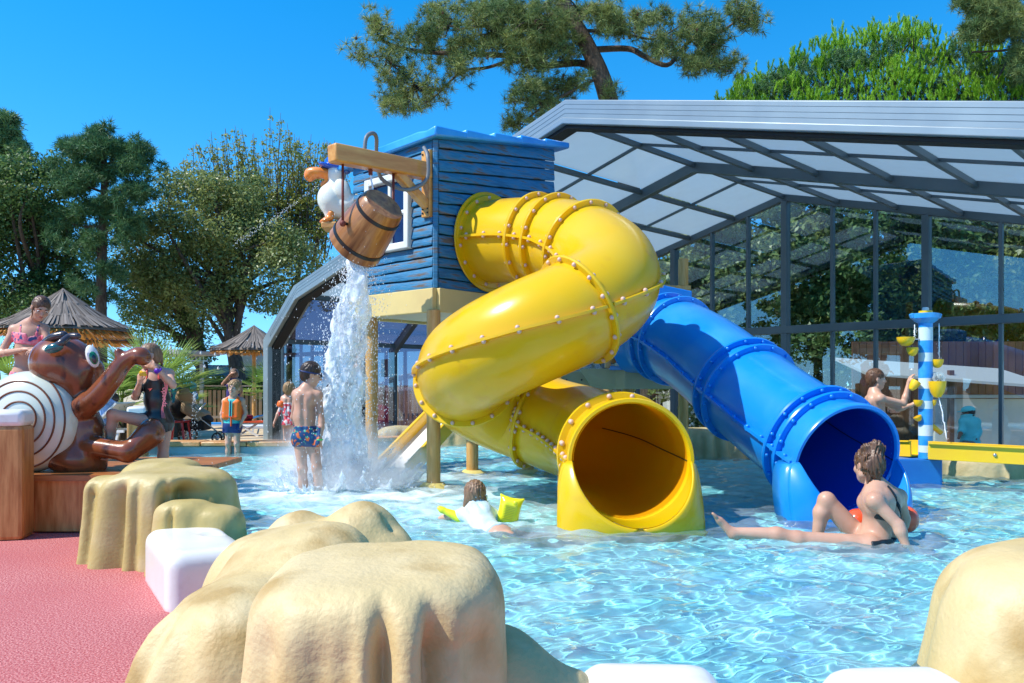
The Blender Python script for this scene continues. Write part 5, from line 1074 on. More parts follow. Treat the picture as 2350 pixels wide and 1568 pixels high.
def person(name_label, Y0, J, S, hd, skin_m=m_skin, hair_m=h_brown, clothes=(), hands=(), feet=True, h=.0068, cat='person', female=False, hair_kw=None, smile=0, torso=1.0, group=None, depth_lift=None, faceparts=True):
    j = {k: Wp(v[0], v[1], Y0+(v[2] if len(v) > 2 else 0)) for k, v in J.items()}
    pts = np.array(list(j.values())); hc = j['hd']; lo = np.minimum(pts.min(0), hc-.16)-.14; hi = np.maximum(pts.max(0), hc+.16)+.14
    e = thing('person', name_label, cat, (j['pe'][0], j['pe'][1], max(0.02, lo[2]+.1)), group)
    f = Field(lo, hi, h); q = S*torso
    ax = nrm(j['sB']-j['sA']); up = nrm(j['nk']-j['pe']); ax = nrm(ax-up*(ax@up)); fwd = np.cross(up, ax); fwd = -fwd if fwd@nrm(V(*hd['f'])) < -.2 else fwd
    axh = nrm(j['pB']-j['pA']); 
    sp = nrm(j['nk']-j['wa']); axc = nrm(ax-sp*(ax@sp)); ch = j['wa']*.42+j['nk']*.58
    sw = np.linalg.norm(j['sB']-j['sA'])/2
    f.ell(ch, (max(sw*.88,.10*q), .098*q, np.linalg.norm(j['nk']-j['wa'])*.62), .05, ax=axc, az=sp)
    f.cone(j['sA']*.8+j['sB']*.2-sp*.02, j['sB']*.8+j['sA']*.2-sp*.02, .062*q, .062*q, .05)
    f.ell(j['wa'], (.125*q,.088*q,.10*q), .05, ax=ax, az=up)
    upp = nrm(j['wa']-j['pe']); f.ell(j['pe'], ((.146 if female else .126)*q,.105*q,.12*q), .05, ax=nrm(axh-upp*(axh@upp)), az=upp)
    f.cone(ch, j['wa'], .095*q, .088*q, .06); f.cone(j['wa'], j['pe'], .088*q, .10*q, .06)
    f.cone(j['nk']-sp*.02, j['hd']-nrm(j['hd']-j['nk'])*.03, .050*q, .046*q, .035)
    f.cone(j['nk'], j['sA'], .045*q, .045*q, .04); f.cone(j['nk'], j['sB'], .045*q, .045*q, .04)
    for k in 'AB':
        f.ell(j['s'+k], (.052*q,)*3, .03); 
        if 'e'+k in j:
            f.cone(j['s'+k], j['e'+k], .045*q, .035*q, .02); m_ = j['e'+k]*.7+j['w'+k]*.3; f.cone(j['e'+k], m_, .035*q, .036*q, .02); f.cone(m_, j['w'+k], .036*q, .024*q, .02)
        if 'k'+k in j:
            f.cone(j['p'+k], j['k'+k], .080*q, .053*q, .035); f.ell(j['k'+k], (.050*q,)*3, .02)
            d = j['a'+k]-j['k'+k]; m_ = j['k'+k]+d*.32; back = nrm(np.cross(nrm(d), axh))*(-.012*q); f.cone(j['k'+k], m_+back, .050*q, .052*q, .025); f.cone(m_+back, j['a'+k], .052*q, .033*q, .025)
            f.ell(j['p'+k]-fwd*.03*q, (.078*q,.080*q,.080*q), .03)
            if feet and 't'+k in j: foot(f, j['a'+k], j['t'+k], S)
    if female: 
        for g in (-1,1): f.ell(ch+axc*g*.062*q+np.cross(sp, axc)*(-.075*q)*(-1 if False else 1)*0+fwd*.070*q-sp*.01, (.055*q,.05*q,.055*q), .03, ax=axc, az=sp)
    # spine groove and shoulder blades
    f.cone(j['nk']-fwd*.115*q-sp*.08, j['pe']-fwd*.125*q+sp*.05, .018*q, .02*q, .03, op='d')
    for g in (-1,1): f.ell(ch+axc*g*.07*q-fwd*.080*q+sp*.035, (.032*q,.018*q,.05*q), .03, ax=axc, az=sp)
    for hh in hands: hand(f, j['w'+hh[0]], V(*hh[1]), V(*hh[2]), S, *hh[3:])
    P, r, fw, u2 = head(f, hc, V(*hd['f']), V(*hd.get('u', (0,0,1))), hd['s'])
    body = f.build('body', skin_m, e)
    if faceparts: face_parts(P, r, fw, u2, hd['s'], e, smile=smile)
    ex = [(P(*a), P(*b), ra, rb) for a, b, ra, rb in (hair_kw or {}).get('ex', ())]
    kw = {k: v for k, v in (hair_kw or {}).items() if k != 'ex'}
    hair(P, r, fw, u2, hd['s'], e, hair_m, extra=ex, **kw)
    for cl in clothes:
        nm, cm, off, prim = cl[:4]; Rg = Field(f.lo, f.lo+(f.n-1)*f.h, h); Rg.n = f.n; Rg.d = np.full(tuple(f.n), 10, np.float32)
        for p in prim:
            op = p[-1] if isinstance(p[-1], str) and p[-1] in ('u', 'd') else 'u'
            g = lambda v: v if not isinstance(v, str) else j[v]
            if p[0] == 'c': Rg.cone(g(p[1]), g(p[2]), p[3], p[4], .012, op)
            elif p[0] == 's':
                a_, b_ = Wp(*p[1], p[3]), Wp(*p[2], p[3]); dd = nrm(b_-a_); Rg.rbox((a_+b_)/2, (np.linalg.norm(b_-a_)/2, p[4], p[5]), .002, .002, ax=dd, az=nrm(np.cross(dd, V(0,1,0))), op=op)
            elif p[0] == 'e': Rg.ell(g(p[1]), p[2], .012, ax=ax, az=up, op=op)
            elif p[0] == 'b': Rg.rbox(g(p[1]), p[2], .01, .006, ax=p[3] if p[3] is not None else ax, az=p[4] if p[4] is not None else up, op=op)
        fi = cl[4] if len(cl) > 4 else None
        d = np.maximum(f.d-off, Rg.d)
        if fi is not None: d = fi(d, f)
        if (d < 0).any(): f.build(nm, cm, e, d=d.astype(np.float32))
    return e, j, P, (r, fw, u2), (ax, up, fwd), body
def jj(**k): return k
m_trunks = mat('patterned_trunks', (.008,.06,.17), .5, col2=(.62,.13,.03), ns=26, nd=1, lo=.58, hi=.61, col3=(.05,.38,.22), ns3=34, lo3=.60, hi3=.63)
m_gog = mat('goggle_strap', (.01,.03,.12), .4); m_lime = mat('lime_plastic', (.45,.75,.03), .4); m_lens = mat('goggle_lens', (.01,.01,.015), .08)
# 1 main boy, seen from behind
e, j, P, (r, fw, u2), AX, b = person('boy in patterned swim trunks and goggles standing beside the falling water, back turned', 7.3, jj(hd=(714,857,.02), nk=(702,893,0), sA=(681,905,0), sB=(730,907,0), wa=(698,957,.0), pe=(702,996,.0),
    eA=(674,958,.10), wA=(688,992,.20), eB=(738,968,-.03), wB=(734,1012,-.09), pA=(688,1008,0), pB=(717,1008,0), kA=(694,1076,-.02), kB=(727,1074,-.02), aA=(697,1180,.03), aB=(734,1178,.03), tA=(690,1192,.22), tB=(742,1192,.2)), .80,
    dict(f=(.88,.42,-.28), u=(.28,0,1), s=.97), m_skin, h_dark, hands=[('B',(-.42,.1,-.9),(0,1,-.1),.12,1,.16)],
    clothes=[('swim_trunks', m_trunks, .008, [('b', Wp(702,1001,7.3), (.155,.16,.095), None, None)])], hair_kw=dict(noise=.005))
mb = MB(); c = P(0,-.01,.008)
ring = [c+r*math.cos(t)*.083*.97+fw*math.sin(t)*.102*.97+u2*(-.0+.012*math.sin(t)) for t in np.linspace(0,6.283,33)]; mb.tube(ring, .0075, 6, cap=False)
g_ = mb.build('goggles', m_gog, e, True); mb = MB(); mb.tube([ring[i] for i in range(18,24)], .0095, 6); mb.build('strap', m_lime, g_, True)
for s_ in (-1,1): mb = MB(); mb.ell(P(s_*.033,.092,.0), (.024,.014,.018), 10, ax=r, az=u2); mb.build('lens', m_lens, g_, True)
mb = MB(); t_ = np.linspace(0,6.283,17); mb.tube([j['wB']+V(math.cos(a)*.026,math.sin(a)*.026,.01) for a in t_], .006, 6, cap=False); mb.build('wristband', mat('green_band', (.05,.55,.12), .4), e, True)
# 2 vest boy
m_or = mat('orange_foam', (.88,.17,.015), .55, bump=.2, bs=30); m_tq = mat('turquoise_cloth', (.05,.52,.50), .6, bump=.2, bs=60); m_navy = mat('navy_cloth', (.008,.03,.14), .6)
Yv = 11.17; cc = Wp(535,945,Yv)
e, j, P, (r, fw, u2), (ax, up, fwd), b = person('smiling boy in an orange buoyancy vest standing in the far shallow water', Yv, jj(hd=(538,890,-.01), nk=(536,913,0), sA=(516,921,0), sB=(556,920,0), wa=(535,952,0), pe=(534,974,0),
    eA=(509,950,-.02), wA=(513,980,-.03), eB=(564,948,.02), wB=(552,974,-.06), pA=(525,981,0), pB=(543,981,0), kA=(524,1018,-.02), kB=(544,1018,-.02), aA=(523,1074,.02), aB=(543,1074,.02), tA=(518,1082,-.16), tB=(549,1082,-.16)), .74,
    dict(f=(-.12,-.97,-.05), u=(.08,0,1), s=.95), m_skin2, h_blond, hands=[('A',(.05,0,-1),(1,0,0),.3,-1),('B',(-.3,.0,-.9),(-1,0,0),.5,1)], smile=1, hair_kw=dict(vol=.01, noise=.007),
    clothes=[('rash_shirt', m_tq, .010, [('b', cc, (.115,.12,.18), None, None)]),
             ('swim_shorts', m_navy, .012, [('b', Wp(534,982,Yv), (.125,.13,.07), None, None)])])
cc = cc+up*.03; f = Field(cc-.27, cc+.27, .006); f.rbox(cc+up*.0, (.132,.108,.150), .05, .02, ax=ax, az=up); f.rbox(j['sA']*.75+j['sB']*.25, (.035,.07,.06), .03, .02, ax=ax, az=up); f.rbox(j['sB']*.75+j['sA']*.25, (.035,.07,.06), .03, .02, ax=ax, az=up); f.ell(j['nk']+fwd*.05+up*.02, (.06,.16,.09), .02, ax=ax, az=up, op='d')
f.cone(j['sA']-up*.035-ax*.02, j['sA']-up*.035-ax*.02+up*.001, .05, .05, .01, op='d'); f.cone(j['sB']-up*.035+ax*.02, j['sB']-up*.034+ax*.02, .05, .05, .01, op='d')
vo = f.build('buoyancy_vest', m_or, e)
mb = MB(); fc = cc+fwd*.109; mb.bar(fc-up*.14, fc+up*.13, .008, .012, up=ax); mb.build('zip', m_gog, vo)
for dx in (-.012,.018): mb = MB(); mb.bar(fc+ax*dx-up*.14+fwd*.006, fc+ax*dx+up*.11+fwd*.006, .006, .012, up=ax); mb.build('piping', m_tq, vo)
mb = MB(); mb.bar(fc-ax*.07-up*.10+fwd*.004, fc+ax*.09-up*.10+fwd*.004, .022, .012); mb.bar(fc+ax*.02-up*.10+fwd*.014, fc+ax*.02-up*.23+fwd*.012, .022, .012); mb.build('buckle_strap', mat('orange_strap', (.8,.11,.01), .5), vo)
# 3 girl in the black swimsuit
m_blks = mat('black_swimsuit', (.006,.007,.010), .32, coat=.3, coatr=.3); m_pk = mat('coral_trim', (.75,.12,.10), .5); m_pur = mat('purple_rubber', (.10,.02,.45), .35)
Yg = 7.4
e, j, P, (r, fw, u2), (ax, up, fwd), b = person('girl in black swimsuit with one leg raised, holding the statue hand to her eye', Yg, jj(hd=(343,815,-.03), nk=(354,849,0), sA=(334,858,0), sB=(388,858,.02), wa=(360,918,0), pe=(364,962,.0),
    eA=(310,911,-.12), wA=(321,879,-.24), eB=(397,884,-.12), wB=(358,846,-.24), pA=(350,970,-.02), pB=(378,972,.02), kA=(258,951,-.22), kB=(374,1046,-.03), aA=(252,1040,-.14), aB=(372,1128,.05), tA=(236,1050,-.28), tB=(366,1140,-.14)), .86,
    dict(f=(-.80,-.58,-.12), u=(-.08,0,1), s=.98), m_skin2, h_lb, female=False, hands=[('A',(.08,-.1,1),(.3,.9,0),.7,-1),('B',(-.85,-.1,.5),(-.1,1,.0),.12,-1,.03)],
    clothes=[('swimsuit', m_blks, .006, [('c', Wp(358,878,Yg), Wp(364,968,Yg), .175, .165), ('e', Wp(354,852,Yg-.08), (.075,.13,.09), 'd'), ('e', 'sA', (.062,.2,.10), 'd'), ('e', 'sB', (.062,.2,.10), 'd'),
        ('c', Wp(330,985,Yg-.1), Wp(300,950,Yg-.2), .075, .12, 'd'), ('c', Wp(388,1010,Yg), Wp(384,1050,Yg), .085, .12, 'd')])], hair_kw=dict(noise=.002, ex=[((0,-.09,-.0),(0,-.10,-.10),.03,.012)]))
for s_, a in ((-1,'sA'),(1,'sB')):
    mb = MB(); p0 = j['nk']*.5+j[a]*.5; mb.tube(spline([p0+fwd*.09-up*.07, p0+fwd*.065+up*.02, p0+up*.038, p0-fwd*.06+up*.0], 6), .009, 6); mb.build('shoulder_strap', m_pk, e, True)
# curls printed on the suit side and small mark: thin raised lines
mb = MB()
for k in range(4):
    pts = []
    for t in np.linspace(0, 1, 14):
        x = 376+5*math.sin(t*5.2+k*.25)+k*1.6-7*t*(1-t); y = 872+t*88; pts.append(Wp(x, y, Yg-.085-.022*math.cos((x-364)/30)))
    mb.tube(pts, .0022, 4)
mb.build('swimsuit_print', mat('print_pink', (.72,.22,.28), .5), e)
txt = bpy.data.curves.new('lettering', 'FONT'); txt.body = 'speedo'; txt.size = .062; txt.extrude = .001; to = bpy.data.objects.new('lettering', txt); COL.objects.link(to)
dg = bpy.context.evaluated_depsgraph_get(); me = bpy.data.meshes.new_from_object(to.evaluated_get(dg)); tv = np.array([list(v.co) for v in me.vertices]); tf = [list(p.vertices) for p in me.polygons]; bpy.data.objects.remove(to)
o_ = Wp(380,934,Yg-.118); wv = tv.copy(); tv = o_+np.outer(wv[:,0], V(.0,.0,1))+np.outer(wv[:,1], V(-1,-.0,0))+np.outer(wv[:,2], V(0,-1,0)); mk('lettering', tv, tf, MATS['print_pink'], e)
mb = MB(); mb.prism([o_+V(-.165,.0,.165), o_+V(-.120,.0,.172), o_+V(-.150,.0,.142), o_+V(-.142,.0,.160)], (0,-.004,0)); mb.build('chest_mark', m_pk, e)
wd = nrm(j['wB']-j['eB']); mb = MB(); u_ = nrm(np.cross(wd, V(0,1,0))); v_ = np.cross(wd, u_); cw = j['wB']-wd*.03; mb.tube([cw+(u_*math.cos(a)+v_*math.sin(a))*.027 for a in t_], .009, 6, cap=False); mb.lathe(cw-V(0,.030,0), [(.0,.0),(.023,0),(.023,.009),(.0,.01)], 16, (0,-1,0), cap=False); mb.build('watch', m_pur, e, True)
mb = MB(); mb.box(Wp(327,858,Yg-.30), (.05,.03,.04)); mb.tube([Wp(322,852,Yg-.3),Wp(336,862,Yg-.3)], .012, 8); tag(mb.build('water_squirter', mat('yellow_plastic', (.85,.55,.02), .3), None, bevel=.006), 'small yellow water toy held by the girl in black swimsuit', 'toy')
# 4 girl in pink bikini
m_bik = mat('floral_bikini', (.80,.16,.22), .55, col2=(.03,.08,.22), ns=20, nd=1, lo=.55, hi=.60, col3=(.85,.30,.35), ns3=30, lo3=.5, hi3=.6)
Yb = 7.85
e, j, P, (r, fw, u2), (ax, up, fwd), b = person('girl in pink floral bikini standing behind the brown statue and looking down at it', Yb, jj(hd=(94,706,-.08), nk=(70,744,0), sA=(33,757,.02), sB=(101,755,0), wa=(62,815,0), pe=(56,862,.0),
    eA=(2,812,-.06), wA=(52,803,-.20), eB=(110,788,-.06), wB=(88,797,-.25), pA=(40,872,0), pB=(72,872,0), kA=(44,960,0), kB=(70,960,0), aA=(46,1048,0), aB=(70,1048,0), tA=(40,1058,-.2), tB=(76,1058,-.2)), .92,
    dict(f=(.55,-.62,-.55), u=(.35,-.2,1), s=1.0), m_skin, h_brown, hands=[('A',(.95,-.15,.15),(0,.3,-1),.22,1,.03),('B',(-.2,-.6,-.3),(0,.3,-1),.3,-1)],
    clothes=[('bikini_top', m_bik, .006, [('b', Wp(70,779,Yb), (.17,.14,.055), None, None), ('s', (62,752),(70,772), Yb-.1, .1, .03, 'd'), ('s', (50,745), (56,780), Yb-.05, .18, .010), ('s', (90,745), (84,780), Yb-.05, .18, .010)]),
             ('bikini_bottom', m_bik, .006, [('b', Wp(56,876,Yb), (.18,.16,.09), None, None)])], hair_kw=dict(noise=.003, ex=[((0,-.10,-.02),(0,-.13,-.07),.035,.02),((.075,.03,.01),(.07,.06,-.10),.008,.003)]))
# 5 small child with orange armband
Yc = 12.0; m_ora = mat('orange_vinyl', (.90,.16,.02), .25, coat=.4)
m_flw = mat('red_white_floral', (.72,.08,.12), .6, col2=(.75,.70,.70), ns=22, nd=1, lo=.48, hi=.54)
e, j, P, (r, fw, u2), AX, b = person('small blond child with orange armbands turned away behind the boy in trunks', Yc, jj(hd=(664,893,0), nk=(661,908,0), sA=(650,914,0), sB=(674,915,0), wa=(662,946,0), pe=(663,968,0),
    eA=(640,944,-.05), wA=(630,968,-.1), eB=(682,942,.05), wB=(688,965,.1), pA=(656,974,0), pB=(670,974,0), kA=(656,1012,0), kB=(670,1012,0), aA=(656,1060,0), aB=(670,1060,0), tA=(652,1068,.15), tB=(674,1068,.15)), .62,
    dict(f=(.4,.85,-.1), s=.86), m_skin2, h_blond, hands=[('A',(-.3,-.1,-1),(1,0,0),.3,1)], clothes=[('swimsuit', m_flw, .007, [('b', Wp(662,950,Yc), (.13,.12,.17), None, None)])], hair_kw=dict(vol=.012, noise=.008, face=True))
def armband(e, a, b, r_, m, nm='armband', h=.007):
    a = np.asarray(a, float); b = np.asarray(b, float); d = nrm(b-a); u = nrm(np.cross(d, V(0,0,1))); mb = MB(); c = (a+b)/2; L_ = np.linalg.norm(b-a)
    mb.lathe(c, [(r_*.62,-L_/2),(r_*.95,-L_*.42),(r_*1.05,-L_*.2),(r_*1.02,0),(r_*1.05,L_*.2),(r_*.95,L_*.42),(r_*.62,L_/2)], 20, d); return autosmooth(mb.build(nm, m, e), 60)
armband(e, j['sA']*.75+j['eA']*.25, j['sA']*.3+j['eA']*.7, .06, m_ora); armband(e, j['sB']*.75+j['eB']*.25, j['sB']*.3+j['eB']*.7, .06, m_ora)
# 6 woman behind the falling water
m_dot = mat('black_dotted_dress', (.012,.012,.014), .7, col2=(.55,.56,.54), ns=48, nd=0, lo=.60, hi=.63)
Yw = 9.05
e, j, P, (r, fw, u2), (ax, up, fwd), b = person('woman in a black dotted dress and sunglasses behind the falling water', Yw, jj(hd=(829,806,-.02), nk=(823,838,0), sA=(806,850,-.02), sB=(838,850,.06), wa=(820,905,0), pe=(820,944,0),
    eA=(802,900,-.06), wA=(820,932,-.16), eB=(842,900,.06), wB=(838,940,0), pA=(808,956,0), pB=(832,956,0), kA=(810,1030,0), kB=(830,1030,0), aA=(812,1118,0), aB=(830,1118,0), tA=(818,1130,-.2), tB=(840,1130,-.15)), .98,
    dict(f=(.9,-.35,-.15), s=1.05), m_skin, h_brown, female=True, hands=[('A',(.3,-.2,-.9),(0,1,0),.4,1)], clothes=[('dress', m_dot, .016, [('c', Wp(821,868,Yw), Wp(820,1000,Yw), .235, .26), ('c','sA','eA',.07,.052), ('e', Wp(824,842,Yw-.1), (.07,.14,.07), 'd')])],
    hair_kw=dict(ex=[((0,-.07,.08),(0,-.09,.11),.045,.035)]))
mb = MB(); 
for s_ in (-1,1): mb.ell(P(s_*.032,.093,.0), (.028,.008,.020), 10, ax=r, az=u2); mb.bar(P(s_*.055,.088,.004), P(s_*.080,.0,.004), .005, .006)
mb.build('sunglasses', m_lens, e, True)
# 7 woman at the fence
Yf = 15.7; m_purp = mat('purple_swimsuit', (.05,.03,.16), .5)
person('woman in a purple swimsuit shading her eyes behind the boy in orange vest', Yf, jj(hd=(537,859,0), nk=(536,871,0), sA=(524,875,0), sB=(548,876,0), wa=(535,902,0), pe=(534,920,0),
    eA=(512,882,-.05), wA=(527,862,-.12), eB=(553,897,.0), wB=(548,915,-.05), pA=(528,926,0), pB=(541,926,0), kA=(528,965,0), kB=(541,965,0), aA=(528,1015,0), aB=(541,1015,0), tA=(525,1022,-.2), tB=(544,1022,-.2)), .98,
    dict(f=(-.1,-1,0), s=.98), m_skin3, h_lb, female=True, h=.009, hands=[('A',(.6,-.2,.5),(0,.3,-1),.3,1)], clothes=[('swimsuit', m_purp, .007, [('c', Wp(535,884,Yf), Wp(534,924,Yf), .17, .16), ('e','sA',(.06,.2,.08),'d'), ('e','sB',(.06,.2,.08),'d')])])
# 8 swimmer with yellow armbands
Ys = 5.75; m_gry = mat('pale_swim_shirt', (.45,.60,.62), .5, col2=(.62,.72,.72), ns=12, bump=.5, bs=14, bdist=.02); m_yv = mat('yellow_vinyl', (.80,.78,.02), .22, coat=.5)
e, j, P, (r, fw, u2), (ax, up, fwd), b = person('child swimming away with wet shoulder-length hair and yellow armbands', Ys, jj(hd=(1090,1135,.03), nk=(1093,1166,0), sA=(1064,1181,0), sB=(1126,1182,-.02), wa=(1112,1218,-.22), pe=(1150,1234,-.38),
    eA=(1034,1184,.04), wA=(1010,1190,.10), eB=(1150,1190,-.02), wB=(1178,1214,.03), pA=(1158,1238,-.36), pB=(1166,1244,-.46), kA=(1222,1244,-.42), kB=(1232,1254,-.5), aA=(1296,1242,-.44), aB=(1300,1256,-.5), tA=(1335,1246,-.42), tB=(1340,1262,-.45)), .72,
    dict(f=(-.05,.98,.05), s=.93), m_skin2, h_lb, hands=[], h=.0065, clothes=[('swim_shirt', m_gry, .012, [('c', Wp(1094,1178,Ys), Wp(1125,1216,Ys-.25), .15, .15), ('c','sA','sB',.075,.075)])],
    hair_kw=dict(face=False, vol=.004, noise=.006, ex=[((x*.06,-.055,-.02),(x*.095+.004*i,-.06+.01*i,-.155+.012*(i%3)),.022,.009) for i, x in enumerate((-1,-.85,-.6,-.3,0,.3,.6,.85,1))]), faceparts=False)
a1 = Wp(1165,1150,Ys-.05); mb = MB()
f = Field(a1-.22, a1+.22, .006); cA = Wp(1169,1172,Ys-.04); dz = nrm(V(.22,0,.97)); f.rbox(cA, (.078,.055,.095), .05, .03, ax=nrm(V(.97,0,-.22)), az=dz)
for sx in (-1,1):
    for sz in (-1,1): f.cone(cA+nrm(V(.97,0,-.22))*.05*sx+dz*.07*sz, cA+nrm(V(.97,0,-.22))*.085*sx+dz*.102*sz, .03, .008, .02)
f.build('armband', m_yv, e); mb = MB()
for k in range(9): mb.bar(cA-dz*(.055-.012*k)+nrm(V(.97,0,-.22))*-.04+V(0,-.058,0), cA-dz*(.055-.012*k)+nrm(V(.97,0,-.22))*.035+V(0,-.058,0), .002, .0028)
mb.build('armband_print', mat('olive_print', (.35,.38,.02), .6), e)
mb = MB(); vc = Wp(1183,1155,Ys-.10); mb.lathe(vc, [(.0,0),(.016,0),(.015,.01),(.009,.012),(0,.012)], 12, (0,-1,0), cap=False); mb.build('valve', m_yv, e, True)
f = Field(Wp(1040,1180,Ys)-.16, Wp(1040,1180,Ys)+.16, .006); f.cone(Wp(1014,1170,Ys+.02), Wp(1055,1188,Ys), .020, .040, .02); f.cone(Wp(1014,1170,Ys+.02), Wp(1008,1166,Ys+.02), .022, .016, .02); f.build('armband', m_yv, e)
# 9 woman sitting in the water
m_bkb = mat('black_bikini', (.008,.016,.022), .5)
Yq = 5.1
e, j, P, (r, fw, u2), (ax, up, fwd), b = person('woman in a dark halter bikini sitting in the water, leaning on one arm', Yq, jj(hd=(1993,1066,.06), nk=(2013,1116,.03), sA=(2008,1150,-.15), sB=(2062,1140,.14), wa=(2024,1200,.0), pe=(2006,1246,.0),
    eA=(2062,1206,-.22), wA=(2079,1252,-.25), eB=(2076,1190,.20), wB=(2062,1236,.26), pA=(1985,1256,-.10), pB=(1985,1250,.12), kA=(1830,1238,-.08), kB=(1897,1148,.14), aA=(1684,1222,-.02), aB=(1874,1240,.16), tA=(1642,1172,.0), tB=(1838,1252,.15)), .98,
    dict(f=(-.30,.94,-.12), u=(.10,0,1), s=.97), m_skin, h_brown, female=True, h=.0068, hands=[('A',(.3,-.2,-.9),(-1,0,0),.2,1)],
    clothes=[('bikini_top', m_bkb, .006, [('b', Wp(2036,1187,Yq), (.135,.3,.020), ax*0+nrm(V(1,0,-.22)), nrm(V(.22,0,1))), ('s', (2068,1190), (2026,1112), Yq+.02, .20, .011), ('c','sA','eA',.062,.055,'d')]),
             ('bikini_bottom', m_bkb, .006, [('b', Wp(2008,1254,Yq), (.11,.22,.07), nrm(V(1,0,0)), nrm(V(0,0,1)))])],
    hair_kw=dict(noise=.010, vol=.004, ex=[((0,-.05,.085),(0,-.07,.125),.050,.035),((-.04,-.03,.10),(.045,-.06,.11),.035,.03),((0,-.06,-.05),(.02,-.075,-.12),.028,.008),((.03,-.05,-.05),(.05,-.05,-.14),.015,.005),((-.04,-.05,-.05),(-.05,-.05,-.13),.015,.005)]), faceparts=True)
m_orr = mat('orange_red_vinyl', (.92,.10,.03), .2, coat=.5); f = Field(Wp(2020,1200,Yq+.25)-V(.36,.3,.2), Wp(2020,1200,Yq+.25)+V(.36,.3,.25), .009)
f.cone(Wp(1968,1196,Yq+.30), Wp(2075,1192,Yq+.30), .085, .095, .04); fl_ = tag(f.build('orange_float', m_orr), 'orange inflatable float half hidden behind the seated woman', 'float')
txt = bpy.data.curves.new('t2', 'FONT'); txt.body = 'swim'; txt.size = .05; txt.extrude = .001; to = bpy.data.objects.new('t2', txt); COL.objects.link(to); dg = bpy.context.evaluated_depsgraph_get(); me = bpy.data.meshes.new_from_object(to.evaluated_get(dg)); tv = np.array([list(v.co) for v in me.vertices]); tf = [list(p.vertices) for p in me.polygons]; bpy.data.objects.remove(to)
o_ = Wp(2082,1206,Yq+.185); tv = o_+np.outer(tv[:,0], V(.15,.1,1))+np.outer(tv[:,1], V(-1,-.0,.15))+np.outer(tv[:,2], V(0,-1,0)); mk('lettering', tv, tf, m_navy, fl_)
# 10 boy at the spray post
Yt = 8.5
person('bare-chested boy reaching for a cup on the striped spray post', Yt, jj(hd=(2010,869,0), nk=(2006,900,0), sA=(2002,912,.08), sB=(2020,914,-.12), wa=(2012,962,0), pe=(2012,1000,0),
    eA=(2062,938,.06), wA=(2092,930,.04), eB=(2074,926,-.12), wB=(2085,880,-.10), pA=(2006,1008,.04), pB=(2018,1008,-.08), kA=(2006,1080,.04), kB=(2020,1080,-.08), aA=(2004,1150,.04), aB=(2020,1150,-.08), tA=(2030,1158,.04), tB=(2044,1158,-.08)), .84,
    dict(f=(1,-.08,-.02), s=.96), m_skin2, h_brown, h=.0075, hands=[('A',(.7,-.1,.5),(0,0,-1),.4,1),('B',(.25,0,.95),(1,0,0),.5,-1)], clothes=[('swim_shorts', m_navy, .01, [('b', Wp(2012,1014,Yt), (.2,.2,.10), None, None)])], hair_kw=dict(noise=.005))
# 11 person in turquoise shirt and cap behind the gable glass
Yp_ = 10.9; m_aq = mat('aqua_shirt', (.16,.62,.62), .7, bump=.3, bs=20)
e, j, P, (r, fw, u2), AX, b = person('seated person in turquoise shirt and cap in front of the glass wall at right', Yp_, jj(hd=(2222,948,0), nk=(2224,962,0), sA=(2211,968,0), sB=(2240,968,.05), wa=(2225,996,0), pe=(2226,1014,0),
    eA=(2207,988,-.05), wA=(2200,1006,-.15), eB=(2246,990,.0), wB=(2240,1008,-.15), pA=(2219,1020,0), pB=(2233,1020,0), kA=(2205,1022,-.35), kB=(2225,1024,-.38), aA=(2202,1065,-.4), aB=(2222,1065,-.42), tA=(2198,1070,-.55), tB=(2218,1070,-.57)), .78,
    dict(f=(-.75,.6,-.1), s=.80), m_skin4, h_dark, h=.009, clothes=[('shirt', m_aq, .016, [('c', Wp(2226,975,Yp_), Wp(2226,1012,Yp_), .17, .16), ('c','sA','eA',.075,.07), ('c','sB','eB',.075,.07)])])
mb = MB(); mb.ell(P(0,-.005,.055), (.072,.09,.055), 14, ax=r, az=u2); mb.box(P(0,.10,.035), (.10,.09,.012), ax=r, az=u2); mb.build('cap', m_aq, e, True)
# 12 person reclining in blue on a lounger behind the statue
m_lb = mat('light_blue_cloth', (.16,.30,.62), .7, col2=(.24,.38,.68), ns=8, bump=.4, bs=14); Yr = 13.0
e, j, P, (r, fw, u2), AX, b = person('person in light blue clothes reclining on a lounger behind the brown statue', Yr, jj(hd=(256,914,0), nk=(246,930,0), sA=(238,934,-.12), sB=(246,938,.14), wa=(226,958,0), pe=(212,976,0),
    eA=(236,968,-.2), wA=(216,986,-.22), eB=(250,960,.2), wB=(235,980,.2), pA=(208,980,-.08), pB=(208,980,.08), kA=(160,960,-.1), kB=(165,966,.1), aA=(120,985,-.1), aB=(125,985,.1), tA=(110,975,-.1), tB=(115,975,.1)), .95,
    dict(f=(-.6,-.2,.75), u=(.75,0,.6), s=.95), m_skin, h_dark, h=.010, clothes=[('shirt', m_lb, .018, [('c','nk','pe',.17,.18),('c','sA','eA',.06,.06)]), ('trousers', m_lb, .016, [('c','pe','kA',.17,.09),('c','pe','kB',.17,.09)])])
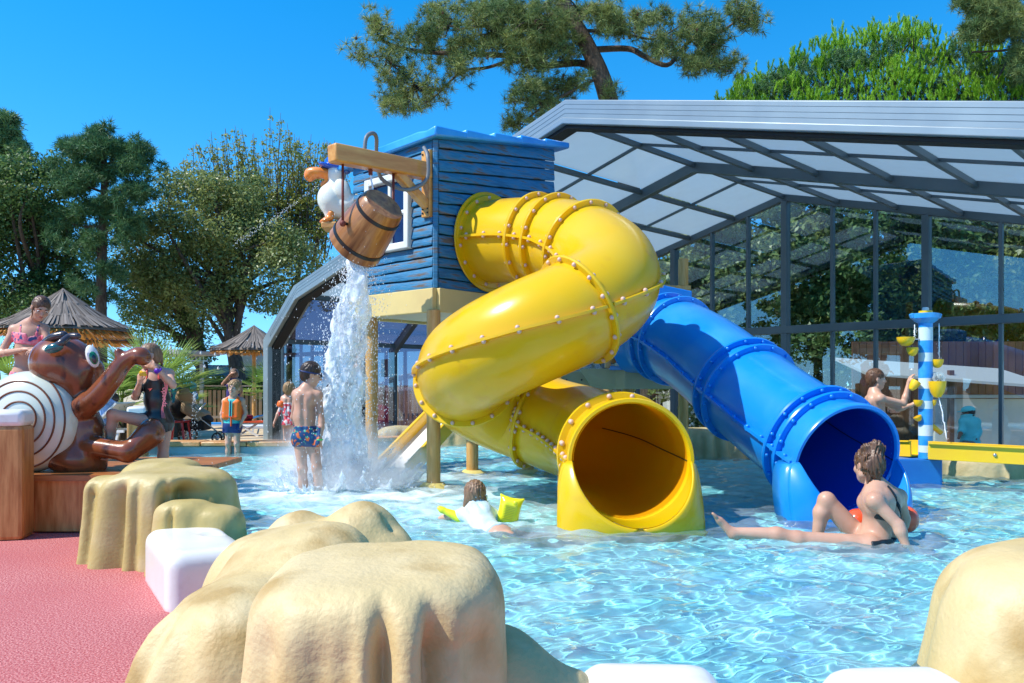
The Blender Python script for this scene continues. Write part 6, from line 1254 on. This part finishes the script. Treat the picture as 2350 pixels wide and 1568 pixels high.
# ------------------------------------------------------------------ brown statue with spiral shell
def S_(x, y, d=0, Y=7.2): return Wp(x, y, Y+d)
m_br = mat('glossy_brown_resin', (.16,.045,.016), .24, col2=(.26,.075,.024), ns=4, nd=6, coat=.4, col3=(.05,.016,.01), ns3=7, lo3=.58, hi3=.72, stretch=(1.6,1.6,.7), bump=.12, bs=18)
m_shell = mat('cream_shell', (.60,.63,.50), .25, col2=(.68,.70,.60), ns=3, coat=.6); m_brl = mat('brown_line', (.16,.05,.02), .4); m_ant = mat('dark_grey_resin', (.045,.035,.04), .25, coat=.5); m_teal = mat('teal_resin', (.015,.10,.11), .2, coat=.5)
st = thing('creature_statue', 'glossy brown creature statue with a cream spiral shell and raised arm', 'statue', (S_(130,1080)[0],7.2,.51))
lo = np.minimum(S_(40,700), S_(375,1120))-V(.05,.75,.02); hi = np.maximum(S_(40,740), S_(385,1110))+V(.05,.75,.05); f = Field(lo, hi, .013)
f.ell(S_(146,836), (.285,.27,.255), .03, ax=nrm(V(1,0,-.35)), az=nrm(V(.35,0,1))); f.ell(S_(190,872), (.17,.19,.17), .10); f.ell(S_(212,846,-.03), (.08,.13,.10), .06); f.ell(S_(186,892,0), (.10,.13,.09), .06)
f.cone(S_(178,905), S_(196,985), .13, .145, .08); f.cone(S_(196,985), S_(188,1065), .15, .21, .06); f.ell(S_(170,1050), (.27,.24,.14), .06)
arm = spline([S_(185,940,-.08), S_(225,908,-.18), S_(258,868,-.22), S_(281,836,-.22), S_(312,816,-.22), S_(330,822,-.22)], 4); rad = np.interp(np.linspace(0,1,len(arm)), [0,.25,.6,.8,.93,1], [.115,.092,.070,.062,.080,.055])
for a, b, ra, rb in zip(arm[:-1], arm[1:], rad[:-1], rad[1:]): f.cone(a, b, ra, rb, .02)
f.cone(S_(284,838,-.22), S_(272,808,-.24), .045, .036, .03)
f.cone(S_(215,1025,-.1), S_(290,1036,-.15), .09, .085, .05); f.cone(S_(295,1040,-.12), S_(345,996,-.05), .085, .125, .05); f.ell(S_(350,985,-.0), (.075,.1,.10), .05); f.ell(S_(232,1000,.30), (.10,.10,.12), .03)
f.build('statue_body', m_br, st)
for pts, r_, d_ in (([(88,806),(104,786),(122,774),(146,769)], .036, -.10), ([(178,772),(160,773),(142,786),(128,797)], .034, -.24)):
    P_ = spline([S_(x, y, d_-(.06 if i > 1 else 0)) for i, (x, y) in enumerate(pts)], 6); mb = MB(); mb.tube(P_, list(np.linspace(r_*.85, r_, len(P_))), 12); mb.ell(P_[0], r_*.85, 10); mb.ell(P_[-1], r_, 10); mb.build('feeler', m_ant, st, True)
mb = MB(); mb.ell(S_(124,799,-.30), (.085,.05,.045), 16, ax=nrm(V(1,0,.22))); mb.build('feeler_tip', m_teal, st, True)
ec = S_(217,815,-.165); ea = nrm(V(.93,-.25,.12)); 
eN = nrm(V(.62,-.74,.2)); mb = MB(); mb.ell(S_(212,818,-.12), (.055,.045,.105), 20, ax=nrm(np.cross(V(0,0,1),eN)), az=nrm(V(-.22,0,1))); ey = mb.build('eye', m_shell, st, True); ey.data.materials[0] = mat('white_gloss', (.78,.80,.76), .15, coat=.5)
mb = MB(); mb.ell(S_(214,821,-.137), (.038,.034,.066), 16, ax=nrm(np.cross(V(0,0,1),eN)), az=nrm(V(-.22,0,1))); mb.build('iris', mat('green_gloss', (.02,.20,.09), .15, coat=.5), ey, True)
mb = MB(); mb.ell(S_(216,824,-.152), (.022,.026,.040), 12, ax=nrm(np.cross(V(0,0,1),eN)), az=nrm(V(-.22,0,1))); mb.build('pupil', m_ant, ey, True)
# shell: thick lens with spiral tubes on its surface
SC = S_(68,968,-.12); SR = (.455,.24,.455); SA = nrm(V(1,-.06,0))
f = Field(SC-.62, SC+.62, .016); f.ell(SC, SR, .01, ax=SA); sh_ = f.build('shell', m_shell, st)
mb = MB(); P_ = []
cx_, cz_ = .10, .03
for t in np.linspace(0, 1, 200):
    a = t*2*math.pi*4.05+.8; r_ = .045+.40*t**.95; x = cx_*(1-t)+r_*math.cos(a)*.93; z = cz_*(1-t)+r_*math.sin(a)
    q = 1-(x/SR[0])**2-(z/SR[2])**2
    if q < .02: x, z = x*.97/math.sqrt((x/SR[0])**2+(z/SR[2])**2), z*.97/math.sqrt((x/SR[0])**2+(z/SR[2])**2); q = 1-(x/SR[0])**2-(z/SR[2])**2
    P_.append(SC+SA*x+V(0,0,z)+np.cross(V(0,0,1), SA)*(-(SR[1]*math.sqrt(max(q,.001))+.003)))
mb.tube(P_, .0085, 6); mb.build('spiral_line', m_brl, sh_, True)
# ------------------------------------------------------------------ white bird figure
m_bw = mat('white_resin', (.68,.71,.62), .3, col2=(.74,.76,.70), ns=4, coat=.3); m_bo = mat('orange_resin', (.85,.20,.02), .3, col2=(.80,.28,.05), ns=5, coat=.3); m_bb = mat('blue_resin', (.01,.10,.55), .25, coat=.4)
YD = 8.78
def D_(x, y, d=0): return Wp(x, y, YD+d)
du = thing('bird_figure', 'white bird figure with orange beak and blue cap perched beside the cabin', 'bird figure', tuple(D_(765,512)))
f = Field(D_(722,520)-V(.05,.35,.05), D_(840,372)+V(.1,.35,.05), .009)
f.ell(D_(773,400), (.105,.10,.11), .02); f.cone(D_(770,412), D_(765,445), .070, .10, .03); f.ell(D_(763,459), (.165,.16,.185), .04, ax=nrm(V(1,0,.2)), az=nrm(V(-.2,0,1))); f.ell(D_(786,478,.02), (.17,.14,.13), .05, ax=nrm(V(1,0,.3)))
f.ell(D_(786,434,-.13), (.085,.05,.12), .02, ax=nrm(V(1,0,.5))); f.ell(D_(806,462,-.10), (.13,.05,.075), .03, ax=nrm(V(1,0,.35))); f.cone(D_(753,480,-.05), D_(757,500,-.05), .06, .045, .03)
f.build('bird_body', m_bw, du)
f = Field(D_(694,440)-V(.02,.2,.0), D_(766,375)+V(.02,.2,.02), .008)
f.ell(D_(730,397), (.135,.10,.060), .02, ax=nrm(V(1,0,-.12))); f.ell(D_(711,403), (.062,.08,.068), .03); f.ell(D_(748,400), (.055,.07,.065), .03); f.cone(D_(756,408), D_(741,425), .045, .028, .02); f.ell(D_(738,412), (.05,.05,.012), .01, ax=nrm(V(1,0,-.4)), op='d')
f.build('beak', m_bo, du)
f = Field(D_(735,405)-V(0,.25,.02), D_(800,360)+V(.05,.25,.05), .009); f.ell(D_(773,377), (.135,.13,.085), .02, ax=nrm(V(1,0,-.25))); f.ell(D_(748,382,-.02), (.10,.14,.028), .015, ax=nrm(V(1,0,-.2))); f.ell(D_(790,392), (.07,.1,.04), .03); f.build('cap', m_bb, du)
for x, y, d_ in ((760,496,-.09),(765,492,.07)):
    f = Field(D_(735,525,d_)-V(.02,.12,.02), D_(790,478,d_)+V(.02,.12,.02), .009); f.cone(D_(x,y-6,d_), D_(x-6,y+4,d_), .035, .03, .02); f.ell(D_(x-10,y+9,d_), (.085,.05,.03), .02, ax=nrm(V(1,0,.35))); f.build('foot', m_bo, du)
mb = MB(); mb.bar(D_(742,521), D_(836,521,.02), .26, .07); tag(autosmooth(mb.build('bird_perch', m_lwood, None, bevel=.012)), 'varnished wooden perch under the white bird figure', 'perch')
# ------------------------------------------------------------------ striped spray post with cups, blue box and gutters
m_sb = mat('post_blue', (.01,.25,.72), .35, col2=(.05,.35,.75), ns=9, coat=.2); m_sp = mat('post_pale', (.50,.66,.72), .4, col2=(.6,.7,.74), ns=8)
m_cup = mat('yellow_cup', (.86,.52,.01), .3, coat=.3); m_met = mat('steel', (.5,.5,.52), .25, metal=.9)
YT = 7.87
def T_(x, y, d=0): return Wp(x, y, YT+d)
tp = thing('spray_post', 'blue and white striped spray post with yellow cups and a spinning wheel', 'spray post', tuple(T_(2124,1052)))
pc = T_(2124,1050); zt = T_(0,732)[2]; zb = T_(0,1052)[2]; nb_ = 13
ys_ = [732,752,782,810,830,868,892,920,938,975,1000,1022,1038,1052]
prof = [(.066, T_(0,y)[2]) for y in ys_[::-1]]
for k in range(len(ys_)-1):
    mb = MB(); mb.lathe((pc[0],pc[1],0), [(.066,T_(0,ys_[k+1])[2]),(.066,T_(0,ys_[k])[2])], 24, cap=False); autosmooth(mb.build('band', m_sb if k % 2 == 0 else m_sp, tp))
mb = MB(); z = T_(0,738)[2]; mb.lathe((pc[0],pc[1],0), [(.066,z-.02),(.10,z),(.128,z+.03),(.13,z+.075),(.118,z+.08),(.0,z+.08)], 28, cap=False); autosmooth(mb.build('crown_dish', m_sb, tp))
for sx in (-1,1): mb = MB(); mb.bar((pc[0]+sx*.12,pc[1],z+.06), (pc[0]+sx*.15,pc[1],z+.05), .05, .05); mb.build('spout', m_sb, tp, bevel=.008)
mb = MB(); mb.lathe((pc[0],pc[1],0), [(.066,z+.08),(.066,z+.105),(.03,z+.106)], 20); autosmooth(mb.build('yellow_cap_ring', m_cup, tp)); mb = MB(); mb.lathe((pc[0],pc[1],0), [(.032,z+.1),(.032,z+.13),(.025,z+.14)], 16); autosmooth(mb.build('nut', m_sp, tp))
def cup(x, y, w_, h_, side, tilt=0, kind=0):
    c = T_(x, y, -.03 if kind == 0 else -.12); r_ = w_/2/(F/YT); hh = h_/(F/YT); ax_ = rot(V(0,0,1), V(0,1,0), tilt); mb = MB()
    mb.lathe(c, [(.002,-hh),(r_*.45,-hh*.93),(r_*.78,-hh*.65),(r_*.95,-hh*.3),(r_,0),(r_*.93,0),(r_*.88,-hh*.3),(r_*.7,-hh*.6),(.002,-hh*.86)], 20, ax_, cap=False); o = autosmooth(mb.build('cup', m_cup, tp)); 
    mb = MB(); mb.tube([c-V(0,0,.02), V(pc[0],pc[1],c[2]-.02)], .008, 6); mb.build('cup_arm', m_met, o, True)
cup(2079,774,40,21,-1); cup(2094,798,26,20,-1); cup(2151,825,27,20,1); cup(2107,918,20,16,-1); cup(2142,918,14,14,1); cup(2105,956,18,12,-1,-.5)
cup(2103,876,22,24,-1,.6); cup(2151,875,37,38,1,0,1)
mb = MB(); a = T_(2140,978); b = T_(2160,994); mb.tube([T_(2132,972), b], .026, 12); mb.build('cup', m_cup, tp, True)
wc = T_(2156,868,-.05); mb = MB()
for dy in (-.03,.03): mb.lathe(wc+V(-.02,dy,0), [(.040,-.004),(.062,-.004),(.062,.004),(.040,.004)], 24, (0,1,0), cap=False)
for k in range(8): a = k*math.pi/4; mb.bar(wc+V(-.02,0,0), wc+V(-.02+.06*math.cos(a),0,.06*math.sin(a)), .07, .004, up=(0,1,0) if 0 else (math.sin(a+.01),0,-math.cos(a+.01)))
mb.build('water_wheel', mat('clear_plastic', (.62,.72,.74), .1, alpha=.6), tp)
m_gut = mat('yellow_gutter', (.86,.55,.01), .35, col2=(.82,.50,.02), ns=4, coat=.2)
def gutter(pts, label, h_=.155, w_=.2):
    e = thing('gutter', label, 'gutter', tuple(pts[0]), 'yellow water gutters at the spray post'); mb = MB()
    for a, b in zip(pts[:-1], pts[1:]):
        a = np.asarray(a, float); b = np.asarray(b, float); d = nrm(b-a); n = nrm(np.cross(d, V(0,0,1)))
        for s_ in (-1,1): mb.bar(a+n*s_*w_/2, b+n*s_*w_/2, .02, h_); mb.bar(a+n*s_*(w_/2+.012)+V(0,0,h_/2), b+n*s_*(w_/2+.012)+V(0,0,h_/2), .045, .014)
        mb.bar(a-V(0,0,h_/2-.01), b-V(0,0,h_/2-.01), w_, .018)
    mb.build('gutter_trough', m_gut, e, bevel=.003); mb = MB(); d = nrm(np.asarray(pts[1])-np.asarray(pts[0])); p = np.asarray(pts[0])+d*.55+np.cross(d, V(0,0,1))*(w_/2+.012); mb.ell(p, .018, 8); mb.build('gutter_bolt', m_met, e, True)
gutter([T_(2130,1034,-.16), T_(2500,1054,-.75)], 'long yellow gutter running right from the spray post')
gutter([T_(2109,1030,.08), T_(2070,1029,.30)], 'short yellow gutter stub left of the spray post behind the blue tube')
mb = MB(); b0_ = T_(2055,1112,.0); mb.prism([V(b0_[0]-.25,YT,.02),V(T_(2152,0)[0],YT-.08,.02),V(T_(2200,0)[0],YT+.30,.02),V(b0_[0]-.1,YT+.45,.02)], (0,0,T_(0,1050)[2]-.03)); tag(mb.build('post_plinth', mat('plinth_blue', (.01,.13,.46), .4, col2=(.015,.17,.52), ns=3), None, bevel=.015), 'blue block standing in the water under the striped spray post', 'plinth')
# ------------------------------------------------------------------ stroller, red chair, loungers, bags
m_cab2 = mat('black_fabric', (.012,.012,.015), .8); m_bg = mat('beige_fabric', (.36,.25,.15), .8, bump=.3, bs=12); m_tow = mat('blue_towel', (.02,.22,.42), .9, col2=(.03,.42,.60), ns=9, nd=2, lo=.45, hi=.55, bump=.8, bs=20, col3=(.08,.03,.20), ns3=6, lo3=.55, hi3=.6)
def K_(x, y, Y=14.6): return Wp(x, y, Y)
s_t = thing('stroller', 'black and beige stroller with towels piled on its hood', 'stroller', (K_(435,1000)[0],14.6,0))
def wheel(c, r_, nm='wheel'):
    mb = MB(); mb.lathe(c, [(r_*.82,-.02),(r_,-.018),(r_,.018),(r_*.82,.02),(r_*.82,-.02)], 24, (.12,1,0), cap=False); o = autosmooth(mb.build(nm, m_cab2, s_t)); mb = MB()
    for k in range(6): a = k*math.pi/3; mb.bar(c, c+V(math.cos(a)*r_*.85,0,math.sin(a)*r_*.85), .012, .012, up=(0,1,0))
    mb.lathe(c, [(.03,-.025),(.03,.025)], 10, (.12,1,0)); mb.build('spokes', m_met, o)
for x, y, Y, r_ in ((424,996,14.4,.135),(438,993,14.9,.135),(498,999,14.4,.10),(505,996,14.9,.10)): wheel(V(K_(x,y,Y)[0],Y,.2+r_), r_)
mb = MB()
for Y in (14.42,14.88): mb.tube([K_(405,905,Y),K_(432,940,Y),K_(500,992,Y)], .014, 6); mb.tube([K_(424,992,Y),K_(450,950,Y),K_(472,925,Y)], .014, 6)
mb.tube([K_(405,905,14.42),K_(405,905,14.88)], .016, 6); mb.build('stroller_frame', m_met, s_t, True)
f = Field(K_(395,1000,14.6)-V(.05,.35,.02), K_(520,870,14.6)+V(.05,.35,.05), .018); f.ell(K_(428,905), (.20,.24,.20), .05); f.rbox(K_(448,945), (.24,.2,.10), .05, .05, ax=nrm(V(1,0,-.6)), az=nrm(V(.6,0,1))); f.build('seat_fabric', m_bg, s_t)
f = Field(K_(395,1000,14.6)-V(.05,.35,.02), K_(520,870,14.6)+V(.05,.35,.05), .018); f.ell(K_(412,935), (.16,.25,.22), .05); f.rbox(K_(450,975), (.22,.2,.10), .04, .04); f.ell(K_(475,958), (.13,.2,.05), .03, ax=nrm(V(1,0,-.9))); f.build('storage_basket', m_cab2, s_t)
f = Field(K_(395,930,14.5)-V(.05,.4,.02), K_(465,865,14.5)+V(.05,.35,.05), .014); f.ell(K_(420,884), (.24,.26,.10), .03, ax=nrm(V(1,0,-.1))); f.cone(K_(400,890,14.3), K_(398,922,14.3), .06, .03, .03); f.cone(K_(440,885,14.3), K_(452,912,14.3), .06, .03, .03); f.noise(6, .03, 9); tag(f.build('towel_pile', m_tow), 'blue and turquoise towels draped over the stroller', 'towel')
m_redp = mat('red_plastic', (.62,.02,.03), .3, coat=.3)
rc = thing('kids_chair', 'small red plastic chair beside the stroller', 'chair', (K_(405,1000,14.2)[0],14.2,0)); mb = MB(); a = K_(402,965,14.2)
mb.box(a+V(.05,0,-.02), (.34,.32,.03)); mb.build('seat', m_redp, rc, bevel=.01); mb = MB(); 
for dx in (-.12,-.04,.04,.12): mb.bar(a+V(-.10,dx,0), a+V(-.19,dx,.32), .03, .015)
mb.bar(a+V(-.19,-.15,.32), a+V(-.19,.15,.32), .03, .05); mb.build('backrest', m_redp, rc)
for sx in (-1,1):
    for sy in (-1,1): mb = MB(); mb.bar(a+V(.05+sx*.13,sy*.13,-.03), V(a[0]+.05+sx*.18,a[1]+sy*.15,.2), .03, .03, up=(0,1,0)); mb.build('leg', m_redp, rc)
m_lg = mat('white_textile', (.62,.66,.70), .7); m_lf = mat('white_frame', (.7,.7,.7), .4)
def lounger(x, Y, ang, label, back=.6, m=m_lg):
    e = thing('sun_lounger', label, 'sun lounger', (x,Y,0), 'sun loungers on the deck'); d = V(math.cos(ang), math.sin(ang), 0); n = V(-d[1], d[0], 0); c = V(x,Y,.2 if Y < 17 else 0)
    mb = MB(); mb.bar(c-d*.2+V(0,0,.36), c+d*1.1+V(0,0,.36), .58, .03); mb.build('bed', m, e); mb = MB(); mb.bar(c-d*.2+V(0,0,.36), c-d*(.2+.62*math.cos(back))+V(0,0,.36+.62*math.sin(back)), .58, .03); mb.build('backrest', m, e)
    mb = MB()
    for s_ in (-1,1): mb.bar(c-d*.8+n*s_*.3+V(0,0,.33), c+d*1.12+n*s_*.3+V(0,0,.33), .035, .04)
    mb.build('frame', m_lf, e)
    for t in (-.7,1.0):
        for s_ in (-1,1): mb = MB(); mb.bar(c+d*t+n*s_*.28+V(0,0,.33), c+d*(t+.08)+n*s_*.3, .035, .035, up=tuple(n)); mb.build('leg', m_lf, e)
    return e
q = K_(215,1000,13.0); lounger(q[0]-.1, 13.0, R(176), 'white lounger carrying the reclining person in light blue', .75)
q = K_(600,985,17.5); lounger(q[0]+.35, 17.5, R(190), 'white lounger with raised back beside the small parasol', 1.1)
q = K_(520,985,18.5); lounger(q[0], 18.5, R(185), 'blue lounger behind the boy in orange vest', .3, mat('blue_textile', (.02,.25,.60), .6))
f = Field(K_(560,1000,16.5)-.35, K_(560,1000,16.5)+.45, .02); f.ell(V(K_(563,0,16.5)[0],16.5,.60), (.16,.12,.12), .03); f.noise(5,.02,3); tag(f.build('beach_bag', mat('dark_red_cloth', (.20,.01,.03), .8, col2=(.02,.02,.05), ns=9, lo=.48, hi=.52)), 'dark red bag on the orange-red low table near the small parasol', 'bag')
e = thing('low_table', 'low orange table with white crossed legs near the small parasol', 'table', (K_(563,0,16.5)[0],16.5,0)); mb = MB(); mb.box((K_(570,0,16.5)[0],16.5,.50), (.75,.4,.03)); mb.build('table_top', mat('orange_top', (.65,.08,.02), .5), e)
for s_ in (-1,1):
    mb = MB(); x = K_(570,0,16.5)[0]; mb.bar(V(x-.25*s_,16.5+s_*.15,.2), V(x+.2*s_,16.5+s_*.15,.49), .04, .03, up=(0,1,0)); mb.build('leg', m_lf, e)
f = Field(Wp(865,960,19.5)-.5, Wp(865,960,19.5)+.8, .03); f.ell(V(Wp(868,0,19.5)[0],19.5,.35), (.42,.2,.42), .05); f.noise(3,.05,4); tag(f.build('inflatable', mat('pink_vinyl', (.70,.06,.14), .4, col2=(.55,.03,.09), ns=6)), 'pink inflatable standing against the fence behind the enclosure side', 'inflatable')
mb = MB(); c = Wp(887,845,16.9); mb.box(c, (.22,.10,.38)); tag(mb.build('control_box', mat('grey_box', (.30,.30,.30), .4), None, bevel=.01), 'grey control box on the inner left leg of the enclosure', 'box')
# ------------------------------------------------------------------ moving water: pour, jets, splash, drops
m_pour = bpy.data.materials.new('aerated_water'); m_pour.use_nodes = True; t_ = m_pour.node_tree; N = t_.nodes; L = t_.links; b = N['Principled BSDF']
b.inputs['Base Color'].default_value = (.86,.92,.96,1); b.inputs['Roughness'].default_value = .06; b.inputs['IOR'].default_value = 1.33; b.inputs['Specular IOR Level'].default_value = .9
tr = N.new('ShaderNodeBsdfTransparent'); tr.inputs[0].default_value = (.90,.95,.98,1); mx = N.new('ShaderNodeMixShader'); nz = N.new('ShaderNodeTexNoise'); nz.inputs['Scale'].default_value = 9; nz.inputs['Detail'].default_value = 4
tc = N.new('ShaderNodeTexCoord'); mpp = N.new('ShaderNodeMapping'); mpp.inputs['Scale'].default_value = (1.6,1.6,.6); L.new(tc.outputs['Object'], mpp.inputs[0]); L.new(mpp.outputs[0], nz.inputs['Vector']); mr = N.new('ShaderNodeMapRange'); mr.inputs[1].default_value = .38; mr.inputs[2].default_value = .58; mr.inputs[3].default_value = .15; mr.inputs[4].default_value = .80
L.new(nz.outputs[0], mr.inputs[0]); L.new(mr.outputs[0], mx.inputs[0]); L.new(tr.outputs[0], mx.inputs[1]); L.new(b.outputs[0], mx.inputs[2]); L.new(mx.outputs[0], N['Material Output'].inputs[0])
mouth_c = cen-axis*.26
pth = [mouth_c+V(0,0,-.16), Wp(822,640,7.3), Wp(808,720,7.38), Wp(798,810,7.48), Wp(792,910,7.58), Wp(788,1010,7.66), Wp(786,1110,7.75)]
rd = [.09,.10,.135,.175,.205,.225,.25]
lo = np.min(pth, 0)-.42; hi = np.max(pth, 0)+.32; f = Field(lo, hi, .011)
for a, b_, ra, rb in zip(pth[:-1], pth[1:], rd[:-1], rd[1:]): f.cone(a, b_, ra, rb, .04)
g = f.full(); zt_ = pth[0][2]; fall = np.clip((zt_-g[2])/1.6, 0, 1)
n1 = vnoise((g[0]*3.2, g[1]*3.2, g[2]*1.3), 11); n2 = vnoise((g[0]*8, g[1]*8, g[2]*3.4), 12); n3 = vnoise((g[0]*17, g[1]*17, g[2]*9), 13)
f.d = (f.d+(.025+.085*fall)*n1+(.018+.070*fall)*n2+(.008+.036*fall)*n3+.035*fall).astype(np.float32); f.d = np.maximum(f.d, (.31-g[2]).astype(np.float32))
tag(f.build('falling_water', m_pour, relax=0), 'sheet of white water falling from the tipping bucket into the pool', 'waterfall')
m_drop = mat('water_drop', (.88,.93,.97), .08, spec=.9)
def drops(name, pos, size, label_kind='stuff'):
    n = len(pos); ic = np.array([[0,0,2.0],[.8,0,0],[0,.8,0],[-.8,0,0],[0,-.8,0],[0,0,-1.7]]); fc = np.array([[0,1,2],[0,2,3],[0,3,4],[0,4,1],[5,2,1],[5,3,2],[5,4,3],[5,1,4]])
    v = (pos[:,None,:]+ic[None]*size[:,None,None]).reshape(-1,3); f_ = (fc[None]+6*np.arange(n)[:,None,None]).reshape(-1,3); o = mk(name, v, f_, m_drop, smooth=True); o['kind'] = 'stuff'; return o
base = pth[-1].copy(); base[2] = .3
n = 8000; t = RNG.random(n)**.8; i = np.clip((t*(len(pth)-1)).astype(int), 0, len(pth)-2); fr = (t*(len(pth)-1)-i)[:,None]; P0 = np.array(pth)[i]*(1-fr)+np.array(pth)[i+1]*fr
off = RNG.normal(size=(n,3))*np.array([.13,.13,.05])*(.5+1.5*t[:,None]); p1_ = P0+off
n2_ = 16000; a = RNG.uniform(0, 6.283, n2_); el = RNG.uniform(.25, 1.45, n2_); v0 = RNG.uniform(.6, 3.1, n2_)*RNG.uniform(.5,1,n2_); tt = RNG.uniform(0, 1, n2_)*2*v0*np.sin(el)/9.8
p2_ = np.stack([base[0]+.12*RNG.normal(size=n2_)+np.cos(a)*np.cos(el)*v0*tt*1.25, base[1]+.12*RNG.normal(size=n2_)+np.sin(a)*np.cos(el)*v0*tt*1.25, .3+v0*np.sin(el)*tt-4.9*tt**2], 1)
n3_ = 900; p3_ = np.stack([RNG.uniform(-2.6,-1.0,n3_), RNG.uniform(6.3,8.6,n3_), RNG.uniform(.4,3.0,n3_)**1], 1); p3_ = p3_[np.abs(p3_[:,0]+1.6) < .35+.25*(3-p3_[:,2])]
pp = np.concatenate([p1_, p2_, p3_]); drops('water_drops', pp, np.concatenate([RNG.uniform(.0015,.006,len(p1_)), RNG.uniform(.0015,.0065,len(p2_)), RNG.uniform(.0015,.004,len(p3_))]))
# crown of spray at the foot
f = Field(base-V(.85,.85,.05), base+V(.85,.85,.62), .015)
for k in range(110):
    a = RNG.uniform(0, 6.283); r0 = RNG.uniform(.03,.68); ln = RNG.uniform(.14,.60)*(1-.8*r0); d = nrm(V(math.cos(a)*.75, math.sin(a)*.75, RNG.uniform(.4,1.3))); s0 = base+V(math.cos(a)*r0, math.sin(a)*r0, -.02); f.cone(s0, s0+d*ln, RNG.uniform(.022,.045), .005, .02)
f.ell(base, (.6,.5,.10), .05); g = f.full(); f.d = (f.d+.028*vnoise((g[0]*7,g[1]*7,g[2]*5), 21)+.016*vnoise((g[0]*16,g[1]*16,g[2]*12), 22)).astype(np.float32); f.d = np.maximum(f.d, (.295-g[2]).astype(np.float32))
o = f.build('spray', m_pour, relax=0); o['kind'] = 'stuff'
# mist round the foot of the pour
mm = bpy.data.materials.new('mist'); mm.use_nodes = True; t_ = mm.node_tree; N = t_.nodes; L = t_.links; N.remove(N['Principled BSDF']); pv_ = N.new('ShaderNodeVolumePrincipled'); pv_.inputs['Color'].default_value = (.97,.98,1,1); pv_.inputs['Anisotropy'].default_value = .2
tc = N.new('ShaderNodeTexCoord'); ln_ = N.new('ShaderNodeVectorMath'); ln_.operation = 'LENGTH'; mp2 = N.new('ShaderNodeMapping'); mp2.inputs['Scale'].default_value = (1/1.0,1/.85,1/.70); L.new(tc.outputs['Object'], mp2.inputs[0]); L.new(mp2.outputs[0], ln_.inputs[0])
m1 = N.new('ShaderNodeMapRange'); m1.inputs[1].default_value = 1; m1.inputs[2].default_value = .15; m1.inputs[3].default_value = 0; m1.inputs[4].default_value = 1; L.new(ln_.outputs['Value'], m1.inputs[0])
nz = N.new('ShaderNodeTexNoise'); nz.inputs['Scale'].default_value = 4.5; nz.inputs['Detail'].default_value = 4; L.new(tc.outputs['Object'], nz.inputs['Vector']); m2 = N.new('ShaderNodeMapRange'); m2.inputs[1].default_value = .40; m2.inputs[2].default_value = .65; m2.inputs[4].default_value = 11.0; L.new(nz.outputs[0], m2.inputs[0])
mu = N.new('ShaderNodeMath'); mu.operation = 'MULTIPLY'; L.new(m1.outputs[0], mu.inputs[0]); L.new(m2.outputs[0], mu.inputs[1]); L.new(mu.outputs[0], pv_.inputs['Density']); L.new(pv_.outputs[0], N['Material Output'].inputs['Volume'])
mb = MB(); mb.ell(base+V(0,0,.02), (1.0,.85,.7), 32); v_ = np.array(mb.v); v_[:,2] = np.maximum(v_[:,2], .335); o = mk('spray_mist', v_, mb.f, mm, loc=tuple(base)); o['kind'] = 'stuff'
# thin jets
def jet(name, a, b, sag, r_, label, n=40):
    a = np.asarray(a, float); b = np.asarray(b, float); mb = MB(); P_ = [a+(b-a)*t-V(0,0,4*sag*t*(1-t)*-1) for t in np.linspace(0,1,n)]; P_ = [p+RNG.normal(size=3)*.004*(i/n) for i, p in enumerate(P_)]
    if n < 30: mb.tube(P_, [r_*(.7+.5*abs(math.sin(i*1.9))) for i in range(n)], 6)
    else:
        for i in range(n*3): q_ = min(n-1, i//3); mb.ell(P_[q_]+RNG.normal(size=3)*(.004+.03*q_/n), r_*RNG.uniform(.5,1.3), 5)
    for p in P_[n//3:]:
        for _ in range(2): mb.ell(p+RNG.normal(size=3)*.012, .0035, 5)
    o = mb.build(name, m_drop, None, True); return tag(o, label, 'water jet')
jet('water_jet', D_(742,416), Wp(540,560,8.2), -.02, .0028, 'thin jet squirting from the orange beak of the white bird', 60)
jet('water_jet', Wp(441,1005,11.3), Wp(452,1004,11.1), .62, .004, 'small fountain jet in front of the stroller')
jet('water_jet', sp-V(0,0,.03), cen+axis*.10+V(0,0,.2), 0, .008, 'stream filling the tipping bucket from the beam spout', 16)
for x, y0, y1, lb in ((2099,745,775,'thin trickle from the left lip of the spray post'),(2155,742,825,'thin trickle from the right lip of the spray post')): jet('water_jet', T_(x,y0), T_(x,y1), 0, .005, lb, 12)
jet('water_jet', T_(2152,905,-.12), T_(2172,1010,-.2), .05, .005, 'water arcing from the big yellow cup on the spray post', 20)
